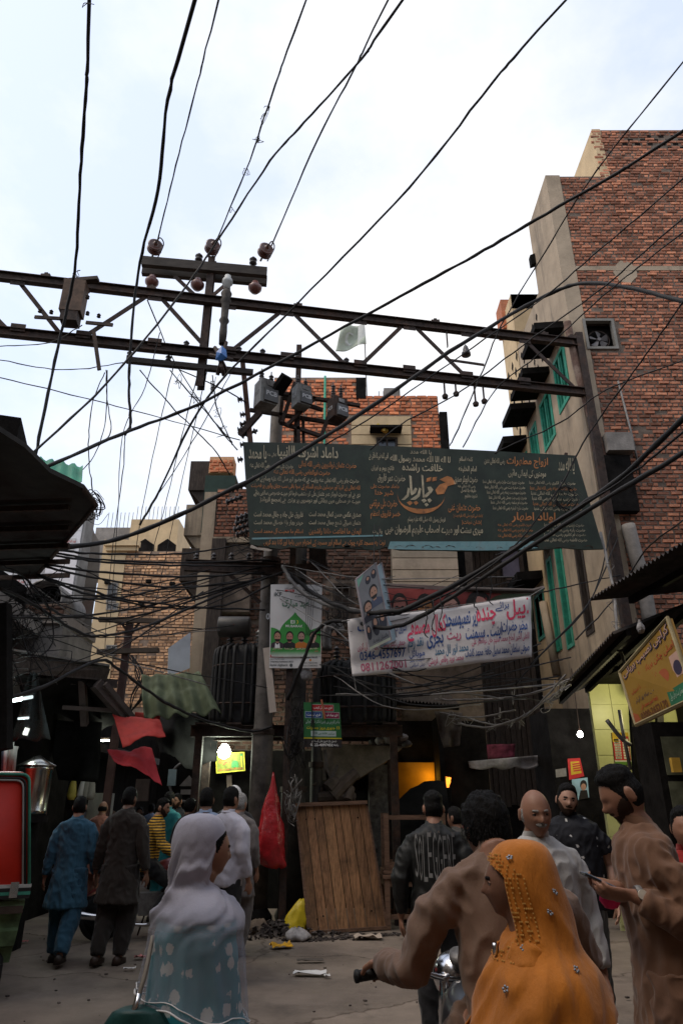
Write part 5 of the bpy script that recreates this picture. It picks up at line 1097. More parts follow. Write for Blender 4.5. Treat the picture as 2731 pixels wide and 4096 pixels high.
    wire('pale grey cable hanging from the pole top across the Eid poster', .03, [(1130, 2265, 11.0), (1170, 2330, 10.85), (1230, 2385, 10.8), (1330, 2425, 10.6), (1480, 2450, 10.2)], CABLEG)
    for k, (px, py) in enumerate(((1700, 2420), (1730, 2400), (1760, 2390), (1900, 2310), (1960, 2290))):
        wire('short cut tie dangling under the thick cable bundle', .008, [(px, py, 9.42), (px+6, py+60, 9.4), (px-4, py+110, 9.4), (px+12, py+130, 9.4)], group='ties under the cable bundle', name='cable_tie', cat='cable tie')
    # left hand bundle from the canopy to the pole
    L = [[(235, 2200, 8.6), (400, 2215, 9.2), (700, 2215, 10.4), (900, 2190, 10.9), (1090, 2150, 11.2)], [(220, 2212, 8.6), (420, 2240, 9.3), (760, 2250, 10.6), (1080, 2240, 11.1)], [(215, 2222, 8.6), (430, 2250, 9.3), (780, 2262, 10.6), (1100, 2265, 11.1)],
         [(180, 2258, 8.7), (420, 2290, 9.3), (760, 2305, 10.4), (1060, 2290, 11.1)], [(178, 2266, 8.7), (380, 2310, 9.2), (700, 2350, 10.2), (1050, 2320, 11.1)], [(150, 2298, 8.8), (300, 2345, 9.0), (520, 2400, 9.8), (800, 2430, 10.6), (1060, 2440, 11.1)],
         [(152, 2302, 8.8), (330, 2370, 9.0), (470, 2400, 9.6), (640, 2430, 10.2), (900, 2420, 10.8), (1100, 2330, 11.1)], [(225, 2370, 9.0), (290, 2392, 9.2), (480, 2390, 9.8), (760, 2330, 10.6), (1040, 2270, 11.1)], [(0, 2260, 8.2), (100, 2310, 8.6), (210, 2440, 9.0), (330, 2470, 9.4), (560, 2460, 10), (1000, 2330, 11.1)],
         [(0, 2350, 7.6), (140, 2420, 8.2), (300, 2520, 8.9), (400, 2545, 9.4), (600, 2500, 10), (900, 2370, 10.8), (1180, 2270, 11.1)], [(0, 2470, 7.6), (250, 2470, 8.8), (500, 2440, 9.8), (800, 2380, 10.6), (1080, 2300, 11.1)]]
    lb = ['top black cable of the bundle from the left canopy to the pole', 'second black cable of the bundle leaving the left canopy', 'black cable touching the pole crossarm from the left canopy', 'black cable sagging under the crossarm bundle', 'black cable sagging over the tan brick wall', 'low black cable meeting the transformer drum', 'doubled black cable drooping before the tan tenement', 'black cable coming from the round duct', 'black cable looping past the round duct', 'long thick cable drooping below the tan tenement cornice', 'nearly level thin cable before the tan tenement']
    for q, l in zip(L, lb): wire(l, .02 if 'thick' in l else .016, q)
    for k in range(7):     # thin stray lines in the same web
        rg = random.Random(40+k); y0 = 2250+rg.uniform(0, 330); x0 = rg.uniform(40, 420); x1 = rg.uniform(760, 1060); y1 = 2280+rg.uniform(-20, 260); s = rg.uniform(10, 70)
        wire('thin stray line in the web of wires before the tan tenement', .008, [(x0, y0, 9.0), ((x0+x1)/2, (y0+y1)/2+s, 10.0), (x1, y1, 11.0)], group='thin stray lines in the left web')
    wire('heavy cable sagging low before the red cloths to the pole', .02, [(0, 2805, 7.2), (180, 2745, 8.0), (390, 2642, 8.8), (480, 2680, 9.3), (600, 2770, 9.8), (740, 2850, 10.3), (900, 2905, 10.8), (1010, 2925, 11.1), (1090, 2905, 11.2)], ext=(3, 0))
    for k in range(48):     # fine lines strung round the poles and banners
        if k % 3 == 0 and k > 18: continue
        rg = random.Random(140+k); c = k % 3; x0, y0, x1, y1 = [(rg.uniform(0, 200), rg.uniform(2320, 2700), rg.uniform(800, 1100), rg.uniform(2250, 2760)), (rg.uniform(1080, 1280), rg.uniform(2230, 2420), rg.uniform(1560, 2100), rg.uniform(2280, 2480)), (rg.uniform(1250, 1400), rg.uniform(2480, 2800), rg.uniform(1900, 2350), rg.uniform(2560, 2850))][c]; s = rg.uniform(20, 130)
        wire(['fine black line drooping over the left shop roofs', 'fine black line strung from the pole past the placard', 'fine black line sagging below the white cloth banner'][c], rg.choice((.008, .010, .013) if c != 1 else (.005, .007)), [(x0, y0, 9.0 if c == 0 else 11.0), (x0*.6+x1*.4, y0*.6+y1*.4+s, 10.2), (x1, y1, 11.0 if c == 0 else 10.9)], CABLE if k % 4 else CABLEG, group=['fine lines over the left roofs', 'fine lines past the placard', 'fine lines below the banner'][c])
    # lines fanning from the gantry down to the left lane
    F = [[(590, 1200, 9.6), (700, 1450, 11), (860, 1690, 11.0), (950, 1800, 11)], [(560, 1480, 9.8), (700, 1640, 10.6), (850, 1790, 11), (920, 1900, 11.2)], [(680, 1480, 9.8), (800, 1620, 10.4), (930, 1770, 10.9)], [(850, 1500, 10), (870, 1640, 10.4), (930, 1780, 10.9)], [(720, 1480, 9.9), (900, 1560, 10.4), (985, 1610, 10.7)],
         [(640, 1330, 9.6), (580, 1550, 10), (490, 1750, 12), (470, 2100, 15), (440, 2500, 20)], [(700, 1450, 9.6), (650, 1650, 11), (560, 2100, 15), (500, 2560, 20)], [(830, 1480, 9.8), (790, 1650, 11), (690, 2100, 16), (590, 2560, 20)], [(500, 1740, 9.4), (490, 1900, 11), (440, 2300, 16), (420, 2600, 20)],
         [(430, 1480, 9.4), (420, 1700, 9.8), (350, 1860, 9.6), (200, 1930, 9.0), (60, 1930, 8.5)], [(420, 1490, 9.4), (370, 1620, 9.4), (355, 1800, 9.3), (370, 1960, 9.2)], [(425, 1480, 9.4), (430, 1600, 9.4), (445, 1720, 9.4), (400, 1780, 9.2)], [(0, 1440, 8.8), (250, 1480, 9.2), (500, 1450, 9.6)], [(0, 1510, 8.8), (330, 1590, 9.4), (640, 1670, 10.2), (960, 1760, 10.8)],
         [(930, 1480, 10), (820, 1680, 10.6), (700, 1880, 10.4), (610, 2010, 10.2)], [(790, 1500, 9.9), (740, 1700, 11), (640, 2100, 14), (560, 2350, 18)], [(0, 1385, 8.8), (200, 1370, 9.2), (330, 1300, 9.2)]]
    for k, q in enumerate(F): wire(['thin black drop wire fanning from the gantry to the sign pole', 'thin black drop wire running from the gantry down into the left lane', 'thin black slack wire hanging left of the crossarm pole'][0 if k < 5 else 1 if k < 9 else 2], .008 if k > 4 else .011, q, group=['drop wires to the sign pole', 'drop wires into the left lane', 'slack wires left of the crossarm pole'][0 if k < 5 else 1 if k < 9 else 2], knots=6 if k in (2, 3) else 0)
    # right lane lines
    R = [([(1740, 2798, 12), (1860, 2800, 11.6), (2050, 2788, 11), (2200, 2750, 10.4), (2290, 2710, 10)], .016, CABLEG, 'pale cable sagging along the right lane under the white banner'), ([(1830, 2895, 12), (1950, 2910, 11.5), (2080, 2870, 11), (2200, 2790, 10.5), (2280, 2740, 10)], .018, CABLEG, 'pale cable drooping lowest in the right lane'), ([(1860, 2870, 12), (2000, 2900, 11.4), (2120, 2850, 10.8), (2260, 2700, 10)], .014, CABLEG, 'pale cable looping beside the lowest one in the right lane'),
         ([(1760, 2850, 12), (1900, 2870, 11.6), (2060, 2840, 11)], .012, CABLEG, 'short pale cable end above the torn shop banner'), ([(2440, 2110, 11.2), (2400, 2300, 11), (2330, 2450, 10.8), (2180, 2600, 10.6), (2060, 2740, 10.6)], .012, CABLE, 'thin black cable slanting down over the stucco lane wall'), ([(2470, 2150, 11.2), (2360, 2400, 10.8), (2230, 2550, 10.6), (2120, 2660, 10.6)], .011, CABLE, 'thinner black cable slanting beside it over the stucco lane wall'),
         ([(2731, 2080, 9), (2580, 2200, 10), (2450, 2400, 10.6), (2300, 2560, 10.6)], .012, CABLE, 'thin black cable from the corrugated canopy to the stucco wall'), ([(2400, 2130, 10.9), (2450, 2350, 10.2), (2470, 2560, 9.6), (2505, 2680, 9.0)], .02, CABLEG, 'frayed pale rope hanging from the brick corner to the yellow sign'), ([(2110, 2380, 10.4), (2300, 2340, 10.8), (2480, 2300, 11.2)], .01, CABLE, 'thin rope tying the white banner to the brick corner')]
    for q, r, mm, l in R: wire(l, r, q, mm, knots=4 if 'pale' in l else 0)
    # curly wire coils
    for px, py, Yc, rr, n, l in ((370, 2030, 9.0, .30, 9, 'tangled coil of black wire hanging on the left canopy corner'), (100, 2540, 8.4, .5, 14, 'thick nest of old wires under the left canopy'), (1340, 2450, 11.2, .28, 9, 'coil of black wire hanging right of the Eid poster'), (2260, 1990, 10.4, .35, 6, 'curled black wire on the right end of the signboard'), (1180, 2950, 11.0, .35, 14, 'matted hanging bundle of old wires on the dark pole'), (1170, 3200, 11.0, .3, 10, 'tangle of wire and rag tied low on the dark pole'), (985, 2160, 11.0, .35, 8, 'wires tangled at the left end of the pole crossarm')):
        rg = random.Random(px); mb = MB()
        for k in range(n):
            c = W(px, py, Yc); a0 = rg.uniform(0, 6); ra = rr*rg.uniform(.4, 1.1); st = 1.6 if 'bundle' in l or 'nest' in l else 1.0
            if 'coil' in l or 'curled' in l: P = [c+V(ra*math.cos(a0+q*.75)*rg.uniform(.5, 1.1)*.7, rg.uniform(-.12, .12), ra*math.sin(a0+q*.75)*rg.uniform(.5, 1.1)) for q in range(8)]
            else: P = [c+V(rg.gauss(0, rr*(.22 if px > 1100 and px < 1300 else .6)), rg.gauss(-.05, .06), rr*st*(rg.uniform(-1, 1)*.6+(q/7-.5)*1.2)) for q in range(8)]
            mb.tube(catmull(P, 4), rg.choice((.004, .006, .009)), 5)
        mb.build('wire_coil', CABLEG if 'pale' in l or 'rag' in l else CABLE, None, True, label=l, cat='wire coil', group='wire coils', fix=False)
cables()
def flag():
    Yf = 15.6
    t = thing('flag', 'pale green and white national flag flying on a thin pole above the orange brick house', 'flag', W(1468, 1600, Yf))
    m = MB(); m.tube([W(1468, 1620, Yf), W(1455, 1265, Yf)], .018, 6); m.build('flagpole', STEELG, t)
    def wp(u, v): return .10*math.sin(u*7+v*2)*(1-u*.6)+.05*math.sin(v*6+u*3)
    Q = Quad(W(1365, 1312, Yf), W(1458, 1298, Yf), W(1464, 1380, Yf), W(1342, 1412, Yf), wp)
    fm = mat('flag_white', (.55, .56, .53), .8, var=.08, bump=.05); fg = mat('flag_green', (.40, .44, .36), .8, var=.2, bump=.05)
    board(t, 'cloth', Q, fg, 20, 12, .004, smooth=True)
    for k in range(8): pg(t, Q, rect(.72+.035*k, 0, .755+.035*k, 1), fm, .004, 'white_band')
    pg(t, Q, ell(.40, .5, .16, .24, 14, .7, 5.2)+ell(.47, .46, .13, .2, 14, 5.0, .9), fm, .004, 'crescent')
flag()
# ================================================================ canopies, tarps, cloths
def cloth(name, label, cat, px4, Ys, m, nx=18, ny=12, amp=.06, th=.006, freq=6, seed=0, sag=0, group=None, edge=None):
    Ys = Ys if hasattr(Ys, '__len__') else [Ys]*4
    def wp(u, v): return amp*math.sin(u*freq+seed+v*2.2)*(.35+.65*v)+amp*1.2*noise.noise((u*3+seed, v*2.5, seed))+amp*.4*noise.noise((u*9, v*7, seed))
    Q = Quad(*[W(p[0], p[1], y) for p, y in zip(px4, Ys)], wp); Q0 = Q.__call__
    if sag:
        class S(Quad):
            def __call__(s, u, v, off=0): return Quad.__call__(s, u, v, off)-V(0, 0, sag*math.sin(u*math.pi)*(1-v))
        Q = S(*Q.c, warp=wp)
    return board(None, name, Q, m, nx, ny, th, smooth=True, label=label, cat=cat, group=group, edge=edge)
def canopies():
    z = 4.7
    t = thing('metal_canopy', 'dark sheet metal canopy jutting over the left side of the street', 'canopy', (-4.4, 7.6, z))
    P = [WZ(*p, z) for p in ((-260, 1560), (100, 1790), (200, 1890), (335, 1955), (385, 2020), (140, 2310), (-200, 2240))]
    m = MB(); m.prism(P, (0, 0, .05)); m.build('sheet', mat('canopy_black', (.026, .024, .022), .8, var=.4, bump=.3, bscale=8), t)
    for k in range(5):
        m = MB(); y = 6.6+k*.6; m.beam(V(-5.6, y+.5, z-.06), V(-3.0-.22*k, y+.3, z-.06), .05, .06); m.build('rib', STEEL, t)
    m = MB(); m.tube([P[3]+V(0, 0, .0), P[4], P[5]], .03, 6); m.build('edge_pipe', STEEL, t)
    m = MB(); m.box(WZ(10, 1790, 5.2)+V(-.6, 0, 0), (1.5, .9, .5), .3); m.build('duct_box', BLACK_AND_SHADE, t)
    g = MB(); gm = mat('green_fibre', (.03, .21, .13), .6, var=.25, bump=.1); rows = []
    A, B, C, D = W(60, 1815, 8.6), W(332, 1868, 8.9), W(328, 1932, 8.4), W(40, 1880, 8.1)
    for v in (0, 1):
        rows.append([(A if v == 0 else D).lerp(B if v == 0 else C, i/24)+V(0, 0, .03*math.sin(i*1.6)) for i in range(25)])
    g.loft(rows, cap=False, closed=False); g.loft([[p+V(0, 0, .012) for p in r] for r in rows], cap=False, closed=False)
    g.build('roof_sheet', gm, None, True, label='bright green corrugated fibre sheet on the left canopy', cat='roof sheet')
    # shed roof and beams, left lane
    t = thing('shed_roof', 'sagging sheet metal shed roof on timber beams in the left lane', 'roof', W(250, 2740, 10.5))
    m = MB(); m.prism([W(30, 2600, 9.6), W(440, 2665, 11), W(430, 2700, 11.6), W(200, 2680, 12), W(20, 2620, 11)], (0, 0, .03)); m.build('sheet', STEELG, t)
    m = MB(); m.prism([W(40, 2615, 9.62), W(440, 2675, 11.0), W(425, 2722, 11.0), W(60, 2690, 9.62)], (0, .03, 0)); m.build('fascia', DARKW, t)
    for a, b, w in (((150, 2715), (470, 2735), .12), ((385, 2735), (500, 2865), .16), ((420, 2735), (530, 2870), .08), ((250, 2830), (500, 2845), .06), ((330, 2720), (340, 2900), .1)):
        m = MB(); m.beam(W(*a, 10.8), W(*b, 11.2), w, w); m.build('timber_beam', mat('sooty_beam', (.07, .055, .05), .85, var=.4), t)
    m = MB(); m.beam(W(12, 2420, 7.0), W(12, 3000, 7.0), .14, .14, (0, 1, 0)); m.build('post', BLACK_AND_SHADE, None, label='dark square post at the left shop front', cat='post')
    p = W(22, 2500, 7); 
    # right corrugated canopies: the serrated edge is the sheet's own profile
    def corr(name, label, P0, P1, depth, n, lip):
        mb = MB(); P0, P1, depth = Vector(P0), Vector(P1), Vector(depth); e = (P1-P0)/n; rows = []
        for v in range(5): rows.append([P0+e*(i/2)+depth*(v/4)+V(0, 0, .022*(1 if i % 2 else -1)) for i in range(2*n+1)])
        mb.loft(rows, cap=False, closed=False); mb.loft([[p+V(0, 0, .004) for p in r] for r in rows], cap=False, closed=False)
        t = thing(name, label, 'canopy', (P0+P1)/2-V(0, 0, .02)); mb.build('sheet', CORR, t)
        for k in range(3):
            m = MB(); m.beam(P0+depth*(.15+.35*k)-V(0, 0, .07), P1+depth*(.15+.35*k)-V(0, 0, .07), .06, .08); m.build('purlin', BLACK_AND_SHADE, t)
        return t
    corr('corrugated_canopy', 'rusty corrugated iron canopy above the yellow shop sign', (3.72, 5.6, 4.15), (3.12, 8.3, 4.0), (3.6, .6, .5), 38, 0)
    corr('corrugated_canopy', 'lower corrugated awning leading to the right lane', (3.3, 8.2, 3.55), (3.3, 11.2, 3.15), (1.3, .1, .5), 34, 0)
    corr('corrugated_canopy', 'bent corrugated sheet roof right of the transformer', W(1560, 2800, 12.4), W(1840, 2822, 12.4), (0, 1.1, .35), 20, 0)
    t = thing('shop_building', 'low dark shop building with deep canopies on the right side of the street', 'shop', (6.5, 6.5, 0))
    m = MB(); m.span((5.0, 2.8, 0), (9, 9.3, 3.9)); m.span((5.3, 9.3, 0), (9, 11.3, 3.6)); m.span((4.72, 11.25, 0), (9, 11.38, 3.55)); m.build('wall', BLACK_AND_SHADE, t)
    m = MB(); m.span((3.95, 11.19, 0), (5.295, 11.245, 3.5)); w = m.build('lit_wall', mat('yellow_tile_wall', (.50, .50, .24), .5, var=.12, vscale=3, bump=.05), t)
    for k in range(4):
        for j in range(9):
            q = MB(); q.box((4.12+.33*k, 11.18, .25+.38*j), (.322, .012, .372)); q.build('tile', mat('yellow_tile', (.55, .55, .27), .35, var=.12, vscale=2, bump=.03), w)
    m = MB(); m.span((4.0, 9.9, 3.42), (5.3, 11.18, 3.48)); m.build('ceiling', BLACK_AND_SHADE, t)
    for px0, px1 in ((2512, 2540), (2610, 2650)):
        m = MB(); m.beam(W((px0+px1)/2, 2790, 10.2), W((px0+px1)/2+28, 3250, 10.2), .09, .09, (0, 1, 0)); m.build('post', BLACK_AND_SHADE, t)
    m = MB(); m.tube(catmull([W(2425, 2880, 9.8), W(2480, 2950, 9.8), W(2520, 2980, 9.8)], 4), .03, 8); m.tube([W(2475, 2840, 9.8), W(2490, 2930, 9.8), W(2520, 3080, 9.8)], .025, 8); m.build('bent_pipe', STEELG, t, True)
    # cabinet with glass doors on the right edge
    c = thing('display_cabinet', 'dark glass fronted display cabinet at the right edge of the shop', 'cabinet', W(2690, 3300, 8.6))
    x0 = W(2638, 3100, 8.6).x; m = MB(); m.span((x0, 8.6, 0), (x0+1.1, 9.2, 2.55)); m.build('case', BLACK_AND_SHADE, c)
    for r in range(3):
        for k in range(2):
            q = MB(); q.span((x0+.08+.42*k, 8.585, .95+.5*r), (x0+.46+.42*k, 8.597, 1.38+.5*r)); q.build('pane', mat('cabinet_glass', (.10, .105, .07), .25, var=.4, vscale=4, bump=0), c)
    q = MB(); q.beam(W(2615, 3000, 8.7), W(2640, 3130, 8.7), .03, .03, (0, 1, 0)); q.build('edge_strip', PALE, c)
    q = MB(); q.box(W(2700, 3060, 8.5), (.1, .06, .16)); q.build('packet', mat('yellow_packet', (.5, .3, .05), .5), None, label='yellow snack packet hanging before the glass cabinet', cat='packet')
    # posters in the lit shop
    def sheet(label, a, b, Yq, base, rows):
        pt = thing('price_poster', label, 'poster', W((a[0]+b[0])/2, b[1], Yq))
        Q = Quad(W(a[0], a[1], Yq), W(b[0], a[1], Yq), W(b[0]+14, b[1], Yq), W(a[0]+14, b[1], Yq)); board(pt, 'sheet', Q, base, 1, 1, .006)
        for (u0, v0, u1, v1, mm, s) in rows:
            if s: tx(pt, Q, s, u0, v0, u1, v1, mm, .006, .015)
            else: pg(pt, Q, rect(u0, v0, u1, v1), mm, .003)
    rd, yl, wh, gn, dk = flat('menu_red', (.45, .02, .02)), flat('menu_yellow', (.55, .35, .02)), flat('menu_white', (.6, .58, .5)), flat('menu_green', (.1, .22, .03)), flat('menu_ink', (.08, .07, .06))
    sheet('red and yellow price menu with white boxes on the lit wall', (2445, 2930), (2510, 3060), 11.15, rd, [(0, 0, 1, .12, yl, ''), (0, .12, .35, .3, yl, ''), (0, .86, 1, .9, wh, ''), (0, .9, 1, 1, gn, '')]+[(.08, .2+.08*k, .45, .26+.08*k, wh, '') for k in range(8)]+[(.58, .2+.08*k, .95, .26+.08*k, wh, '') for k in range(8)]+[(.12, .21+.08*k, .4, .25+.08*k, dk, str(60+20*k)) for k in range(8)])
    sheet('white paper with black handwritten list on the lit wall', (2538, 2945), (2585, 3075), 11.1, wh, [(.1, .04+.11*k, .9, .13+.11*k, dk, s) for k, s in enumerate(('چکن بریانی', 'سادہ پلاؤ', 'زردہ', 'دہی رائتہ', 'سلاد', 'کباب', 'بوتل', 'کھیر'))])
    sheet('red and white price list low on the lit wall', (2553, 3085), (2598, 3190), 11.1, wh, [(0, .93, 1, 1, rd, '')]+[(.55, .2+.08*k, .9, .26+.08*k, rd, '') for k in range(9)]+[(.1, .2+.08*k, .45, .26+.08*k, dk, str(100+15*k)) for k in range(9)])
    # kiosk behind the man in the polo shirt
    k = thing('kiosk', 'narrow dark kiosk with red yellow poster in the right lane', 'kiosk', W(2300, 3400, 12.4))
    a, b = W(2215, 3100, 12.4), W(2375, 3100, 12.4); m = MB(); m.span((a.x, 12.42, 0), (b.x+.4, 13.6, 3.2)); m.build('case', BLACK_AND_SHADE, k)  # solid case painted near-black to pass for a dark interior
    pl = Plane((0, 12.4, 0), (0, -1, 0)); Qp = lambda u, v, o=0: pl(u, v, o)
    pg(k, Qp, [(2275, 3120), (2335, 3105), (2318, 3032), (2268, 3035)], rd, .004, 'poster_print'); pg(k, Qp, [(2283, 3100), (2325, 3092), (2314, 3045), (2280, 3047)], yl, .008, 'poster_print')
    for q in range(4): pg(k, Qp, [(2288+q*1.5, 3060+q*9), (2318+q*2, 3055+q*9), (2317+q*2, 3050+q*9), (2287+q*1.5, 3055+q*9)], rd, .012, 'poster_print')
    pg(k, Qp, [(2292, 3205), (2355, 3190), (2348, 3110), (2285, 3118)], mat('pale_blue_panel', (.25, .38, .42), .4, emis=.12), .004, 'light_panel'); pg(k, Qp, [(2222, 3110), (2265, 3105), (2262, 3072), (2220, 3078)], GREYC, .004, 'picture_print')  # faint glow put into the pale blue panel; no lamp behind it
    pg(k, Qp, ell(2332, 3140, 14, 20), HAIRP, .008, 'portrait_print'); pg(k, Qp, ell(2332, 3148, 10, 14), SKINP, .010, 'portrait_print'); pg(k, Qp, [(2312, 3200), (2352, 3192), (2346, 3160), (2320, 3162)], HAIRP, .006, 'portrait_print')
canopies()
def tarps():
    cloth('tarpaulin', 'faded green tarpaulin slung over the left lane stalls', 'tarp', [(568, 2700), (798, 2688), (885, 2845), (575, 2865)], [11.4, 11.4, 11.0, 11.0], TARPG, 44, 20, .07, freq=26, seed=1)
    cloth('awning_cloth', 'dark red cloth awning below the green tarpaulin', 'cloth', [(450, 2858), (640, 2880), (664, 2936), (492, 2978)], [11.0, 11.0, 10.4, 10.4], REDT, 26, 16, .035, freq=7, seed=2)
    cloth('awning_cloth', 'bright pinkish red cloth awning hanging lowest over the crowd', 'cloth', [(428, 3000), (608, 2995), (648, 3132), (470, 3048)], [11.2, 11.2, 10.7, 10.9], PINKT, 30, 18, .05, freq=6, seed=3)
    cloth('awning_cloth', 'scrap of red cloth tucked behind the green tarpaulin', 'cloth', [(540, 2848), (640, 2855), (640, 2880), (538, 2872)], 11.5, REDT, 8, 4, .02, seed=4)
    cloth('black_tarp', 'black tarpaulin spread behind the red cloths', 'tarp', [(600, 2850), (880, 2850), (860, 3060), (640, 3030)], [11.9, 12.4, 12.6, 11.6], TARPB, 20, 12, .12, freq=7, seed=5)
    cloth('black_tarp', 'black curtain hanging in the left shop front', 'tarp', [(190, 2880), (410, 2890), (390, 3130), (240, 3120)], 12.2, TARPB, 14, 10, .08, freq=9, seed=6)
    cloth('black_tarp', 'black tarpaulin roof sagging over the left stalls', 'tarp', [(60, 2700), (430, 2730), (470, 2900), (140, 2900)], [9.8, 11, 13, 12], TARPB, 16, 10, .12, freq=7, seed=7)
    cloth('mesh_sheet', 'grey green mesh sheet hanging at the left stall with tube lights', 'sheet', [(125, 2690), (150, 2690), (205, 2960), (40, 2960)], [8.6, 8.6, 8.4, 8.4], mat('mesh_green', (.05, .065, .06), .8, var=.3, alpha=.75), 12, 12, .06, freq=12, seed=8)
    cloth('rag_sheet', 'grey brown sack cloth hanging from wires right of the transformer', 'cloth', [(1735, 2845), (1850, 2850), (1835, 2985), (1775, 2990)], 12.0, mat('sack_brown', (.075, .062, .052), .9, var=.3, bump=.3), 14, 12, .08, freq=9, seed=9)
    cloth('shop_banner', 'torn pink printed banner over the dark right shop', 'banner', [(1898, 2980), (2060, 2975), (2058, 3030), (1905, 3040)], 13.5, mat('pink_print', (.18, .035, .06), .8, var=.8, vscale=6, bump=.1), 16, 6, .03, seed=10)
    cloth('shop_banner', 'greyed white scalloped valance under the pink banner', 'banner', [(1872, 3045), (2160, 3020), (2150, 3075), (1878, 3078)], 13.3, mat('grey_valance', (.22, .21, .21), .85, var=.5, vscale=5, bump=.2), 30, 6, .03, seed=11, edge=lambda u, v: v*(.8+.25*abs(math.sin(u*9.4))))
    t = thing('hoarding_panel', 'plain white tilted hoarding panel before the tan brick tenement', 'panel', W(715, 2700, 13))
    Q = Quad(W(675, 2592, 13), W(763, 2528, 13.2), W(760, 2672, 13.2), W(672, 2706, 13)); board(t, 'sheet', Q, mat('white_panel', (.50, .52, .56), .6, var=.1, bump=.05, stain=(.3, .3, .32), stain_amt=.5), 1, 1, .02)
    m = MB(); m.tube([Q(0, 0, -.04), Q(1, 1, -.04)], .02, 6); m.build('strut', STEEL, t)
    # short lane crossarm pole before the tan tenement
    t = thing('lane_pole', 'short lattice pole with two crossarms before the tan brick tenement', 'utility pole', W(515, 2900, 14.5))
    m = MB(); a, b = W(522, 2480, 14.5), W(510, 2900, 14.5); m.beam((a.x, 14.5, a.z), (a.x-.02, 14.5, 0), .14, .12, (0, 1, 0)); m.build('post', mat('rust_post', (.08, .045, .04), .8, var=.4), t)
    for y0, y1, x0, x1 in ((2478, 2485, 398, 640), (2608, 2600, 390, 635)):
        m = MB(); m.beam(W(x0, y0, 14.4), W(x1, y1, 14.4), .1, .1); m.build('crossarm', mat('lane_timber', (.09, .07, .055), .85), t)
    for a, b in (((485, 2490), (522, 2540)), ((558, 2490), (522, 2540))):
        m = MB(); m.beam(W(*a, 14.42), W(*b, 14.42), .03, .05); m.build('arm_brace', STEEL, t)
    m = MB()
    for k in range(7): rg = random.Random(k+60); m.tube(catmull([W(530+rg.uniform(-20, 20), 2620, 14.3), W(560+rg.uniform(-30, 40), 2700, 14.2), W(540+rg.uniform(-30, 40), 2780, 14.2), W(520, 2850, 14.3)], 4), .012, 5)
    m.build('wire_tangle', CABLE, t)
tarps()
# ================================================================ lamps the photograph shows lit
def lamp(name, label, p, r, col, watt, emis, shape='bulb', d=None):
    t = thing(name, label, 'lamp', p)
    m = MB(); em = mat('glow_'+name+str(int(p[0]*100)), col, .4, var=0, bump=0, emis=emis)
    if shape == 'bulb': m.lathe(p, [(.001, -r), (r*.7, -r*.7), (r, 0), (r*.75, r*.6), (r*.35, r*1.1), (.001, r*1.15)], 14)
    else: m.tube([Vector(p)-Vector(d)/2, Vector(p)+Vector(d)/2], r, 8)
    m.build('bulb' if shape == 'bulb' else 'tube', em, t, True)
    m = MB(); q = Vector(p)
    if shape == 'bulb': m.lathe(q+V(0, 0, r*1.15), [(r*.4, 0), (r*.4, r*.8), (.001, r*.8)], 10); m.tube([q+V(0, 0, r*1.9), q+V(0, 0, r*1.9+1.0)], .008, 5)
    else: m.beam(q-Vector(d)/2+V(0, .03, .03), q+Vector(d)/2+V(0, .03, .03), .04, .03)
    m.build('holder', STEEL, t)
    if watt:
        l = bpy.data.lights.new(name, 'POINT'); l.energy = watt; l.color = col; l.shadow_soft_size = max(.06, r); o = bpy.data.objects.new('light', l); COL.objects.link(o); o.parent = t; o.location = (0, -.5, -.1) if shape == 'bulb' else (0, -.1, -.05)
def lamps():
    lamp('hanging_bulb', 'bright white hanging bulb before the yellow green picture', W(897, 3008, 12.75), .12, (.92, 1, .82), 26, 40)
    lamp('hanging_bulb', 'small white bulb hanging in the dark right lane', W(2319, 2938, 12.0), .05, (1, .97, .9), 14, 25)
    lamp('tube_light', 'white tube light behind the mesh sheet on the left', W(80, 2797, 9.0), .022, (.85, 1, 1), 10, 14, 'tube', (.32, 0, .06))
    lamp('tube_light', 'short white tube light above the steel urn', W(95, 2873, 9.4), .016, (.85, 1, 1), 5, 14, 'tube', (.14, 0, .01))
    lamp('tube_light', 'pair of small lamps hanging over the steel urn', W(106, 2926, 9.4), .035, (.95, 1, .9), 6, 14, 'tube', (.02, 0, .09))
    lamp('tube_light', 'small tube light deep in the left stalls', W(420, 2962, 13), .015, (.95, 1, .8), 5, 14, 'tube', (.16, 0, 0))
    lamp('shop_bulb', 'yellow shop bulb inside the tiled right shop', V(4.55, 10.35, 3.2), .05, (1, .92, .5), 42, 10)
    t = thing('glow_sticks', 'glowing orange bundle of light sticks in the dark shop niche', 'lamp', W(1782, 3230, 13.0))
    em = mat('orange_glow', (1, .28, .03), .4, var=.15, bump=0, emis=2.2); rg = random.Random(4)
    for k in range(11):
        x = 1762+rg.uniform(-6, 40); m = MB(); m.tube([W(1778+rg.uniform(-8, 10), 3165, 13.0), W(x, 3085+rg.uniform(0, 45), 13.0+rg.uniform(-.1, .1))], .022, 6); m.build('stick', em, t, True)
    m = MB(); m.lathe(W(1780, 3230, 13.0), [(.001, 0), (.1, 0), (.13, .32), (.12, .32), (.001, .1)], 12); m.build('holder', BLACK_AND_SHADE, t)
    l = bpy.data.lights.new('glow', 'POINT'); l.energy = 5; l.color = (1, .5, .05); l.shadow_soft_size = .15; o = bpy.data.objects.new('light', l); COL.objects.link(o); o.parent = t; o.location = (-.22, .12, .5)
lamps()
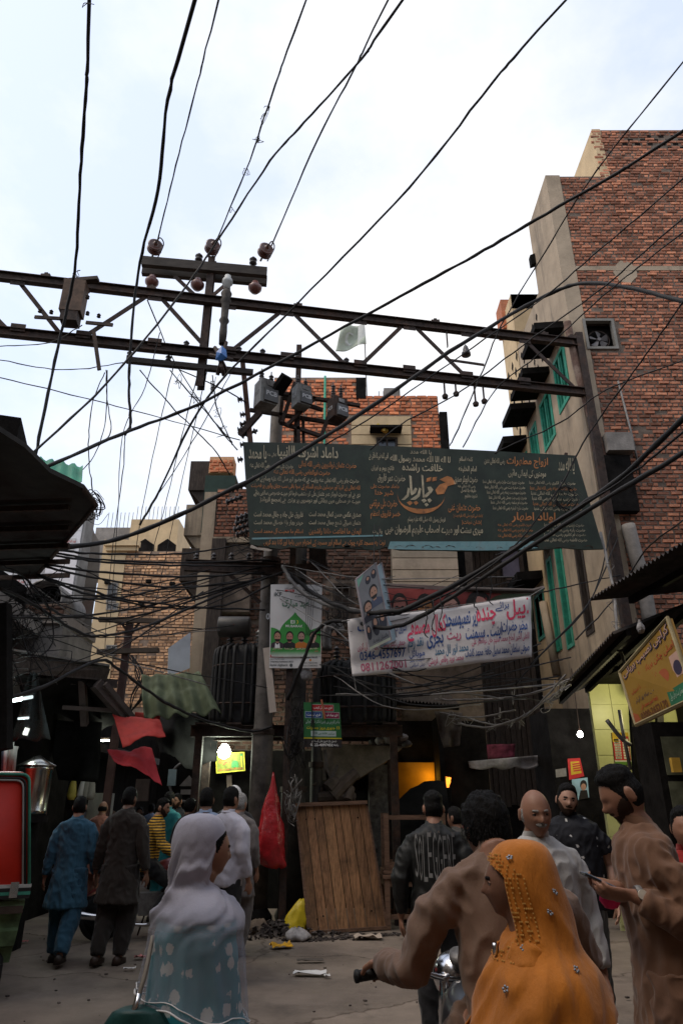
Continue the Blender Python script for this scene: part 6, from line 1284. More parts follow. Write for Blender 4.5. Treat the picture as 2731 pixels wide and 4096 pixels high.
# ================================================================ wooden panel, tables, bags, litter
def street_items():
    Y0 = 10.85
    t = thing('plank_panel', 'large weathered plank panel leaning upright against the poles', 'wooden panel', G(1390, 3735))
    bl, br_, tr, tl = G(1237, 3742), G(1545, 3722), W(1463, 3212, 11.15), W(1186, 3222, 11.15)
    bl.z = br_.z = .02
    Q = Quad(tl, tr, br_, bl); n = 8; rg = random.Random(9)
    us = [0]+sorted([(k+rg.uniform(-.12, .12))/n for k in range(1, n)])+[1]
    for k in range(n):
        m = MB(); u0, u1 = us[k]+.0045, us[k+1]-.0045; P = [Q(u0, .012), Q(u1, .012), Q(u1, .985), Q(u0, .985)]; m.prism([p+Q.n*rg.uniform(0, .006) for p in P], -Q.n*.03); m.build('plank', WOOD, t)
    m = MB(); m.beam(Q(-.02, -.005, .01), Q(1.02, -.005, .01), .10, .05); m.build('top_rail', WOODD, t)
    m = MB(); m.beam(Q(0, .99, .0), Q(1, .99, .0), .07, .04); m.build('bottom_rail', WOODD, t)
    for u in (.0, 1.0):
        m = MB(); m.beam(Q(u, .02, -.03), Q(u, .98, -.03), .05, .05, Q.n); m.build('side_rail', WOODD, t)
    for u, v in ((.12, .12), (.24, .12), (.85, .12), (.2, .88), (.84, .86), (.12, .9)):
        m = MB(); m.lathe(Q(u, v, .008), [(.001, 0), (.012, 0), (.01, .006), (.001, .006)], 8, Q.n); m.build('nail', BLACK_AND_SHADE, t)
    # tables: one standing, one upside down on it
    tm = WOODD
    a = G(1565, 3722)
    def table(name, label, c, w, d, h, flip, rz, z0):
        t = thing(name, label, 'table', (c[0], c[1], z0), rz); sg = -1 if flip else 1; zz = (lambda z: h-z) if flip else (lambda z: z)
        m = MB(); m.box((0, 0, zz(h-.03)), (w, d, .05)); m.build('table_top', tm, t, world_space=False)
        for x in (-1, 1):
            m = MB(); m.box((x*(w/2-.06), 0, zz(h-.11)), (.03, d-.16, .1)); m.build('apron', tm, t, world_space=False)
            for y in (-1, 1):
                m = MB(); m.box((x*(w/2-.06), y*(d/2-.06), zz((h-.06)/2)), (.075, .075, h-.06)); m.build('leg', tm, t, world_space=False)
        for y in (-1, 1):
            m = MB(); m.box((0, y*(d/2-.06), zz(h-.11)), (w-.16, .03, .1)); m.build('apron', tm, t, world_space=False)
            m = MB(); m.box((0, y*(d/2-.06), zz(.06 if flip else .16)), (w-.16, .03, .06)); m.build('stretcher', tm, t, world_space=False)
    cx, cy = W(1655, 3600, 11.6).x, 11.6
    table('wooden_table', 'dark wooden table standing behind the plank panel', (cx, cy), 1.0, .7, .70, False, .08, 0)
    table('wooden_table', 'upturned wooden table lying on the standing table', (cx+.02, cy+.02), .98, .66, .82, True, .02, .70)
    # plastic bags
    def bag(name, label, P, r, m, ns=16, seed=0, ws=1.0):
        rings = []; A_ = catmull([p[0] for p in P], 3); B_ = catmull([V(p[1], p[2], 0) for p in P], 3)
        for c, wd_ in zip(A_, B_):
            w, d = max(.004, wd_.x), max(.004, wd_.y)
            rings.append([c+V(w*math.cos(a)*(1+.22*noise.noise((math.cos(a)*2, math.sin(a)*2+c.z*7, seed))+.16*noise.noise((math.cos(a)*5, math.sin(a)*5, c.z*14+seed))), d*math.sin(a)*(1+.25*noise.noise((math.cos(a)*3, math.sin(a)*2, c.z*6+seed))), .015*math.sin(a*5+seed)) for a in [q*2*math.pi/ns for q in range(ns)]])
        mb = MB(); mb.loft(rings); return mb.build(name, m, None, True, label=label, cat='bag')
    RB = mat('red_plastic', (.34, .015, .02), .25, var=.35, vscale=5, bump=.5, bscale=16, spec=.5)
    bag('plastic_bag', 'tall translucent red plastic bag hung on the pole', [(W(1093, 3092, 10.9), .01, .01), (W(1092, 3150, 10.9), .05, .04), (W(1085, 3220, 10.9), .12, .08), (W(1083, 3300, 10.9), .17, .13), (W(1078, 3370, 10.9), .22, .16), (W(1080, 3420, 10.9), .21, .15), (W(1098, 3460, 10.9), .17, .1), (W(1110, 3472, 10.9), .06, .03)], 0, RB, 28, 1)
    YB_ = mat('yellow_plastic', (.62, .46, .02), .3, var=.2, vscale=5, bump=.5, bscale=18, spec=.5)
    c = G(1176, 3738); bag('plastic_bag', 'knotted bright yellow plastic bag beside the plank panel', [(c+V(0, 0, .0), .07, .07), (c+V(0, 0, .05), .15, .12), (c+V(.01, 0, .15), .155, .12), (c+V(.03, 0, .26), .12, .1), (c+V(.07, 0, .36), .075, .07), (c+V(.1, 0, .42), .03, .03)], 0, YB_, 24, 2)
    c = G(1130, 3690); bag('plastic_bag', 'grey plastic bag slumped on the rubbish heap', [(c, .06, .06), (c+V(0, 0, .05), .13, .1), (c+V(.01, 0, .14), .12, .09), (c+V(.04, 0, .22), .05, .05)], 0, mat('grey_plastic', (.12, .115, .11), .3, var=.3, bump=.5, bscale=16), 20, 3)
    c = G(1190, 3765); bag('plastic_bag', 'crumpled clear white bag at the foot of the plank panel', [(c, .08, .07), (c+V(0, 0, .04), .17, .12), (c+V(0, 0, .10), .13, .1), (c+V(-.02, 0, .15), .05, .04)], 0, mat('clear_plastic', (.33, .31, .31), .3, var=.35, vscale=8, bump=.6, bscale=18), 22, 4)
    c = G(1030, 3735); bag('plastic_bag', 'brown paper sack lying at the edge of the rubbish heap', [(c, .06, .06), (c+V(0, 0, .04), .16, .12), (c+V(0, 0, .12), .13, .1), (c+V(.03, 0, .17), .06, .05)], 0, mat('brown_paper', (.16, .12, .09), .8, var=.3, bump=.5), 20, 5)
    # rubbish heap: uncountable scraps
    mb = MB(); rg = random.Random(21); c = G(1110, 3745)
    for k in range(520):
        a, q = rg.uniform(0, 6.28), abs(rg.gauss(0, .42)); p = c+V(q*math.cos(a)*1.25+.05, q*math.sin(a)*.55+.1, max(.012, .17*math.exp(-q*q*6)*rg.random()+.01)); s = rg.uniform(.015, .06)
        R = Matrix.Rotation(rg.uniform(0, 3), 3, 'X') @ Matrix.Rotation(rg.uniform(0, 6), 3, 'Z'); mb.box(p, (s, s*rg.uniform(.5, 1.4), s*.25), R)
    for k in range(260):
        a = rg.uniform(0, 1); p = G(1230, 3765).lerp(G(1600, 3738), a)+V(0, rg.gauss(0, .07), .012); s = rg.uniform(.01, .035); mb.box(p, (s, s, s*.5), rg.uniform(0, 3))
    mb.build('rubbish_heap', mat('rubbish', (.075, .065, .06), .85, var=.6, vscale=20, bump=.3, rnd=.7), kind='stuff', label='dark heap of mixed street rubbish at the foot of the poles', cat='rubbish')
    mb = MB()
    for k in range(240):
        p = V(rg.uniform(-4.5, 3.5), rg.uniform(5.5, 13), .012+.012); s = rg.uniform(.006, .028); mb.box(p, (s, s*rg.uniform(.4, 1.5), s*.5), rg.uniform(0, 3))
    mb.build('street_grit', mat('grit', (.10, .085, .075), .9, var=.5, rnd=.5), kind='stuff', label='scattered grit and crumbs on the street', cat='grit')
    # papers and wrappers
    def scrap(label, px, py, w, d, m, rz, lift=.03, seed=0, cat='litter'):
        c = G(px, py); mb = MB(); nx, ny = 6, 4; R = Matrix.Rotation(rz, 3, 'Z'); g = []
        for s_ in (0, 1):
            for j in range(ny+1):
                for i in range(nx+1):
                    g.append(c+R@V((i/nx-.5)*w, (j/ny-.5)*d, .024+s_*.004+lift*abs(noise.noise((i*.6+seed, j*.7, seed)))))
        k = (nx+1)*(ny+1); mb.v = [tuple(p) for p in g]
        for j in range(ny):
            for i in range(nx):
                a = j*(nx+1)+i; mb.f += [(a, a+nx+1, a+nx+2, a+1), (k+a, k+a+1, k+a+nx+2, k+a+nx+1)]
        mb.build('paper_scrap', m, None, True, label=label, cat=cat, fix=False)
    scrap('yellow and red sweet wrapper on the street before the rubbish heap', 1125, 3795, .27, .16, mat('wrapper', (.62, .32, .02), .5, var=.5, vscale=14, bump=.1), .4, .09, 1, 'wrapper')
    scrap('flattened white paper on the open street', 1240, 3905, .34, .12, WHITEC, -.1, .05, 2, 'paper')
    scrap('folded cream paper leaning by the plank panel base', 1470, 3758, .36, .2, mat('cream_paper', (.4, .33, .27), .8), .1, .09, 3, 'paper')
    scrap('crumpled white paper left of the rubbish heap', 1000, 3700, .14, .12, WHITEC, .6, .12, 4, 'paper')
    scrap('tiny white paper bit beside the flattened paper', 1308, 3915, .06, .05, WHITEC, .3, .03, 5, 'paper')
    scrap('red and white packet on the street behind the walking men', 562, 3840, .14, .09, mat('packet_red', (.4, .12, .12), .6, var=.6, vscale=20), .2, .05, 6, 'packet')
    scrap('small red packet beside the rickshaw wheel', 97, 3776, .09, .06, mat('packet_red', (.4, .12, .12), .6), .5, .03, 7, 'packet')
    scrap('pale paper strip before the walking men', 518, 3885, .13, .05, WHITEC, .2, .03, 8, 'paper')
    scrap('white plastic scrap on the ground behind the rubbish heap', 990, 3630, .16, .1, WHITEC, .2, .08, 9, 'plastic')
    scrap('dirty brown rag on the street centre', 1240, 3852, .3, .08, mat('brown_rag', (.09, .075, .065), .9), .1, .03, 10, 'rag')
    # things on the concrete canopy and clutter logs behind the panel
    t = thing('log_pile', 'rough logs and splintered wood piled behind the plank panel', 'logs', W(1330, 3200, 11.9))
    for a, b, r in (((1330, 3185), (1425, 3090), .10), ((1270, 3190), (1420, 3190), .08), ((1390, 3200), (1405, 3150), .07), ((1310, 3160), (1350, 3130), .12), ((1255, 3130), (1300, 3200), .06)):
        m = MB(); A, B = W(*a, 11.7), W(*b, 11.8); m.tube([A, A.lerp(B, .5)+V(0, 0, .02), B], [r, r*1.05, r*.9], 9); m.build('log', mat('bark', (.10, .08, .066), .9, var=.5, bump=.6, bscale=20), t)
    t = thing('rubbish_sack', 'pile of white and grey sacks on the concrete canopy edge', 'sacks', W(1570, 2985, 12.2))
    for k, (px, py, r) in enumerate(((1555, 2955, .14), (1600, 2958, .12), (1520, 2962, .1), (1625, 2975, .1), (1612, 2950, .09), (1490, 2968, .08))):
        m = MB(); c = W(px, py, 12.2+.1*(k % 2)); m.loft([[c+V(r*math.sin(p)*math.cos(a)*(1+.3*noise.noise((a, p, k))), r*math.sin(p)*math.sin(a), -r*.6*math.cos(p)+.03*noise.noise((a*2, p*2, k))) for a in [q*.524 for q in range(12)]] for p in (.05, .6, 1.2, 1.8, 2.4, 3.1)]); m.build('sack', [mat('sack_white', (.25, .23, .22), .8, var=.3), mat('sack_grey', (.09, .085, .08), .8, var=.3)][k % 2], t, True)
    # hanging white plastic bits
    for px, py, Yq, s, l in ((2560, 2510, 5.4, .035, 'crumpled white plastic bag hanging under the corrugated canopy'), (1225, 2690, 11.1, .11, 'dirty white cloth bundle hanging under the Eid poster')):
        c = W(px, py, Yq); bag('plastic_bag', l, [(c+V(0, 0, s*1.6), s*.15, s*.15), (c+V(0, 0, s*.7), s*.5, s*.4), (c, s*.9, s*.6), (c-V(0, 0, s*.8), s*.7, s*.5), (c-V(.02, 0, s*1.1), s*.2, s*.2)], 0, mat('grimy_plastic', (.3, .29, .29), .5, var=.5, vscale=14, bump=.8, bscale=30), 14, px)
    m = MB(); m.beam(W(1066, 2592, 11.05), W(1092, 2850, 11.05), .11, .05, (0, 1, 0)); m.build('striped_board', mat('cream_board', (.45, .38, .32), .7, var=.15), None, label='narrow cream board with orange edge strapped to the pale pole', cat='board')
street_items()
def right_clutter():
    t = thing('low_bench', 'low dark bench with papers in the right lane behind the russet man', 'bench', G(2420, 3560))
    c = G(2420, 3560); m = MB(); m.box(c+V(0, 0, .42), (.9, .4, .05)); m.build('seat', WOODD, t)
    for x in (-.38, .38):
        for y in (-.14, .14): m = MB(); m.box(c+V(x, y, .195), (.06, .06, .39)); m.build('leg', WOODD, t)
    for k in range(3): m = MB(); m.box(c+V(-.25+.22*k, .05*(k-1), .45+.006*k), (.2, .14, .012), .4*k); m.build('paper', WHITEC, t)
    for i, (px, py, lb) in enumerate(((2130, 3560, 'wooden crate on the ground in the right lane beside the kiosk'), (700, 3560, 'wooden crate at the foot of the lane stall'))):
        c = G(px, py); u = thing('wooden_crate', lb, 'crate', c)
        for r in range(4):
            for s in (-1, 1):
                m = MB(); m.box(c+V(0, s*.18, .05+.1*r), (.5, .018, .075)); m.build('slat', WOOD, u); m = MB(); m.box(c+V(s*.24, 0, .05+.1*r), (.018, .34, .075)); m.build('slat', WOOD, u)
        for x in (-.22, .22):
            for y in (-.155, .155): m = MB(); m.box(c+V(x, y, .2), (.03, .03, .4)); m.build('corner_post', WOODD, u)
right_clutter()
def mound():
    mb = MB(); R = []
    for k in range(9):
        u = k/8; a, b = W(1560+230*u, 3290, 12.3), W(1560+230*u, 3290-(40+130*math.sin(min(1, u*1.25)*1.5)**.8), 12.3); h = b.z
        R.append([V(a.x, 12.3-.35+.7*(q/8), h*math.sin(math.pi*q/8)**.45*(1+.05*noise.noise((k, q*.7, 0)))) for q in range(9)])
    mb.loft(R, cap=False, closed=False); mb.build('dark_mound', TARPB, None, True, label='dark mound added to break the outline of the glowing yellow niche', cat='cart')  # added dark shape that breaks up the lit rectangle of the niche
mound()
# ================================================================ vehicles
def wheel(parent, c, ax, R, w, spokes=18, cover=None):
    c, ax = Vector(c), Vector(ax).normalized()
    m = MB(); m.lathe(c, [(R*.80, -w*.4), (R*.93, -w*.5), (R, -w*.25), (R, w*.25), (R*.93, w*.5), (R*.80, w*.4), (R*.80, -w*.4)], 32, ax); wh = m.build('wheel', BLACKM, parent, True, world_space=False)
    m = MB(); m.lathe(c, [(R*.72, -w*.3), (R*.81, -w*.35), (R*.81, w*.35), (R*.72, w*.3), (R*.72, -w*.3)], 32, ax); m.build('rim', CHROME, wh, True, world_space=False)
    a = ax.cross(V(0, 0, 1)).normalized(); b = ax.cross(a); m = MB()
    for k in range(spokes):
        q = k*2*math.pi/spokes; m.tube([c+ax*(w*.3*(1 if k % 2 else -1)), c+(a*math.cos(q)+b*math.sin(q))*R*.75], .004, 4)
    m.lathe(c, [(.001, -w*.7), (.05, -w*.6), (.05, w*.6), (.001, w*.7)], 12, ax); m.build('spokes', CHROME, wh, world_space=False)
    return wh
def motorbike(label, loc, rz, tank):
    """local axes: heads along +X"""
    t = thing('motorcycle', label, 'motorcycle', loc, rz)
    def P(mb, name, m, par=t, sm=False): return mb.build(name, m, par, sm, world_space=False)
    wheel(t, (-.6, 0, .29), (0, 1, 0), .29, .075); wheel(t, (.62, 0, .29), (0, 1, 0), .29, .07)
    m = MB(); m.tube([V(.55, 0, .95), V(.35, 0, .72), V(0, 0, .4), V(-.25, 0, .35)], .03, 8); m.tube([V(.5, 0, .88), V(0, 0, .72), V(-.75, 0, .70)], .025, 8)
    for s in (-1, 1): m.tube([V(-.6, s*.08, .29), V(-.1, s*.08, .38)], .02, 8); m.tube([V(-.6, s*.1, .3), V(-.42, s*.1, .66)], .032, 8)
    P(m, 'frame', STEEL, sm=True)
    m = MB()
    for s in (-1, 1): m.tube([V(.62, s*.07, .29), V(.5, s*.07, .85), V(.46, s*.07, .95)], .022, 8)
    P(m, 'fork', CHROME, sm=True)
    m = MB(); m.box((.02, 0, .42), (.34, .24, .26)); m.lathe((.1, 0, .42), [(.09, 0), (.1, .02), (.085, .04), (.1, .06), (.085, .08), (.1, .1), (.085, .12), (.1, .14), (.07, .2)], 12, (1, 0, .25)); P(m, 'engine', STEELG)
    m = MB(); R = []
    for x, w, z0, z1 in ((.46, .05, .84, .9), (.4, .11, .74, .95), (.25, .15, .70, .98), (.08, .14, .70, .93), (-.04, .08, .72, .84)): R.append([V(x, w*math.cos(a), (z0+z1)/2+(z1-z0)/2*math.sin(a)) for a in [q*.524 for q in range(12)]])
    m.loft(R); P(m, 'fuel_tank', tank, sm=True)
    m = MB(); R = []
    for x, w, z in ((.02, .1, .80), (-.2, .13, .80), (-.5, .13, .81), (-.78, .11, .83)): R.append([V(x, w*math.cos(a), z+.05*math.sin(a)) for a in [q*.524 for q in range(12)]])
    m.loft(R); P(m, 'seat', BLACKM, sm=True)
    m = MB(); m.tube(catmull([V(.16, -.1, .33), V(.05, -.13, .2), V(-.2, -.14, .2), V(-.3, -.15, .24)], 4), .022, 8); m.tube([V(-.25, -.15, .23), V(-.32, -.15, .25), V(-.95, -.16, .34), V(-1.0, -.16, .35)], [.025, .042, .045, .03], 12); P(m, 'exhaust', CHROME, sm=True)
    m = MB(); a = [V(-.6+.33*math.cos(q), 0, .29+.34*math.sin(q)) for q in [.5+.26*k for k in range(10)]]
    m.loft([[p+V(0, -.06, -.01), p+V(0, 0, .012), p+V(0, .06, -.01)] for p in a], cap=False, closed=False); m.loft([[p+V(0, -.058, -.016), p+V(0, 0, .006), p+V(0, .058, -.016)] for p in a], cap=False, closed=False); P(m, 'rear_mudguard', tank, sm=True)
    m = MB(); a = [V(.62+.32*math.cos(q), 0, .29+.32*math.sin(q)) for q in [.4+.24*k for k in range(10)]]
    m.loft([[p+V(0, -.05, -.01), p+V(0, 0, .01), p+V(0, .05, -.01)] for p in a], cap=False, closed=False); m.loft([[p+V(0, -.048, -.016), p+V(0, 0, .004), p+V(0, .048, -.016)] for p in a], cap=False, closed=False); P(m, 'front_mudguard', tank, sm=True)
    m = MB(); m.tube(catmull([V(.34, .36, .99), V(.40, .24, 1.0), V(.45, .12, .95), V(.46, 0, .93), V(.45, -.12, .95), V(.40, -.24, 1.0), V(.34, -.36, .99)], 6), .012, 8); h = P(m, 'handlebar', CHROME, sm=True)
    for s in (-1, 1):
        m = MB(); m.tube([V(.345, s*.34, .99), V(.31, s*.46, .985)], [.019, .021], 10); m.lathe(V(.307, s*.465, .985), [(.001, 0), (.024, .0), (.024, .012), (.001, .02)], 10, (-.2, s, 0)); P(m, 'grip', BLACKM, h, True)
        m = MB(); m.tube(catmull([V(.40, s*.30, 1.0), V(.44, s*.33, .99), V(.42, s*.44, .98)], 4), .007, 6); P(m, 'lever', CHROME, h, True)
        m = MB(); m.box((.41, s*.25, 1.0), (.05, .06, .05)); P(m, 'clamp', CHROME, h)
    m = MB(); m.lathe(V(.52, 0, .93), [(.001, -.06), (.07, -.05), (.095, .04), (.09, .07), (.001, .08)], 18, (1, 0, 0)); P(m, 'headlight', CHROME, sm=True)
    m = MB(); m.lathe(V(.44, 0, 1.0), [(.001, 0), (.05, 0), (.055, .03), (.001, .035)], 14, (-.5, 0, 1)); P(m, 'speedometer', STEELG, sm=True)
    m = MB(); m.box((-.93, 0, .66), (.06, .12, .08)); P(m, 'tail_light', mat('tail_red', (.35, .01, .01), .3), sm=False)
    m = MB(); m.tube([V(.05, -.28, .29), V(.05, .28, .29)], .014, 6); m.tube([V(-.05, .14, .3), V(-.12, .26, .02)], .012, 6); P(m, 'foot_peg', STEEL)
    m = MB(); m.box((-.62, .14, .45), (.5, .03, .12)); P(m, 'chain_guard', STEEL)
    return t
motorbike('dark red motorcycle with chrome exhaust ridden through the crowd', (-2.56, 10.5, 0), .28, mat('bike_red', (.12, .012, .014), .3, var=.2, bump=0, spec=.6))
BIKE_RZ = math.radians(98)
motorbike('black motorcycle with chrome handlebar ridden by a couple', (.57, 2.98, 0), BIKE_RZ, mat('bike_black', (.015, .015, .017), .3, var=.2, bump=0, spec=.6))
def rickshaw():
    y0 = 7.25; xr = W(118, 3100, y0).x
    t = thing('auto_rickshaw', 'red canvas auto rickshaw with green metal lower body parked at the left', 'rickshaw', (xr-.65, y0+1.1, 0))
    rc = mat('red_canvas', (.50, .018, .006), .5, var=.12, vscale=3, bump=.12, bscale=8, spec=.4); gb = mat('olive_body', (.085, .13, .06), .55, var=.5, vscale=5, bump=.15, stain=(.05, .035, .02), stain_amt=.6, stain_scale=3)
    z0, z1 = .93, 1.90; dxb = W(112, 3540, y0).x-xr     # the hood widens downwards
    def rr(y, x0, x1, za, zb, r=.06):
        P = []
        for cx, cz, a0 in ((x1-r, zb-r, 0), (x0+r, zb-r, 90), (x0+.01, za+.01, 180), (x1-.01, za+.01, 270)):
            q = r if cz > (za+zb)/2 else .01
            for k in range(5): a = math.radians(a0+22.5*k); pz = cz+q*math.sin(a); P.append(V(cx+q*math.cos(a)+(dxb*(z1-pz)/(z1-z0) if cx > xr-.6 else 0), y, pz))
        return P
    m = MB(); m.loft([rr(y0, xr-1.3, xr, z0, z1), rr(y0+.6, xr-1.3, xr, z0, z1+.05), rr(y0+1.7, xr-1.28, xr-.02, z0, z1+.04), rr(y0+2.1, xr-1.22, xr-.08, z0, z1-.1)]); m.build('canvas_hood', rc, t, True)
    for off, r, mm in ((0, .016, mat('trim_green', (.05, .24, .17), .5)), (.035, .012, mat('trim_black', (.02, .02, .02), .5)), (.055, .01, mat('trim_silver', (.4, .4, .38), .4))):
        m = MB(); P = rr(y0-.012, xr-1.3+off, xr-off, z0+.0, z1-off); P = P[:10]; m.tube([V(xr-off+dxb, y0-.012, z0)]+P+[V(xr-1.3+off, y0-.012, z0)], r, 6); m.build('piping', mm, t, True)
    for k, mm in enumerate((mat('trim_silver', (.4, .4, .38), .4), mat('trim_black', (.02, .02, .02), .5), mat('trim_green', (.05, .24, .17), .5), mat('trim_black', (.02, .02, .02), .5))):
        m = MB(); m.span((xr-1.32, y0-.03, z0-.02-.03*k), (xr+dxb+.02, y0+.01, z0+.008-.03*k)); m.build('trim_band', mm, t)
    m = MB(); m.span((xr+dxb-.16, y0-.05, z0-.10), (xr+dxb-.09, y0-.031, z0+.03)); m.build('buckle', CHROME, t)
    m = MB(); m.loft([[V(xr-1.3, y0+y, z), V(xr+dxb-.0-.1*(.9-z), y0+y, z), V(xr+dxb-.0-.1*(.9-z), y0+1.9, z), V(xr-1.3, y0+1.9, z)] for z, y in ((.80, .02), (.74, .0), (.70, .06), (.58, .05), (.56, .0), (.44, .01), (.42, .07), (.30, .08))]); m.build('lower_body', gb, t)
    m = MB(); m.span((xr-1.3, y0-.02, .70), (xr+dxb-.02, y0+.05, .76)); m.build('bumper_band', mat('rust_band', (.06, .04, .03), .7), t)
    m = MB(); m.span((xr-.12, y0+.06, .36), (xr, y0+.09, .41)); m.build('tail_lamp', mat('amber_lamp', (.3, .2, .06), .4), t)
    for x in (xr-.04, xr-1.15):
        w = MB(); w.lathe((x, y0+.28, .25), [(.14, -.08), (.22, -.09), (.25, -.05), (.25, .05), (.22, .09), (.14, .08), (.14, -.08)], 28, (1, 0, 0)); wo = w.build('wheel', BLACKM, t, True)
        w = MB(); w.lathe((x, y0+.28, .25), [(.001, -.05), (.15, -.07), (.15, .07), (.001, .05)], 20, (1, 0, 0)); w.build('rim', STEELG, wo, True)
    w = MB(); w.lathe((xr-.65, y0+2.35, .25), [(.14, -.06), (.22, -.07), (.25, -.04), (.25, .04), (.22, .07), (.14, .06), (.14, -.06)], 28, (1, 0, 0)); w.build('wheel', BLACKM, t, True)
    m = MB(); m.prism([V(xr-1.1, y0+1.9, .3), V(xr-.2, y0+1.9, .3), V(xr-.45, y0+2.5, .5), V(xr-.85, y0+2.5, .5)], (0, 0, .55)); m.build('front_cowl', gb, t)
    m = MB(); m.tube([V(xr-.65, y0+2.2, .9), V(xr-.65, y0+2.0, 1.15)], .02, 6); m.tube([V(xr-.95, y0+1.95, 1.15), V(xr-.35, y0+1.95, 1.15)], .016, 6); m.build('handlebar', STEEL, t)
    m = MB(); m.span((xr-.12, y0+.0, .12), (xr+.05, y0+.02, .30)); m.build('mudflap', BLACKM, t)
    c = V(xr, y0, 0); d = Vector(t.location)-c; t.location = c+Matrix.Rotation(.44, 3, 'Z') @ d; t.rotation_euler.z = .44      # stands askew, tail corner to the street
rickshaw()
def stalls():
    Y0 = 9.6; c = W(118, 3250, Y0); zt = W(115, 3022, Y0).z; zc = W(115, 3062, Y0).z; zb = W(115, 3262, Y0).z; r = .21
    t = thing('steel_urn', 'tall stainless steel urn with conical lid behind the rickshaw', 'urn', (c.x, Y0, 0))
    m = MB(); m.lathe((c.x, Y0, 0), [(.001, zb), (r, zb), (r, zb+.06), (r*.98, zb+.07), (r*.98, zc-.07), (r*1.02, zc-.06), (r*1.02, zc), (r*.98, zc)], 28); m.build('body', STAINLESS, t, True)
    m = MB(); m.lathe((c.x, Y0, zc), [(r*1.15, -.01), (r*1.15, 0.0), (r*.5, (zt-zc)*.6), (.02, zt-zc), (.001, zt-zc)], 28); m.build('lid', STAINLESS, t, True)
    m = MB(); m.span((c.x-.5, Y0-.2, 0), (c.x+.05, Y0+.3, zb-.085))  # solid box, painted near-black for the darkness below the urn
    m.lathe((c.x, Y0, zb-.08), [(.001, 0), (.24, 0), (.24, .075), (.001, .075)], 20); m.build('stand', BLACK_AND_SHADE, t)
    t = thing('reed_bundle', 'leaning bundle of sticks and rolls behind the rickshaw roof', 'sticks', W(35, 3100, 8.9))
    for k, (a, b, mm) in enumerate((((20, 3110), (25, 2955), WHITEC), ((35, 3110), (48, 2970), mat('pale_roll', (.3, .29, .26), .8)), ((50, 3110), (62, 2990), mat('pale_roll', (.3, .29, .26), .8)), ((30, 3110), (66, 2985), mat('pale_roll', (.3, .29, .26), .8)), ((15, 3110), (18, 2960), mat('blue_roll', (.1, .14, .2), .7)))):
        m = MB(); m.tube([W(*a, 8.9), W(*b, 8.9)], .03, 8); m.build('roll', mm, t, True)
    # counter and fridge of the left stall
    t = thing('food_stall', 'dim food stall counter behind the walking men', 'stall', W(330, 3300, 14.5))
    a, b = W(250, 3300, 14.5), W(440, 3300, 14.5); m = MB(); m.span((a.x, 14.3, 0), (b.x, 15.0, 1.0)); m.build('counter', GREYC, t)
    m = MB(); m.span((a.x-.05, 14.2, 1.0), (a.x+.7, 15.0, 1.06)); m.build('red_top', mat('red_counter', (.35, .02, .015), .5), t)
    p, q = W(345, 3240, 15), W(430, 3172, 15); m = MB(); m.span((p.x, 15.05, .4), (q.x, 15.5, q.z)); m.build('white_cabinet', mat('fridge', (.4, .42, .38), .5), t)
    for k, px in enumerate((290, 330, 345, 365)):
        c = W(px, 3160, 14.4); m = MB(); m.loft([[c+V(w*math.cos(a), w*.5*math.sin(a), z) for a in [q*.785 for q in range(8)]] for w, z in ((.02, .25), (.07, .1), (.1, -.1), (.06, -.18))]); m.build('hanging_bag', [mat('yellow_bag', (.5, .42, .1), .4), WHITEC, mat('pale_roll', (.3, .29, .26), .8), mat('pale_roll', (.3, .29, .26), .8)][k], t, True)
    t = thing('lane_stall', 'cluttered dark stall under the yellow green picture', 'stall', W(800, 3300, 16))
    m = MB(); m.span((W(600, 3200, 16).x, 16.5, 0), (W(1000, 3200, 16).x, 17, 3.6)); m.build('back_wall', BLACK_AND_SHADE, t)
    for px, py, w, h, mm in ((690, 3110, .18, .34, mat('pale_blue_sheet', (.3, .4, .42), .5)), (815, 3125, .30, .5, mat('meter_grey', (.14, .14, .12), .6)), (570, 3160, .3, .45, mat('brown_board', (.12, .09, .075), .8))):
        c = W(px, py, 16.2); m = MB(); m.box((c.x, 16.2, c.z), (w, .08, h)); m.build('hung_panel', mm, t)
    c = W(755, 3125, 16.2); m = MB(); ring = [c+V(.42*math.cos(q*.2618), 0, .42*math.sin(q*.2618)) for q in range(25)]; m.tube(ring, .035, 6); m.build('round_frame', STEELG, t, True)
    m = MB(); m.prism([c+V(-.2, 0, -.1), c+V(.2, 0, -.1), c+V(0, 0, .12)], (0, .04, 0)); m.box(c+V(0, 0, -.22), (.3, .04, .1)); m.build('emblem', GREYC, t)
    m = MB(); m.beam(W(917, 3100, 13.2), W(925, 3300, 13.2), .09, .05, (0, 1, 0)); m.build('board', mat('brown_board', (.12, .09, .075), .8), t)
    # red hand cart
    c = G(975, 3590); t = thing('hand_cart', 'red metal hand cart with rubber wheel behind the veiled woman', 'cart', (c.x, c.y, 0))
    cm = mat('cart_red', (.22, .02, .025), .5, var=.3, vscale=6, bump=.05)
    m = MB(); m.span((c.x-.05, c.y-.25, .72), (c.x+.75, c.y+.9, 1.05)); m.build('box', cm, t)
    m = MB(); m.tube([V(c.x-.05, c.y-.27, 1.08), V(c.x+.75, c.y-.27, 1.08), V(c.x+.75, c.y+.9, 1.08)], .025, 6); m.tube([V(c.x+.3, c.y-.3, 1.05), V(c.x+.35, c.y-.45, 1.55), V(c.x+.6, c.y-.45, 1.5)], .02, 6); m.build('rail', cm, t, True)
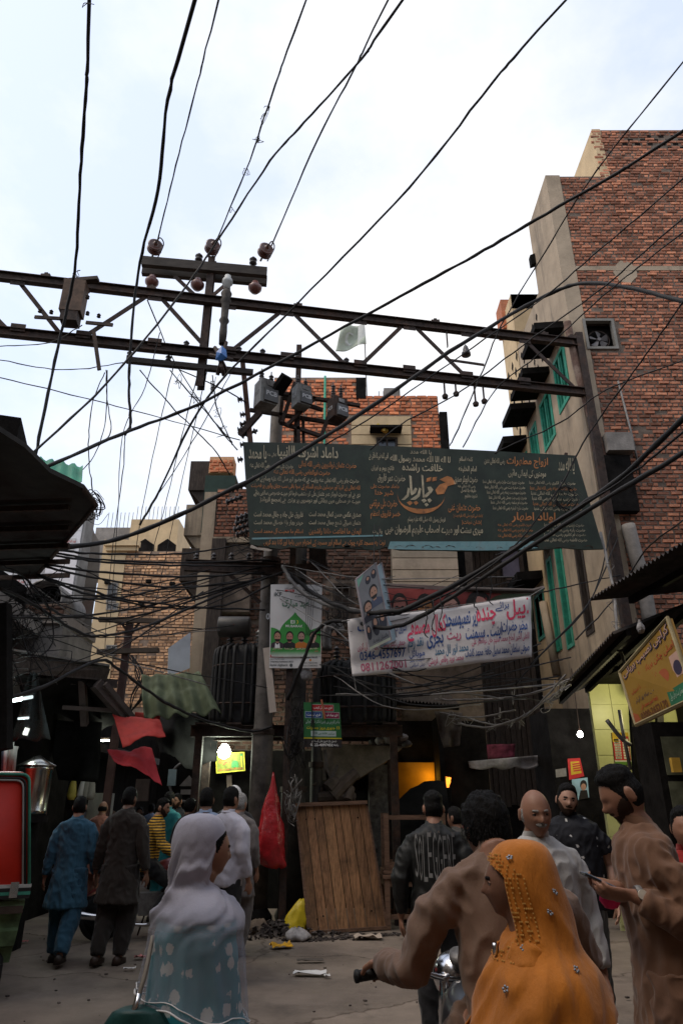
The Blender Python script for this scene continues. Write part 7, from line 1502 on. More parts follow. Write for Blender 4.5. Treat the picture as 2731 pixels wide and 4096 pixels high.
    for dy in (-.2, .8):
        w = MB(); w.lathe((c.x+.1, c.y+dy, .3), [(.2, -.05), (.27, -.06), (.3, -.03), (.3, .03), (.27, .06), (.2, .05), (.2, -.05)], 26, (1, .25, 0)); wo = w.build('wheel', BLACKM, t, True)
        w = MB(); w.lathe((c.x+.1, c.y+dy, .3), [(.001, -.04), (.2, -.04), (.2, .04), (.001, .04)], 18, (1, .25, 0)); w.build('rim', STEEL, wo)
    m = MB(); m.span((c.x, c.y-.1, .5), (c.x+.6, c.y+.7, .715)); m.build('chassis', STEEL, t)
    m = MB(); m.lathe((c.x+.55, c.y-.5, 1.5), [(.001, 0), (.05, .01), (.07, .06), (.001, .1)], 12, (0, -1, .2)); m.build('lamp', CHROME, t, True)
stalls()
# ================================================================ people
DG = bpy.context.evaluated_depsgraph_get
def cmat(name, col, var=.14, rough=.85, bump=.55): return mat('cloth_'+name, col, rough, var=var, vscale=4, bump=bump, bscale=9, stretch=(1, 1, .45), sheen=.15, spec=.2)
SKIN = [mat('skin_%d' % i, c, .5, var=.1, vscale=12, bump=.08, bscale=150, spec=.35) for i, c in enumerate(((.25, .125, .08), (.17, .085, .055), (.33, .185, .13), (.11, .055, .037)))]
HAIR = mat('hair_black', (.005, .0045, .0045), .6, var=.5, vscale=60, bump=.6, bscale=140, stretch=(1, 1, .35), spec=.12)
BEARD = mat('beard_hair', (.018, .012, .010), .8, var=.5, vscale=80, bump=.6, bscale=160, alpha=.72, spec=.1)
HAIRG = mat('hair_grey', (.25, .24, .23), .7, var=.5, vscale=60, bump=.5, bscale=120)
LEATHER = mat('shoe_leather', (.03, .022, .018), .5, var=.3, bump=.15)
EYEW = flat('eye_white', (.16, .145, .135), .3); EYED = flat('eye_dark', (.012, .01, .009), .15)
def remesh(mb, vox, sm=3):
    me = bpy.data.meshes.new('tmp'); me.from_pydata(mb.v, [], mb.f)
    b = bmesh.new(); b.from_mesh(me); bmesh.ops.recalc_face_normals(b, faces=b.faces); b.to_mesh(me); b.free()
    o = bpy.data.objects.new('tmp', me); COL.objects.link(o)
    r = o.modifiers.new('r', 'REMESH'); r.mode = 'VOXEL'; r.voxel_size = vox; r.use_smooth_shade = True
    if sm: s = o.modifiers.new('s', 'SMOOTH'); s.factor = .5; s.iterations = sm
    out = bpy.data.meshes.new_from_object(o.evaluated_get(DG())); bpy.data.objects.remove(o); bpy.data.meshes.remove(me)
    for p in out.polygons: p.use_smooth = True
    return out
def wrinkle(me, amp, fx=9, fz=4, seed=0, mask=None):
    n = [v.normal.copy() for v in me.vertices]
    for v, q in zip(me.vertices, n):
        c = v.co; k = mask(c) if mask else 1
        a = noise.noise((c.x*fx+seed, c.y*fx, c.z*fz+c.x*2)); b = 1-abs(noise.noise((c.x*fx*.8+c.z*1.5, c.y*fx*.8+seed, c.z*fz*1.3)))*2
        g = 1-abs(noise.noise((c.x*fx*2.1+c.z*3, c.y*fx*2.1, c.z*fz*2.6+seed)))*2.4
        v.co = c+q*(amp*k*(a*1.3+b*.9+g*1.1-.7))
    me.update()
def sm(a, b, x): t = min(1, max(0, (x-a)/(b-a))); return t*t*(3-2*t)
def hp(x, y, z):
    ex = math.exp; ax = abs(x); f = 1 if y > 0 else 0
    X_, Yh, Z_ = .077*x, .097*y, .118*z
    if z < 0: X_ *= 1-.20*z*z-.10*-z
    if y < 0 and z < 0: Yh *= 1-.32*-z
    if f:
        Yh *= .98; Yh += .014*sm(.35, .95, -z)*y
        nz_ = sm(.16, -.2, z)*sm(-.34, -.25, z); Yh += .026*ex(-(x/(.10+.05*sm(0, -.25, z)))**2)*nz_*sm(.3, .8, y)
        Yh -= .011*ex(-((ax-.36)/.17)**2-((z-.05)/.10)**2); Yh += .005*ex(-((z-.2)/.08)**2-(x/.55)**2)
        Yh += .004*ex(-((ax-.5)/.2)**2-((z+.18)/.16)**2)
        Yh += .007*ex(-(x/.24)**2-((z+.46)/.07)**2)-.005*ex(-(x/.27)**2-((z+.475)/.022)**2)-.004*ex(-(x/.3)**2-((z+.60)/.06)**2)+.007*ex(-(x/.24)**2-((z+.8)/.12)**2)
    return V(X_, Yh, Z_)
def dirs(nl=36, nm=48):
    for j in range(nl+1):
        ph = -math.pi/2+math.pi*j/nl
        for i in range(nm):
            th = 2*math.pi*i/nm; yield j, i, math.sin(th)*math.cos(ph), math.cos(th)*math.cos(ph), math.sin(ph)
def shell(fn, HM, nl=44, nm=64, jit=0, seed=0):
    """a layer over the head where fn(x,y,z) > 0 gives its thickness"""
    pts = {}; val = {}
    for j, i, x, y, z in dirs(nl, nm):
        f = fn(x, y, z); p = hp(x, y, z)
        if f > 0 and jit: f *= 1+jit*noise.noise((x*7+seed, y*7, z*7))+jit*.6*noise.noise((x*19, y*19+seed, z*15))
        pts[j, i] = HM @ (p+V(x, y, z).normalized()*(f-.001)); val[j, i] = f
    mb = MB(); idx = {}
    def g(k):
        if k not in idx: idx[k] = len(mb.v); mb.v.append(tuple(pts[k]))
        return idx[k]
    for j in range(nl):
        for i in range(nm):
            q = [(j, i), (j, (i+1) % nm), (j+1, (i+1) % nm), (j+1, i)]
            if max(val[k] for k in q) > 0: mb.f.append(tuple(g(k) for k in q))
    return mb
def head_mb(mb, HM, ears=True):
    nl, nm = 36, 48; o = len(mb.v)
    mb.v += [tuple(HM @ hp(x, y, z)) for j, i, x, y, z in dirs(nl, nm)]
    for j in range(nl):
        for i in range(nm): mb.f.append((o+j*nm+i, o+j*nm+(i+1) % nm, o+(j+1)*nm+(i+1) % nm, o+(j+1)*nm+i))
    if ears:
        for s in (-1, 1):
            mb.loft([[HM @ V(s*(.070+.016*w), -.012+.019*r*math.cos(a)-.008*w, -.004+.032*r*math.sin(a)+.006*math.cos(a)) for a in [q*.628 for q in range(10)]] for w, r in ((0, .55), (.5, .9), (1, 1.05), (1.1, .7))])
def hand_mb(mb, w, d, pn, side, curl=.5, s=1.0, thumb=.5, spread=1.0):
    """w wrist, d pointing direction, pn palm normal, side = +1 when the thumb lies along d x pn"""
    w, d = Vector(w), Vector(d).normalized(); pn = Vector(pn); pn = (pn-d*pn.dot(d)).normalized(); t = d.cross(pn)*side
    def ring(c, a, b, n=10): return [c+t*(a*math.cos(q*2*math.pi/n))+pn*(b*math.sin(q*2*math.pi/n)) for q in range(n)]
    mb.loft([ring(w-d*.02*s, .026*s, .021*s), ring(w+d*.02*s, .031*s, .019*s), ring(w+d*.06*s, .041*s, .017*s), ring(w+d*.09*s, .040*s, .014*s), ring(w+d*.10*s, .034*s, .010*s)])
    for k, L in enumerate((.072, .082, .076, .058)):
        b = w+d*(.088-.006*abs(k-1.2))*s+t*((.030-.0205*k)*s); dd = d+t*((.10-.07*k)*spread)
        P = [b]; a = curl*.35
        for seg, fr in enumerate((.45, .32, .23)):
            q = (dd*math.cos(a)+pn*math.sin(a)).normalized(); P.append(P[-1]+q*(L*fr*s)); a += curl*(.75 if seg == 0 else .6)
        mb.tube(P, [.0098*s, .0094*s, .0085*s, .0066*s], 8)
    b = w+d*.025*s+t*.028*s; q1 = (d*.62+t*.62+pn*.35*thumb).normalized(); q2 = (d*.8+t*.25+pn*.6*thumb).normalized()
    mb.tube([b, b+q1*.042*s, b+q1*.042*s+q2*.03*s, b+q1*.042*s+q2*.052*s], [.0145*s, .012*s, .0105*s, .0078*s], 8)
def ering(c, rx, ry, n=20, fold=0, k=7, ph=0): return [c+V((rx*(1+fold*math.sin(k*a+ph)))*math.cos(a), (ry*(1+fold*math.sin(k*a+ph)))*math.sin(a), 0) for a in [q*2*math.pi/n for q in range(n)]]
def person(label, loc, rz, H=1.72, J=None, lean=0, head=(0, 0, 0), wear='kameez', top=None, low=None, hair='short', beard=0, skin=0, vox=.013, hem=.56, seat=0, hands=None, hairm=None, sleeve='long', build=1.0, shoe=LEATHER, group=None, wr=.0075, eyes=False, seed=0, hdz=0, hs=1.0):
    s = H/1.75; t = thing('person', label, 'person', loc, rz, group)
    T = Matrix.Translation(Vector(loc)) @ Matrix.Rotation(rz, 4, 'Z'); Ti = T.inverted()
    j = dict(LS=(-.185, 0, 1.42), LE=(-.235, -.03, 1.14), LW=(-.245, .06, .88), RS=(.185, 0, 1.42), RE=(.235, -.03, 1.14), RW=(.245, .06, .88), LH=(-.09, 0, .92), LK=(-.1, .02, .5), LA=(-.1, -.02, .09), RH=(.09, 0, .92), RK=(.1, .02, .5), RA=(.1, -.02, .09), NB=(0, -.015, 1.46), HC=(0, .03, 1.607))
    for k, v in (J or {}).items(): j[k] = v
    def up(p):   # lean of the upper body about the hips, then seat height
        p = Vector(p)
        if p.z > .9: h = p.z-.92; p = V(p.x, p.y+h*math.sin(lean), .92+h*math.cos(lean))
        return p
    q = {}
    for k, v in j.items():
        if isinstance(v, tuple) and len(v) == 4: q[k] = Ti @ V(*v[:3])          # given in the world
        else:
            p = V(*v); p = up(p) if k in ('LS', 'RS', 'NB', 'HC') or (k in ('LE', 'LW', 'RE', 'RW') and not (J and k in J)) else p
            q[k] = p*s+V(0, 0, -seat if k not in ('LK', 'RK', 'LA', 'RA') else 0)
    HM = Matrix.Translation(q['HC']+V(0, 0, hdz)) @ Matrix.Rotation(head[0], 4, 'Z') @ Matrix.Rotation(head[1]-lean*.3, 4, 'X') @ Matrix.Rotation(head[2], 4, 'Y') @ Matrix.Scale(s*hs, 4)
    def tc(z, y0=0): p = up(V(0, y0, z)); return p*s+V(0, 0, -seat)
    bw = build
    b = MB(); head_mb(b, HM)
    b.tube([q['NB']-V(0, 0, .05), q['NB']+V(0, .005, .03), q['HC']+V(0, -.015, -.07*s)], [.075*s, .062*s, .058*s], 14)
    b.loft([ering(tc(z, y), rx*s*bw, ry*s*bw) for z, rx, ry, y in ((.88, .15, .11, 0), (1.05, .135, .1, 0), (1.25, .16, .11, 0), (1.38, .17, .1, -.01), (1.44, .13, .075, -.015), (1.48, .07, .06, -.015))])
    for S, E, Wr in (('LS', 'LE', 'LW'), ('RS', 'RE', 'RW')):
        b.tube([V(q[S].x*.6, q[S].y, q[S].z-.04), V(q[S].x*.9, q[S].y, q[S].z-.06), q[S].lerp(q[E], .5), q[E], q[E].lerp(q[Wr], .35), q[Wr]], [.03*s, .046*s, .044*s, .04*s, .042*s, .027*s], 12)
        side = 1 if S == 'LS' else -1; hd = (hands or {}).get(S[0], {})
        d = Vector(hd['d']) if 'd' in hd else (q[Wr]-q[E]).normalized()*.8+V(0, .15, -.25)
        pn = Vector(hd['n']) if 'n' in hd else V(-side*-1.0, .1, .1)
        if 'world' in hd: d = Ti.to_3x3() @ d; pn = Ti.to_3x3() @ pn
        hand_mb(b, q[Wr], d, pn, hd.get('side', side*(1 if 'd' not in hd else 1)), hd.get('curl', .55), s, hd.get('thumb', .6))
    for Hh, K, A in (('LH', 'LK', 'LA'), ('RH', 'RK', 'RA')):
        b.tube([q[Hh]+V(0, 0, .05), q[Hh].lerp(q[K], .4), q[K], q[K].lerp(q[A], .3), q[A]+V(0, 0, -.02)], [.09*s, .08*s, .055*s, .056*s, .036*s], 12)
        b.tube([q[A]+V(0, -.05, -.045), q[A]+V(0, .05, -.05), q[A]+V(0, .14, -.065)], [.035*s, .04*s, .022*s], 10)
    me = remesh(b, vox, 1); me.name = 'body'; me.materials.append(SKIN[skin]); link('body', me, t, False)
    # ---- clothing
    c = MB(); zf = {'kameez': hem, 'shirt': .82, 'polo': .84, 'jacket': .86}[wear]; rg = random.Random(seed)
    rows = [(1.495, .072, .068, -.012), (1.465, .125, .085, -.012), (1.43, .185, .108, -.008), (1.36, .205, .125, 0), (1.22, .195, .13, .0), (1.05, .178, .128, 0), (.95, .188, .135, 0)]
    if wear == 'kameez':
        n = 6
        for k in range(1, n+1): z = .95+(hem-.95)*k/n; rows.append((z, .19+.055*k/n, .138+.05*k/n, .0))
    else: rows.append((zf, .185 if wear != 'jacket' else .19, .135, 0))
    kd = (q['LK']+q['RK'])/2
    rings = []
    for z, rx, ry, y in rows:
        o = tc(z, y); fo = 0 if z > 1.0 else .05*(1-z)/.45
        rings.append(ering(o, rx*s*bw, ry*s*bw, 40, fo, 9, seed+z*2))
    if seat and wear == 'kameez':
        rings = [R for R, r in zip(rings, rows) if r[0] > .9]; o = tc(.86); rings.append(ering(o, .23*s, .17*s, 40)); 
    c.loft(rings)
    lo = .58 if sleeve == 'short' else 1
    for S, E, Wr in (('LS', 'LE', 'LW'), ('RS', 'RE', 'RW')):
        a, m_, w = q[S]+V(0, 0, -.012), q[E], q[Wr]
        P = [V(a.x*.5, a.y, a.z-.02*s), V(a.x*.85, a.y, a.z-.025*s), V(a.x*1.0, a.y, a.z-.065*s)+(m_-a)*.1, a.lerp(m_, .38), a.lerp(m_, .65)]; R = [.05*s, .066*s, .076*s, .074*s, .07*s]
        if sleeve != 'short': P += [m_, m_.lerp(w, .3), m_.lerp(w, .6), m_.lerp(w, .88)]; R += [.066*s, .062*s, .056*s, .052*s] if wear != 'jacket' else [.066*s, .06*s, .05*s, .042*s]
        c.tube(P, [r*min(1.12, .5+.5*bw) for r in R], 14)
    cm_ = remesh(c, vox*1.05, 4); wrinkle(cm_, wr, 8, 4.5, seed); cm_.name = wear; cm_.materials.append(top); link({'kameez': 'kameez', 'shirt': 'shirt', 'polo': 'polo_shirt', 'jacket': 'jacket'}[wear], cm_, t, False)
    if hair != 'veiled': m = MB(); nb = tc(1.492, -.012); m.loft([ering(nb+V(0, .012*k, .016*k*s), (.073-.004*k)*s*min(1, bw), (.068-.003*k)*s*min(1, bw), 24) for k in range(3)], cap=False); m.build('collar', top, t, True, world_space=False)
    d = MB(); wide = wear == 'kameez'
    d.loft([ering(tc(z), rx*s, ry*s, 20) for z, rx, ry in ((.98, .165, .12), (.9, .17, .125), (.80, .15, .115), (.74, .06, .06))] if not seat else [ering(tc(z), rx*s, ry*s, 20) for z, rx, ry in ((1.0, .165, .12), (.9, .175, .14), (.84, .16, .13))])
    for Hh, K, A in (('LH', 'LK', 'LA'), ('RH', 'RK', 'RA')):
        h, k, a = q[Hh], q[K], q[A]; r = (.125, .12, .105, .10, .085, .07) if wide else (.10, .095, .075, .07, .062, .058)
        d.tube([h+V(0, 0, .03), h.lerp(k, .4), k, k.lerp(a, .35), k.lerp(a, .75), a+(a-k).normalized()*.005], [x*s for x in r], 14)
    dm = remesh(d, vox*1.1, 3); wrinkle(dm, wr*1.1, 7, 4, seed+5); dm.name = 'trousers'; dm.materials.append(low); link('shalwar' if wide else 'trousers', dm, t, False)
    if True:
        for A in ('LA', 'RA'):
            a = q[A]; m = MB(); m.loft([[a+V(w*math.cos(g)*s, y*s, (-.055+hh*math.sin(g) if math.sin(g) > 0 else -.088)*1.0) for g in [p*.524 for p in range(12)]] for y, w, hh in ((-.085, .02, .02), (-.075, .036, .05), (-.02, .042, .06), (.06, .048, .04), (.12, .044, .02), (.155, .02, .008))]); m.build('shoe', shoe, t, True, world_space=False)
    # ---- hair
    hm = hairm or HAIR
    if hair in ('short', 'full', 'fade', 'bald', 'veiled'):
        def f(x, y, z):
            front = .62-.12*abs(x) if hair != 'full' else .58
            line = -.55+1.2*sm(-.35, .75, y)                     # hairline rises towards the face
            if hair == 'bald':
                return .007*sm(0, .12, z+.35)*sm(0, .2, .30-z)*sm(.25, -.1, y)
            if hair == 'veiled': return .005*sm(0, .1, z-line) if z < .95 else .005
            g = sm(0, .10, z-line+(.10 if abs(x) > .75 and y > 0 else 0))
            th = .006+.013*sm(.2, .9, z) if hair == 'short' else (.011+.013*sm(-.1, .8, z) if hair == 'full' else .003+.020*sm(.35, .75, z))
            return g*th if y < .85 or z > .45 else 0
        link('hair', shell(f, HM, 44, 64, .5 if hair == 'full' else .3, seed).mesh('hair', hm, True), t, False)
    if beard:
        def fb(x, y, z):
            if y < -.05 or z > -.02: return 0
            jaw = sm(.0, .16, (-z-.46)+max(0, abs(x)-.50)*1.1)*sm(-.05, .15, y)
            lip = math.exp(-(x/.22)**2-((z+.475)/.05)**2)
            return max(0, (.0055 if beard == 1 else .012)*jaw*(1-1.2*lip))+(.006*math.exp(-(x/.34)**4-((z+.37)/.055)**2) if beard else 0)
        link('beard', shell(lambda x, y, z: (lambda v: v if v > .0016 else 0)(fb(x, y, z)), HM, 60, 72, .3, seed+1).mesh('beard', BEARD, True), t, False)
    if beard == 0 and hair == 'bald' or beard == -1:
        link('moustache', shell(lambda x, y, z: (lambda v: v if v > .002 else 0)(.010*math.exp(-(x/.36)**4-((z+.37)/.06)**2) if y > 0 else 0), HM, 70, 90, .4, seed).mesh('moustache', hm, True), t, False)
    if eyes:
        for sd in (-1, 1):
            link('eyebrow', shell(lambda x, y, z: (lambda v: v if v > .0012 else 0)(.0045*math.exp(-((sd*x-.38)/.17)**4-((z-.20)/.035)**2) if y > 0 else 0), HM, 72, 90).mesh('eyebrow', hm, True), t, False)
            m = MB(); c0 = V(sd*.031, .0745, .006); m.lathe(HM @ c0, [(.001, -.008*s), (.010*s, -.005*s), (.012*s, 0), (.009*s, .006*s), (.001, .009*s)], 12, HM.to_3x3() @ V(0, 1, 0)); e = m.build('eye', EYEW, t, True, world_space=False)
            m = MB(); m.lathe(HM @ (c0+V(0, .0055, 0)), [(.001, 0), (.006*s, .001*s), (.005*s, .003*s), (.001, .0045*s)], 10, HM.to_3x3() @ V(0, 1, 0)); m.build('iris', EYED, e, True, world_space=False)
            m = MB(); lid = [HM @ (c0+V(.0135*math.cos(a), .0055*abs(math.sin(a))+.002, .0075*math.sin(a))) for a in [math.pi*k/8 for k in range(9)]]; m.tube(lid, .0028*s, 5); m.build('eyelid', SKIN[skin], e, True, world_space=False)
    return t, HM, T, q
def on_head(t, HM, name, fn, m, nl=44, nm=64): link(name, shell(fn, HM, nl, nm).mesh(name, m, True), t, False)
def rzdir(dx, dy): return math.atan2(dy, dx)-math.pi/2
def at(px, Y): return V((px-CX)/FPX/(CS+.0)*Y*1.0, Y, 0)
def gx(px, py, Y): return V(W(px, py, Y).x, Y, 0)
def walk(ph, sw=.22): # legs and arms in stride; ph = +1 left leg forward
    return dict(LK=(-.10, .10*ph+.05, .50), LA=(-.09, .20*ph-.08, .09+.05*max(0, -ph)), RK=(.10, -.10*ph+.05, .50), RA=(.09, -.20*ph-.08, .09+.05*max(0, ph)))
# ---- stripes and flowers
def striped(name, a, b, sc):
    m = mat(name, a, .85, var=.12, bump=.2, bscale=9); N, L = m.node_tree.nodes, m.node_tree.links; P = N['Principled BSDF']; src = P.inputs['Base Color'].links[0].from_socket
    w = N.new('ShaderNodeTexWave'); w.bands_direction = 'Z'; w.inputs['Scale'].default_value = sc; w.inputs['Distortion'].default_value = 1.2; tcn = N.new('ShaderNodeTexCoord'); L.new(tcn.outputs['Object'], w.inputs[0])
    r = N.new('ShaderNodeValToRGB'); r.color_ramp.elements[0].position = .45; r.color_ramp.elements[1].position = .55; L.new(w.outputs['Fac'], r.inputs[0])
    mm = N.new('ShaderNodeMix'); mm.data_type = 'RGBA'; L.new(r.outputs[0], mm.inputs['Factor']); L.new(src, mm.inputs['A']); mm.inputs['B'].default_value = tuple(b)+(1,); L.new(mm.outputs['Result'], P.inputs['Base Color']); return m
def spotted(name, a, b, sc, th, col2=None):
    m = mat(name, a, .85, var=.15, bump=.2, bscale=9, col2=col2); N, L = m.node_tree.nodes, m.node_tree.links; P = N['Principled BSDF']; src = P.inputs['Base Color'].links[0].from_socket
    w = N.new('ShaderNodeTexVoronoi'); w.inputs['Scale'].default_value = sc; w.inputs['Randomness'].default_value = .55; tcn = N.new('ShaderNodeTexCoord'); L.new(tcn.outputs['Object'], w.inputs['Vector'])
    nn = N.new('ShaderNodeTexNoise'); nn.inputs['Scale'].default_value = sc*6; ad = N.new('ShaderNodeMath'); ad.operation = 'MULTIPLY_ADD'; ad.inputs[1].default_value = .35; L.new(nn.outputs['Fac'], ad.inputs[0]); L.new(w.outputs['Distance'], ad.inputs[2]); L.new(tcn.outputs['Object'], nn.inputs['Vector'])
    r = N.new('ShaderNodeValToRGB'); r.color_ramp.elements[0].position = th; r.color_ramp.elements[1].position = th+.05; r.color_ramp.elements[0].color = (1, 1, 1, 1); r.color_ramp.elements[1].color = (0, 0, 0, 1); L.new(ad.outputs[0], r.inputs[0])
    mm = N.new('ShaderNodeMix'); mm.data_type = 'RGBA'; L.new(r.outputs[0], mm.inputs['Factor']); L.new(src, mm.inputs['A']); mm.inputs['B'].default_value = tuple(b)+(1,); L.new(mm.outputs['Result'], P.inputs['Base Color']); return m
# ---- the walking men on the left
BLUE = cmat('teal_blue', (.035, .105, .165)); DRAB = cmat('dark_drab', (.032, .026, .022)); SALM = cmat('salmon', (.30, .13, .095)); 
person('man in a blue kameez walking away beside the rickshaw', gx(245, 3750, 9.0), .05, 1.74, {**walk(.9), 'LW': (-.29, .02, .86), 'RW': (.28, .1, .87)}, wear='kameez', top=BLUE, low=cmat('blue_shalwar', (.025, .075, .12)), hem=.55, seed=1, vox=.011, head=(.1, -.05, 0))
person('man in a dark drab kameez walking away before the motorcycle', gx(452, 3750, 8.95), -.12, 1.84, {**walk(-.35), 'LW': (-.30, .03, .86), 'RW': (.29, .02, .86)}, wear='kameez', top=DRAB, low=cmat('dark_shalwar', (.024, .020, .018)), hem=.57, seed=2, vox=.011, skin=1, head=(-.1, 0, 0), shoe=mat('sandal', (.04, .025, .02), .5))
person('balding man in a salmon kameez walking away deeper in the lane', gx(365, 3600, 12.7), .0, 1.72, walk(.5), wear='kameez', top=SALM, low=cmat('salmon_shalwar', (.24, .105, .075)), hem=.62, seed=3, hair='bald', hairm=HAIR, build=1.1, skin=0)
# ---- rider of the red motorcycle
bx = V(-2.56, 10.5, 0); brz = .28-math.pi/2; bf = V(math.cos(.28), math.sin(.28), 0); bl_ = V(-bf.y, bf.x, 0)
def bw_(x, y, z): p = bx+bf*x+bl_*y; return (p.x, p.y, z, 1)
person('young bearded man in a yellow and black striped shirt riding the red motorcycle', tuple(bx+bf*-.1), brz, 1.76, dict(LK=(-.2, .36, .62), LA=(-.2, .16, .34), RK=(.2, .36, .62), RA=(.2, .16, .34), LE=(-.27, .16, 1.14), RE=(.27, .16, 1.14), LW=bw_(.30, .42, 1.0), RW=bw_(.30, -.42, 1.0)), lean=.16, seat=.02, wear='shirt', top=striped('shirt_stripes', (.50, .27, .03), (.02, .016, .012), 9), low=cmat('black_jeans', (.012, .012, .014)), hair='fade', beard=1, seed=4, vox=.010, eyes=True, head=(-.35, -.05, 0), hands=dict(L=dict(d=(bf*.8+V(0, 0, -.5)), n=(0, 0, -1), world=1, curl=1.2), R=dict(d=(bf*.8+V(0, 0, -.5)), n=(0, 0, -1), world=1, curl=1.2)))
# ---- crowd deeper in the left lane
LB, WS, TE, BR_, GY, BK = cmat('light_blue', (.22, .28, .40)), cmat('white_shirt', (.46, .45, .52)), cmat('teal', (.02, .16, .18)), cmat('brown', (.14, .09, .065)), cmat('grey_brown', (.13, .115, .11)), cmat('black', (.012, .012, .013))
DT = cmat('dark_trousers', (.02, .02, .022))
for k, (px, Yq, rz, H, wr_, tp, hr, bd, sk, lb, kw) in enumerate((
    (325, 15.2, .6, 1.80, 'shirt', WS, 'short', 0, 1, 'man in a white shirt standing at the food stall', {}),
    (418, 15.6, 3.0, 1.80, 'shirt', BR_, 'short', 0, 3, 'man in a brown shirt facing the street by the food stall', dict(eyes=True)),
    (655, 12.0, -.35, 1.85, 'kameez', TE, 'short', 1, 0, 'bearded man in a teal kameez turned sideways in the lane', {}),
    (697, 13.5, 2.7, 1.85, 'shirt', DT, 'short', 1, 0, 'dark bearded man facing the street behind the teal man', dict(eyes=True)),
    (742, 11.5, -.6, 1.74, 'kameez', BK, 'full', 0, 1, 'woman in a black sequined dress in the lane', {}),
    (812, 8.4, .1, 1.82, 'shirt', LB, 'short', 0, 1, 'man in a light blue shirt with his back to the street', dict(build=1.12)),
    (905, 8.0, -.5, 1.82, 'shirt', WS, 'short', 0, 0, 'man in a white shirt walking away beside the red cart', {}),
    (948, 9.4, -.3, 1.78, 'kameez', GY, 'short', 0, 0, 'grey haired man in a dull kameez behind the white shirt', dict(hairm=HAIRG)),
    (925, 9.8, .2, 1.88, 'kameez', DT, 'short', 0, 0, 'man in a white prayer cap under the bright bulb', dict(cap=1)),
    (1018, 11.6, .9, 1.74, 'shirt', GY, 'short', 0, 1, 'man in a grey brown shirt bending over the red cart', dict(lean=.3)),
    (512, 16.5, 2.9, 1.66, 'kameez', BR_, 'short', -1, 1, 'man with a moustache in brown facing the street deep in the lane', dict(eyes=True)),
    (545, 17.5, 3.2, 1.62, 'kameez', DT, 'short', 1, 1, 'dark clothed man facing the street at the far end', {}),
    (590, 18.5, .3, 1.7, 'kameez', LB, 'short', 0, 1, 'man in a pale blue kameez far down the lane', {}),
    (250, 17, .4, 1.7, 'shirt', DT, 'short', 0, 1, 'dark shirted man far behind the food stall', {}))):
    kw = dict(kw); cap = kw.pop('cap', 0)
    t, HM, T, q = person(lb, gx(px, 3400, Yq), rz, H, walk(.3*(-1)**k), wear=wr_, top=tp, low=tp if wr_ == 'kameez' else DT, hair=hr, beard=bd, skin=sk, seed=10+k, vox=.019, hem=.6, wr=.007, **kw)
    if cap: on_head(t, HM, 'prayer_cap', lambda x, y, z: .022*sm(.25, .35, z-.1*y) if z-.1*y > .25 else 0, WHITEC)
    if 'sequined' in lb:
        m = MB(); rg = random.Random(3)
        for i in range(60): a = rg.uniform(0, 6.28); z = rg.uniform(.8, 1.4); m.box(V(.205*math.cos(a), .15*math.sin(a), z), (.012, .012, .012))
        m.build('sequins', flat('sequin', (.6, .6, .62), .2, metal=1), t, world_space=False, kind='stuff')
# ---- man in the black jacket, seen from behind
Yj = 5.8; pj = gx(1745, 3500, Yj)
t, HM, T, q = person('man in a black jacket with tall white lettering on its back', pj, -.12, 1.73, {**walk(.3), 'LW': (-.28, .05, .86), 'LE': (-.27, -.03, 1.13), 'RE': (.27, -.03, 1.13)}, wear='jacket', top=mat('jacket_black', (.012, .013, .013), .6, var=.3, bump=.25, bscale=9), low=cmat('black_jeans', (.012, .012, .014)), hair='fade', seed=31, vox=.009, build=1.06, head=(.15, 0, 0), skin=0)
def wrapped(u, v, off=0):   # the lettering follows the curve of the back
    a = (u-.5)*1.75; p = V(.205*1.06*math.sin(a), -.148*math.cos(a)-.022-off, 1.11+.33*(1-v)); return T @ (p*.99)
for k, ch in enumerate('SOLEGGERE'):
    tx(t, wrapped, ch, .05+.1*k, .02+.04*math.sin(k*1.3), .127+.1*k, .96-.05*math.cos(k*2), flat('jacket_print', (.2, .2, .2)), .0, -.012)
m = MB(); m.box(T @ V(-.02, -.163, .99), (.02, .004, .06)); m.build('tag', flat('jacket_print', (.32, .32, .32)), t)
for x in (-.03, .03): m = MB(); m.lathe(T @ V(x, -.145, 1.43), [(.001, 0), (.009, 0), (.007, .005), (.001, .006)], 8, (0, -1, 0)); m.build('rivet', CHROME, t)
person('shawled man in grey sitting on a cart beyond the black jacket', gx(1840, 3500, 8.2), .8, 1.62, walk(.2), wear='kameez', top=cmat('shawl_grey', (.06, .057, .053)), low=DT, seed=32, vox=.014, skin=1, hem=.6)
person('figure in a red top deep in the dark right shop', gx(1880, 3400, 11.5), .5, 1.6, walk(.2), wear='shirt', top=cmat('red_top', (.35, .015, .015)), low=DT, seed=33, vox=.016, skin=1)
# ---- bald old man facing the street
Yo = 3.9; po = gx(2130, 3230, Yo)
person('bald old man with a grey moustache in a white kurta facing the street', po, math.pi+.12, 1.71, {}, wear='kameez', top=cmat('white_kurta', (.42, .41, .40)), low=cmat('white_kurta', (.42, .41, .40)), hair='bald', hairm=HAIRG, skin=0, vox=.0065, eyes=True, seed=41, head=(-.05, -.12, .03))
# ---- man in the dark polo shirt
Ym = 6.2; pm_ = gx(2278, 3300, Ym)
person('smiling bearded man in a dark polo shirt with white specks, bare arms', pm_, math.pi-.28, 1.80, dict(LE=(-.27, -.05, 1.14), LW=(-.27, .06, .90), RE=(.27, -.05, 1.14), RW=(.26, .08, .88)), wear='polo', top=spotted('polo_specks', (.011, .012, .017), (.5, .5, .5), 14, .30), low=cmat('grey_jeans', (.045, .045, .04)), hair='short', beard=1, skin=2, vox=.0075, sleeve='short', build=1.12, eyes=True, seed=42, head=(.18, -.05, -.14))
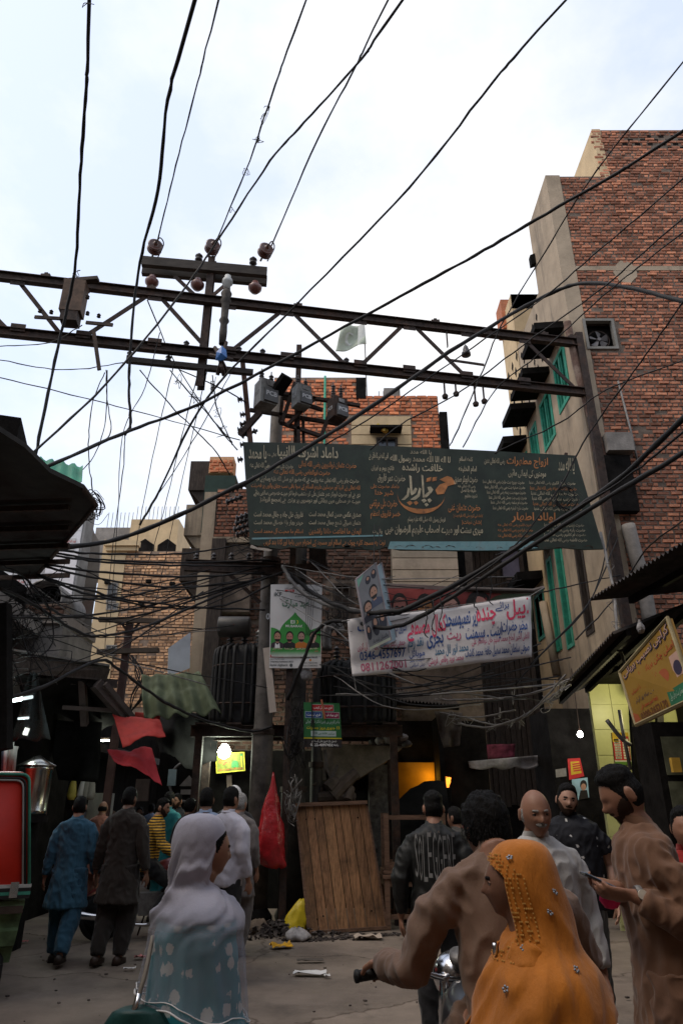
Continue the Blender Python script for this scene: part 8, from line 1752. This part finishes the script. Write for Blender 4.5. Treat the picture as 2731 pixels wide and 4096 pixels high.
# ---- man reading his phone at the right
Yf = 3.45; pf = V(1.40, Yf, 0); frz = rzdir(-1, .12)
BRN = cmat('russet_brown', (.155, .082, .05), var=.12)
ph = W(2395, 3525, 3.32)
t, HM, T, q = person('man in a russet brown kameez bent over his phone, wristwatch on his arm', pf, frz, 1.80, dict(LE=(-.24, -.11, 1.10), LW=(ph.x+.11, ph.y-.07, ph.z-.045, 1), RE=(.24, -.08, 1.12), RW=(ph.x+.10, ph.y+.10, ph.z-.03, 1)), lean=.08, wear='kameez', top=BRN, low=cmat('russet_shalwar', (.13, .068, .042)), hair='fade', beard=1, skin=0, vox=.0078, hem=.5, seed=43, head=(.0, -.42, 0), build=1.0, wr=.009, hands=dict(L=dict(d=(-1, .10, .05), n=(.1, .6, .75), world=1, curl=.75, thumb=.9, side=1), R=dict(d=(-1, -.25, .1), n=(.1, -.6, .6), world=1, curl=.8, thumb=.9, side=-1)))
m = MB(); m.lathe(V(ph.x+.135, ph.y-.07, ph.z-.045), [(.036, -.012), (.038, 0), (.036, .012)], 18, (1, -.05, .1)); m.build('watch_strap', STEELG, t)
m = MB(); m.lathe(V(ph.x+.135, ph.y-.107, ph.z-.04), [(.001, 0), (.019, 0), (.019, .008), (.001, .009)], 18, (0, -1, .15)); m.build('watch_face', flat('watch_dial', (.55, .5, .42), .3), t)
pt = thing('mobile_phone', 'dark mobile phone held in the hands of the russet man', 'phone', ph)
R = Matrix.Rotation(-.45, 3, 'Y') @ Matrix.Rotation(.15, 3, 'X'); m = MB(); m.box(ph+V(-.0, 0, .0), (.15, .075, .008), Matrix.Rotation(.42, 3, 'Y')); m.build('body', flat('phone_black', (.02, .02, .022), .3), pt)
m = MB(); m.box(ph+V(.002, 0, .006), (.138, .066, .002), Matrix.Rotation(.42, 3, 'Y')); m.build('screen', mat('phone_screen', (.12, .16, .22), .1, var=.1, bump=0, emis=.25), pt)
m = MB(); c0 = W(2440, 3600, 3.38); m.loft([[c0+V(w*math.cos(a)*1.4, w*math.sin(a), z) for a in [k*.628 for k in range(10)]] for w, z in ((.005, .05), (.03, .03), (.035, 0), (.02, -.03), (.004, -.035))]); m.build('pink_pouch', mat('hot_pink', (.7, .02, .12), .5, bump=.3), None, True, label='hot pink cloth pouch held under the phone', cat='pouch')
person('dark haired man mostly hidden behind the russet man', gx(2735, 3300, 4.3), math.pi-.4, 1.62, {}, wear='kameez', top=cmat('deep_red', (.25, .015, .012)), low=DT, seed=45, vox=.012)
# ---- the couple on the near motorcycle
MB2 = V(.57, 2.98, 0); mf = V(math.cos(BIKE_RZ), math.sin(BIKE_RZ), 0); ml = V(-mf.y, mf.x, 0)
def near(x, y, z): p = MB2+mf*x+ml*y; return (p.x, p.y, z, 1)
RID = cmat('fawn_brown', (.17, .108, .078), var=.1)
t, HM, T, q = person('man in a fawn brown kameez steering the near motorcycle, seen from behind', tuple(MB2+mf*-.20+V(-.02, 0, 0)), BIKE_RZ-math.pi/2, 1.76, dict(LK=(-.22, .36, .64), LA=(-.2, .2, .33), RK=(.22, .36, .64), RA=(.2, .2, .33), HC=(.0, .07, 1.56), LE=(-.31, .15, 1.10), RE=(.36, .18, 1.12), LW=near(.235, .385, 1.045), RW=near(.235, -.385, 1.045)), lean=.10, seat=.045, wear='kameez', top=RID, low=cmat('fawn_shalwar', (.14, .09, .065)), hair='full', skin=0, vox=.0078, seed=51, head=(.12, -.05, 0), wr=.0085, build=.84,
    hands=dict(L=dict(d=(mf*.85+V(0, 0, -.25)), n=(0, -.25, -1), world=1, curl=1.35, thumb=1.0, side=1), R=dict(d=(mf*.85+V(0, 0, -.25)), n=(0, -.25, -1), world=1, curl=1.35, thumb=1.0, side=-1)))
m = MB(); rg = random.Random(8)
for k in range(2600):   # hair strands lying over the cap of hair
    th, z = rg.uniform(0, 6.28), rg.uniform(-.25, .98); r = math.sqrt(1-z*z); x, y = r*math.sin(th), r*math.cos(th)
    if y > .55 and z < .5: continue
    p = hp(x, y, z)+V(x, y, z)*(.011+.012*sm(-.1, .8, z)); tn = V(-x*z+.3*noise.noise((x*4, y*4, z*4)), -y*z+.3*noise.noise((x*4+9, y*4, z*4)), r*-1.0 if z < .75 else -.3).normalized(); L_ = rg.uniform(.02, .045); wv = V(x, y, z).cross(tn)*.0011
    a, b_, c_ = p, p+tn*L_*.5+V(x, y, z)*rg.uniform(.002, .009), p+tn*L_+V(x, y, z)*rg.uniform(-.003, .006)
    m.add([HM @ (a-wv), HM @ (a+wv), HM @ (b_+wv), HM @ (b_-wv), HM @ c_], [(0, 1, 2, 3), (3, 2, 4)])
m.build('hair_strands', HAIR, t, world_space=False, kind='stuff', fix=False)
def drape(t, rows, hole, m, name, n=72, folds=None, hemf=None, th=.004):
    """veil: rings from crown to hem, open in front where hole(z) > 0"""
    mb = MB(); R = []; Z = []
    C = catmull([V(z, cy, rx) for z, cy, rx, ry in rows], 5); C2 = [p.x for p in catmull([V(ry, 0, 0) for z, cy, rx, ry in rows], 5)]
    for p, ry in zip(C, C2):
        z, cy, rx = p; a0 = hole(z); ring = []
        for k in range(n):
            a = a0+(2*math.pi-2*a0)*k/(n-1)                      # 0 = front (+Y), turning to the wearer's right
            f = folds(a, z) if folds else 0; zz = z-(hemf(a, z) if hemf else 0)
            ring.append(V((max(.002, rx)+f)*math.sin(a), cy+(max(.002, ry)+f)*math.cos(a), zz))
        R.append(ring)
    mb.loft(R, cap=False, closed=False); me = mb.mesh(name, m, True, fix=False); o = link(name, me, t, False)
    if th > .0035: o.modifiers.new('cloth_thickness', 'SOLIDIFY').thickness = th
    return o, R
# woman in orange, seated sideways behind him
pw = MB2+mf*-.58+V(-.10, 0, 0); ORC = mat('orange_veil', (.42, .135, .008), .75, var=.22, vscale=5, bump=.5, bscale=13, sheen=.2, stretch=(1, 1, .5))
wrz = rzdir(-1, .16)
t, HM, T, q = person('woman in an orange embroidered veil riding sideways on the near motorcycle', tuple(pw), wrz, 1.50, dict(LK=(-.1, .42, .80), LA=(-.1, .46, .38), RK=(.1, .42, .80), RA=(.1, .46, .38), LS=(-.125, -.01, 1.38), RS=(.125, -.01, 1.38), LE=(-.12, -.02, 1.12), LW=(-.06, .12, 1.0), RE=(.12, -.02, 1.12), RW=(.06, .12, 1.0)), seat=-.005, hs=.95, wear='kameez', top=ORC, low=cmat('orange_shalwar', (.3, .1, .01)), hair='veiled', skin=1, vox=.0078, seed=52, build=.8, head=(0, -.05, 0), eyes=True)
dz = q['HC'].z
rows = [(.135, -.015, .01, .01), (.130, -.015, .045, .055), (.112, -.015, .075, .094), (.07, -.012, .098, .124), (.01, -.012, .112, .140), (-.06, -.025, .116, .146), (-.12, -.035, .122, .150), (-.18, -.04, .150, .158), (-.24, -.04, .195, .170), (-.31, -.035, .225, .19), (-.40, -.02, .24, .215), (-.50, .0, .25, .24), (-.62, .02, .258, .262), (-.76, .04, .265, .28), (-.88, .05, .275, .29)]
rows = [(z*.93+dz, a, b*(.84 if z > -.2 else .96), c*(.82 if z > -.2 else .97)) for z, a, b, c in rows]
def hole(z): z -= dz; return 1.02*sm(.085, .02, z)*sm(-.215, -.12, z)
def fo(a, z):
    h = dz-z; k = sm(.06, .4, h); nn = noise.noise((math.sin(a)*2.2+z*2, math.cos(a)*2.2, z*3.2)); s_ = a*2.4+z*6.5+nn*1.6
    return .032*k*(.5-abs(math.sin(s_)))+.016*k*(.5-abs(math.sin(s_*2.3+z*5)))+.012*k*nn+.008*sm(-.02, .1, h)*(.5-abs(math.sin(a*3.1-z*17)))*sm(.3, .1, h)
o, RR = drape(t, rows, hole, ORC, 'veil', 96, fo)
m = MB(); rg = random.Random(5)
for i, ring in enumerate(RR):            # gold border along the face edge
    z = ring[0].z-dz
    if -.19 < z < .09:
        for k in range(1, 13):
            for e in (k, len(ring)-1-k):
                if k in (1, 4, 8, 12) or rg.random() < .25: p = ring[e]; nn = V(p.x, p.y, 0).normalized(); m.box(p+nn*.0035, (.0036, .0036, .0036))
m.build('gold_border', flat('gold_thread', (.62, .36, .10), .4), t, world_space=False, kind='stuff')
nr = len(RR)
for k, (ri, ai) in enumerate(((14, 78), (26, 74), (38, 62), (42, 82), (52, 72), (58, 88), (60, 60), (48, 54), (64, 78), (34, 86), (22, 66), (66, 66))):
    if ri >= nr: continue
    p = RR[ri][ai]; nn = V(p.x, p.y, .1).normalized(); a = nn.cross(V(0, 0, 1)).normalized(); b_ = a.cross(nn); m = MB()
    for f_ in range(5): g = f_*1.2566; c0 = p+nn*.004+(a*math.cos(g)+b_*math.sin(g))*.007; m.lathe(c0, [(.001, 0), (.0042, 0), (.0035, .002), (.001, .003)], 6, nn)
    m.build('sequin_flower', flat('sequin_flower', (.28, .3, .32), .25, metal=.7), t, world_space=False)
m = MB(); p = V(-.06, .09, dz-.15); m.tube([p, p-V(0, 0, .03)], .008, 6); m.build('earring', CHROME, t, True, world_space=False)
# woman in the white veil walking to the right
TEALF = spotted('teal_floral', (.03, .25, .30), (.6, .64, .62), 15, .47)
ww = gx(815, 3400, 2.95); wz = rzdir(1, .42)
t, HM, T, q = person('woman in a sheer white veil over a teal floral dress walking past', tuple(ww), wz, 1.575, hs=.87, J=dict(LS=(-.115, -.01, 1.34), RS=(.115, -.01, 1.34), LE=(-.14, -.04, 1.14), LW=(-.15, .06, .90), RE=(.14, -.05, 1.14), RW=(.16, .06, .86), **walk(.4)), wear='kameez', top=TEALF, low=cmat('teal_shalwar', (.012, .07, .075)), hair='veiled', build=.60, skin=0, vox=.0078, seed=53, hem=.5, sleeve='short', eyes=True, head=(.05, -.06, 0))
dz = q['HC'].z
WV = mat('white_veil', (.38, .37, .44), .8, var=.08, vscale=4, bump=.45, bscale=14, alpha=.52, sheen=.2, stretch=(1, 1, .5))
rows = [(.133, -.02, .01, .01), (.128, -.02, .045, .055), (.110, -.02, .075, .094), (.07, -.018, .096, .120), (.01, -.018, .104, .130), (-.06, -.02, .102, .126), (-.11, -.022, .100, .122), (-.135, -.02, .132, .142), (-.165, -.012, .185, .160), (-.21, -.01, .225, .172), (-.26, -.01, .236, .178), (-.33, -.005, .238, .182), (-.41, .0, .240, .195), (-.47, .0, .245, .205), (-.51, .0, .252, .214)]
rows = [(z+dz, a, b*(.96 if z < -.2 else .86), c*(.96 if z < -.2 else .84)) for z, a, b, c in rows]
def hole2(z): z -= dz; return 1.15*sm(.10, .03, z)*sm(-.17, -.09, z)
def fo2(a, z):
    h = dz-z; w = sm(-.06, .06, h)*sm(.34, .2, h); l = sm(.15, .4, h); nn = noise.noise((math.sin(a)*2, math.cos(a)*2, z*4))
    s_ = a*1.3+z*13+nn*1.1; u_ = a*5+z*2.5+nn*2.2
    return .020*w*(.5-abs(math.sin(s_*1.7))**.7)+.010*w*(.5-abs(math.sin(s_*4.3+1)))+.012*l*(.5-abs(math.sin(u_)))+.006*l*(.5-abs(math.sin(u_*2.3+z*6)))+.008*l*nn
_N, _L = WV.node_tree.nodes, WV.node_tree.links   # more layers of cloth round the head than over the body
_tc, _sx, _mr = _N.new('ShaderNodeTexCoord'), _N.new('ShaderNodeSeparateXYZ'), _N.new('ShaderNodeMapRange')
_L.new(_tc.outputs['Object'], _sx.inputs[0]); _L.new(_sx.outputs['Z'], _mr.inputs['Value']); _L.new(_mr.outputs[0], _N['Principled BSDF'].inputs['Alpha'])
for _k, _v in (('From Min', dz-.27), ('From Max', dz-.13), ('To Min', .34), ('To Max', .93)): _mr.inputs[_k].default_value = _v
o, RR = drape(t, rows, hole2, WV, 'veil', 96, fo2, lambda a, z: .05*sm(.3, .5, dz-z)*math.cos(a)+.012*sm(.4, .5, dz-z)*math.sin(5*a), .003)
inner = [(z-.02, a, b*.86, c*.86) for z, a, b, c in rows if z < dz-.19]+[(dz-.60, 0, .235, .205), (dz-.95, 0, .27, .23)]
drape(t, inner, lambda z: 0, TEALF, 'dress', 96, fo2)
for k in (-1, -4):
    m = MB(); m.tube([p+V(p.x, p.y, 0).normalized()*.003 for p in RR[k]], .0035 if k == -1 else .002, 5); m.build('hem_stitch', WHITEC, t, True, world_space=False)
# shoulder bag
bt = thing('shoulder_bag', 'dark green handbag on a pale strap behind the white veiled woman', 'handbag', W(545, 4130, 2.75))
m = MB(); c0 = W(545, 4120, 2.75); m.loft([[c0+V(w*math.cos(a), .05*math.sin(a), z) for a in [k*.524 for k in range(12)]] for w, z in ((.10, -.18), (.13, -.12), (.12, .0), (.085, .05), (.06, .06))]); m.build('pouch', mat('green_leather', (.01, .05, .045), .45, bump=.15), bt, True)
m = MB(); m.tube(catmull([W(612, 3745, 2.85), W(580, 3900, 2.78), W(545, 4010, 2.75), W(520, 4085, 2.75)], 5), .008, 6); m.build('strap', mat('strap_beige', (.25, .22, .18), .7), bt, True)
m = MB(); m.tube(catmull([W(560, 3960, 2.77), W(548, 4010, 2.74), W(530, 4060, 2.73), W(520, 4090, 2.73)], 5), .010, 6); m.build('chain', CHROME, bt, True)
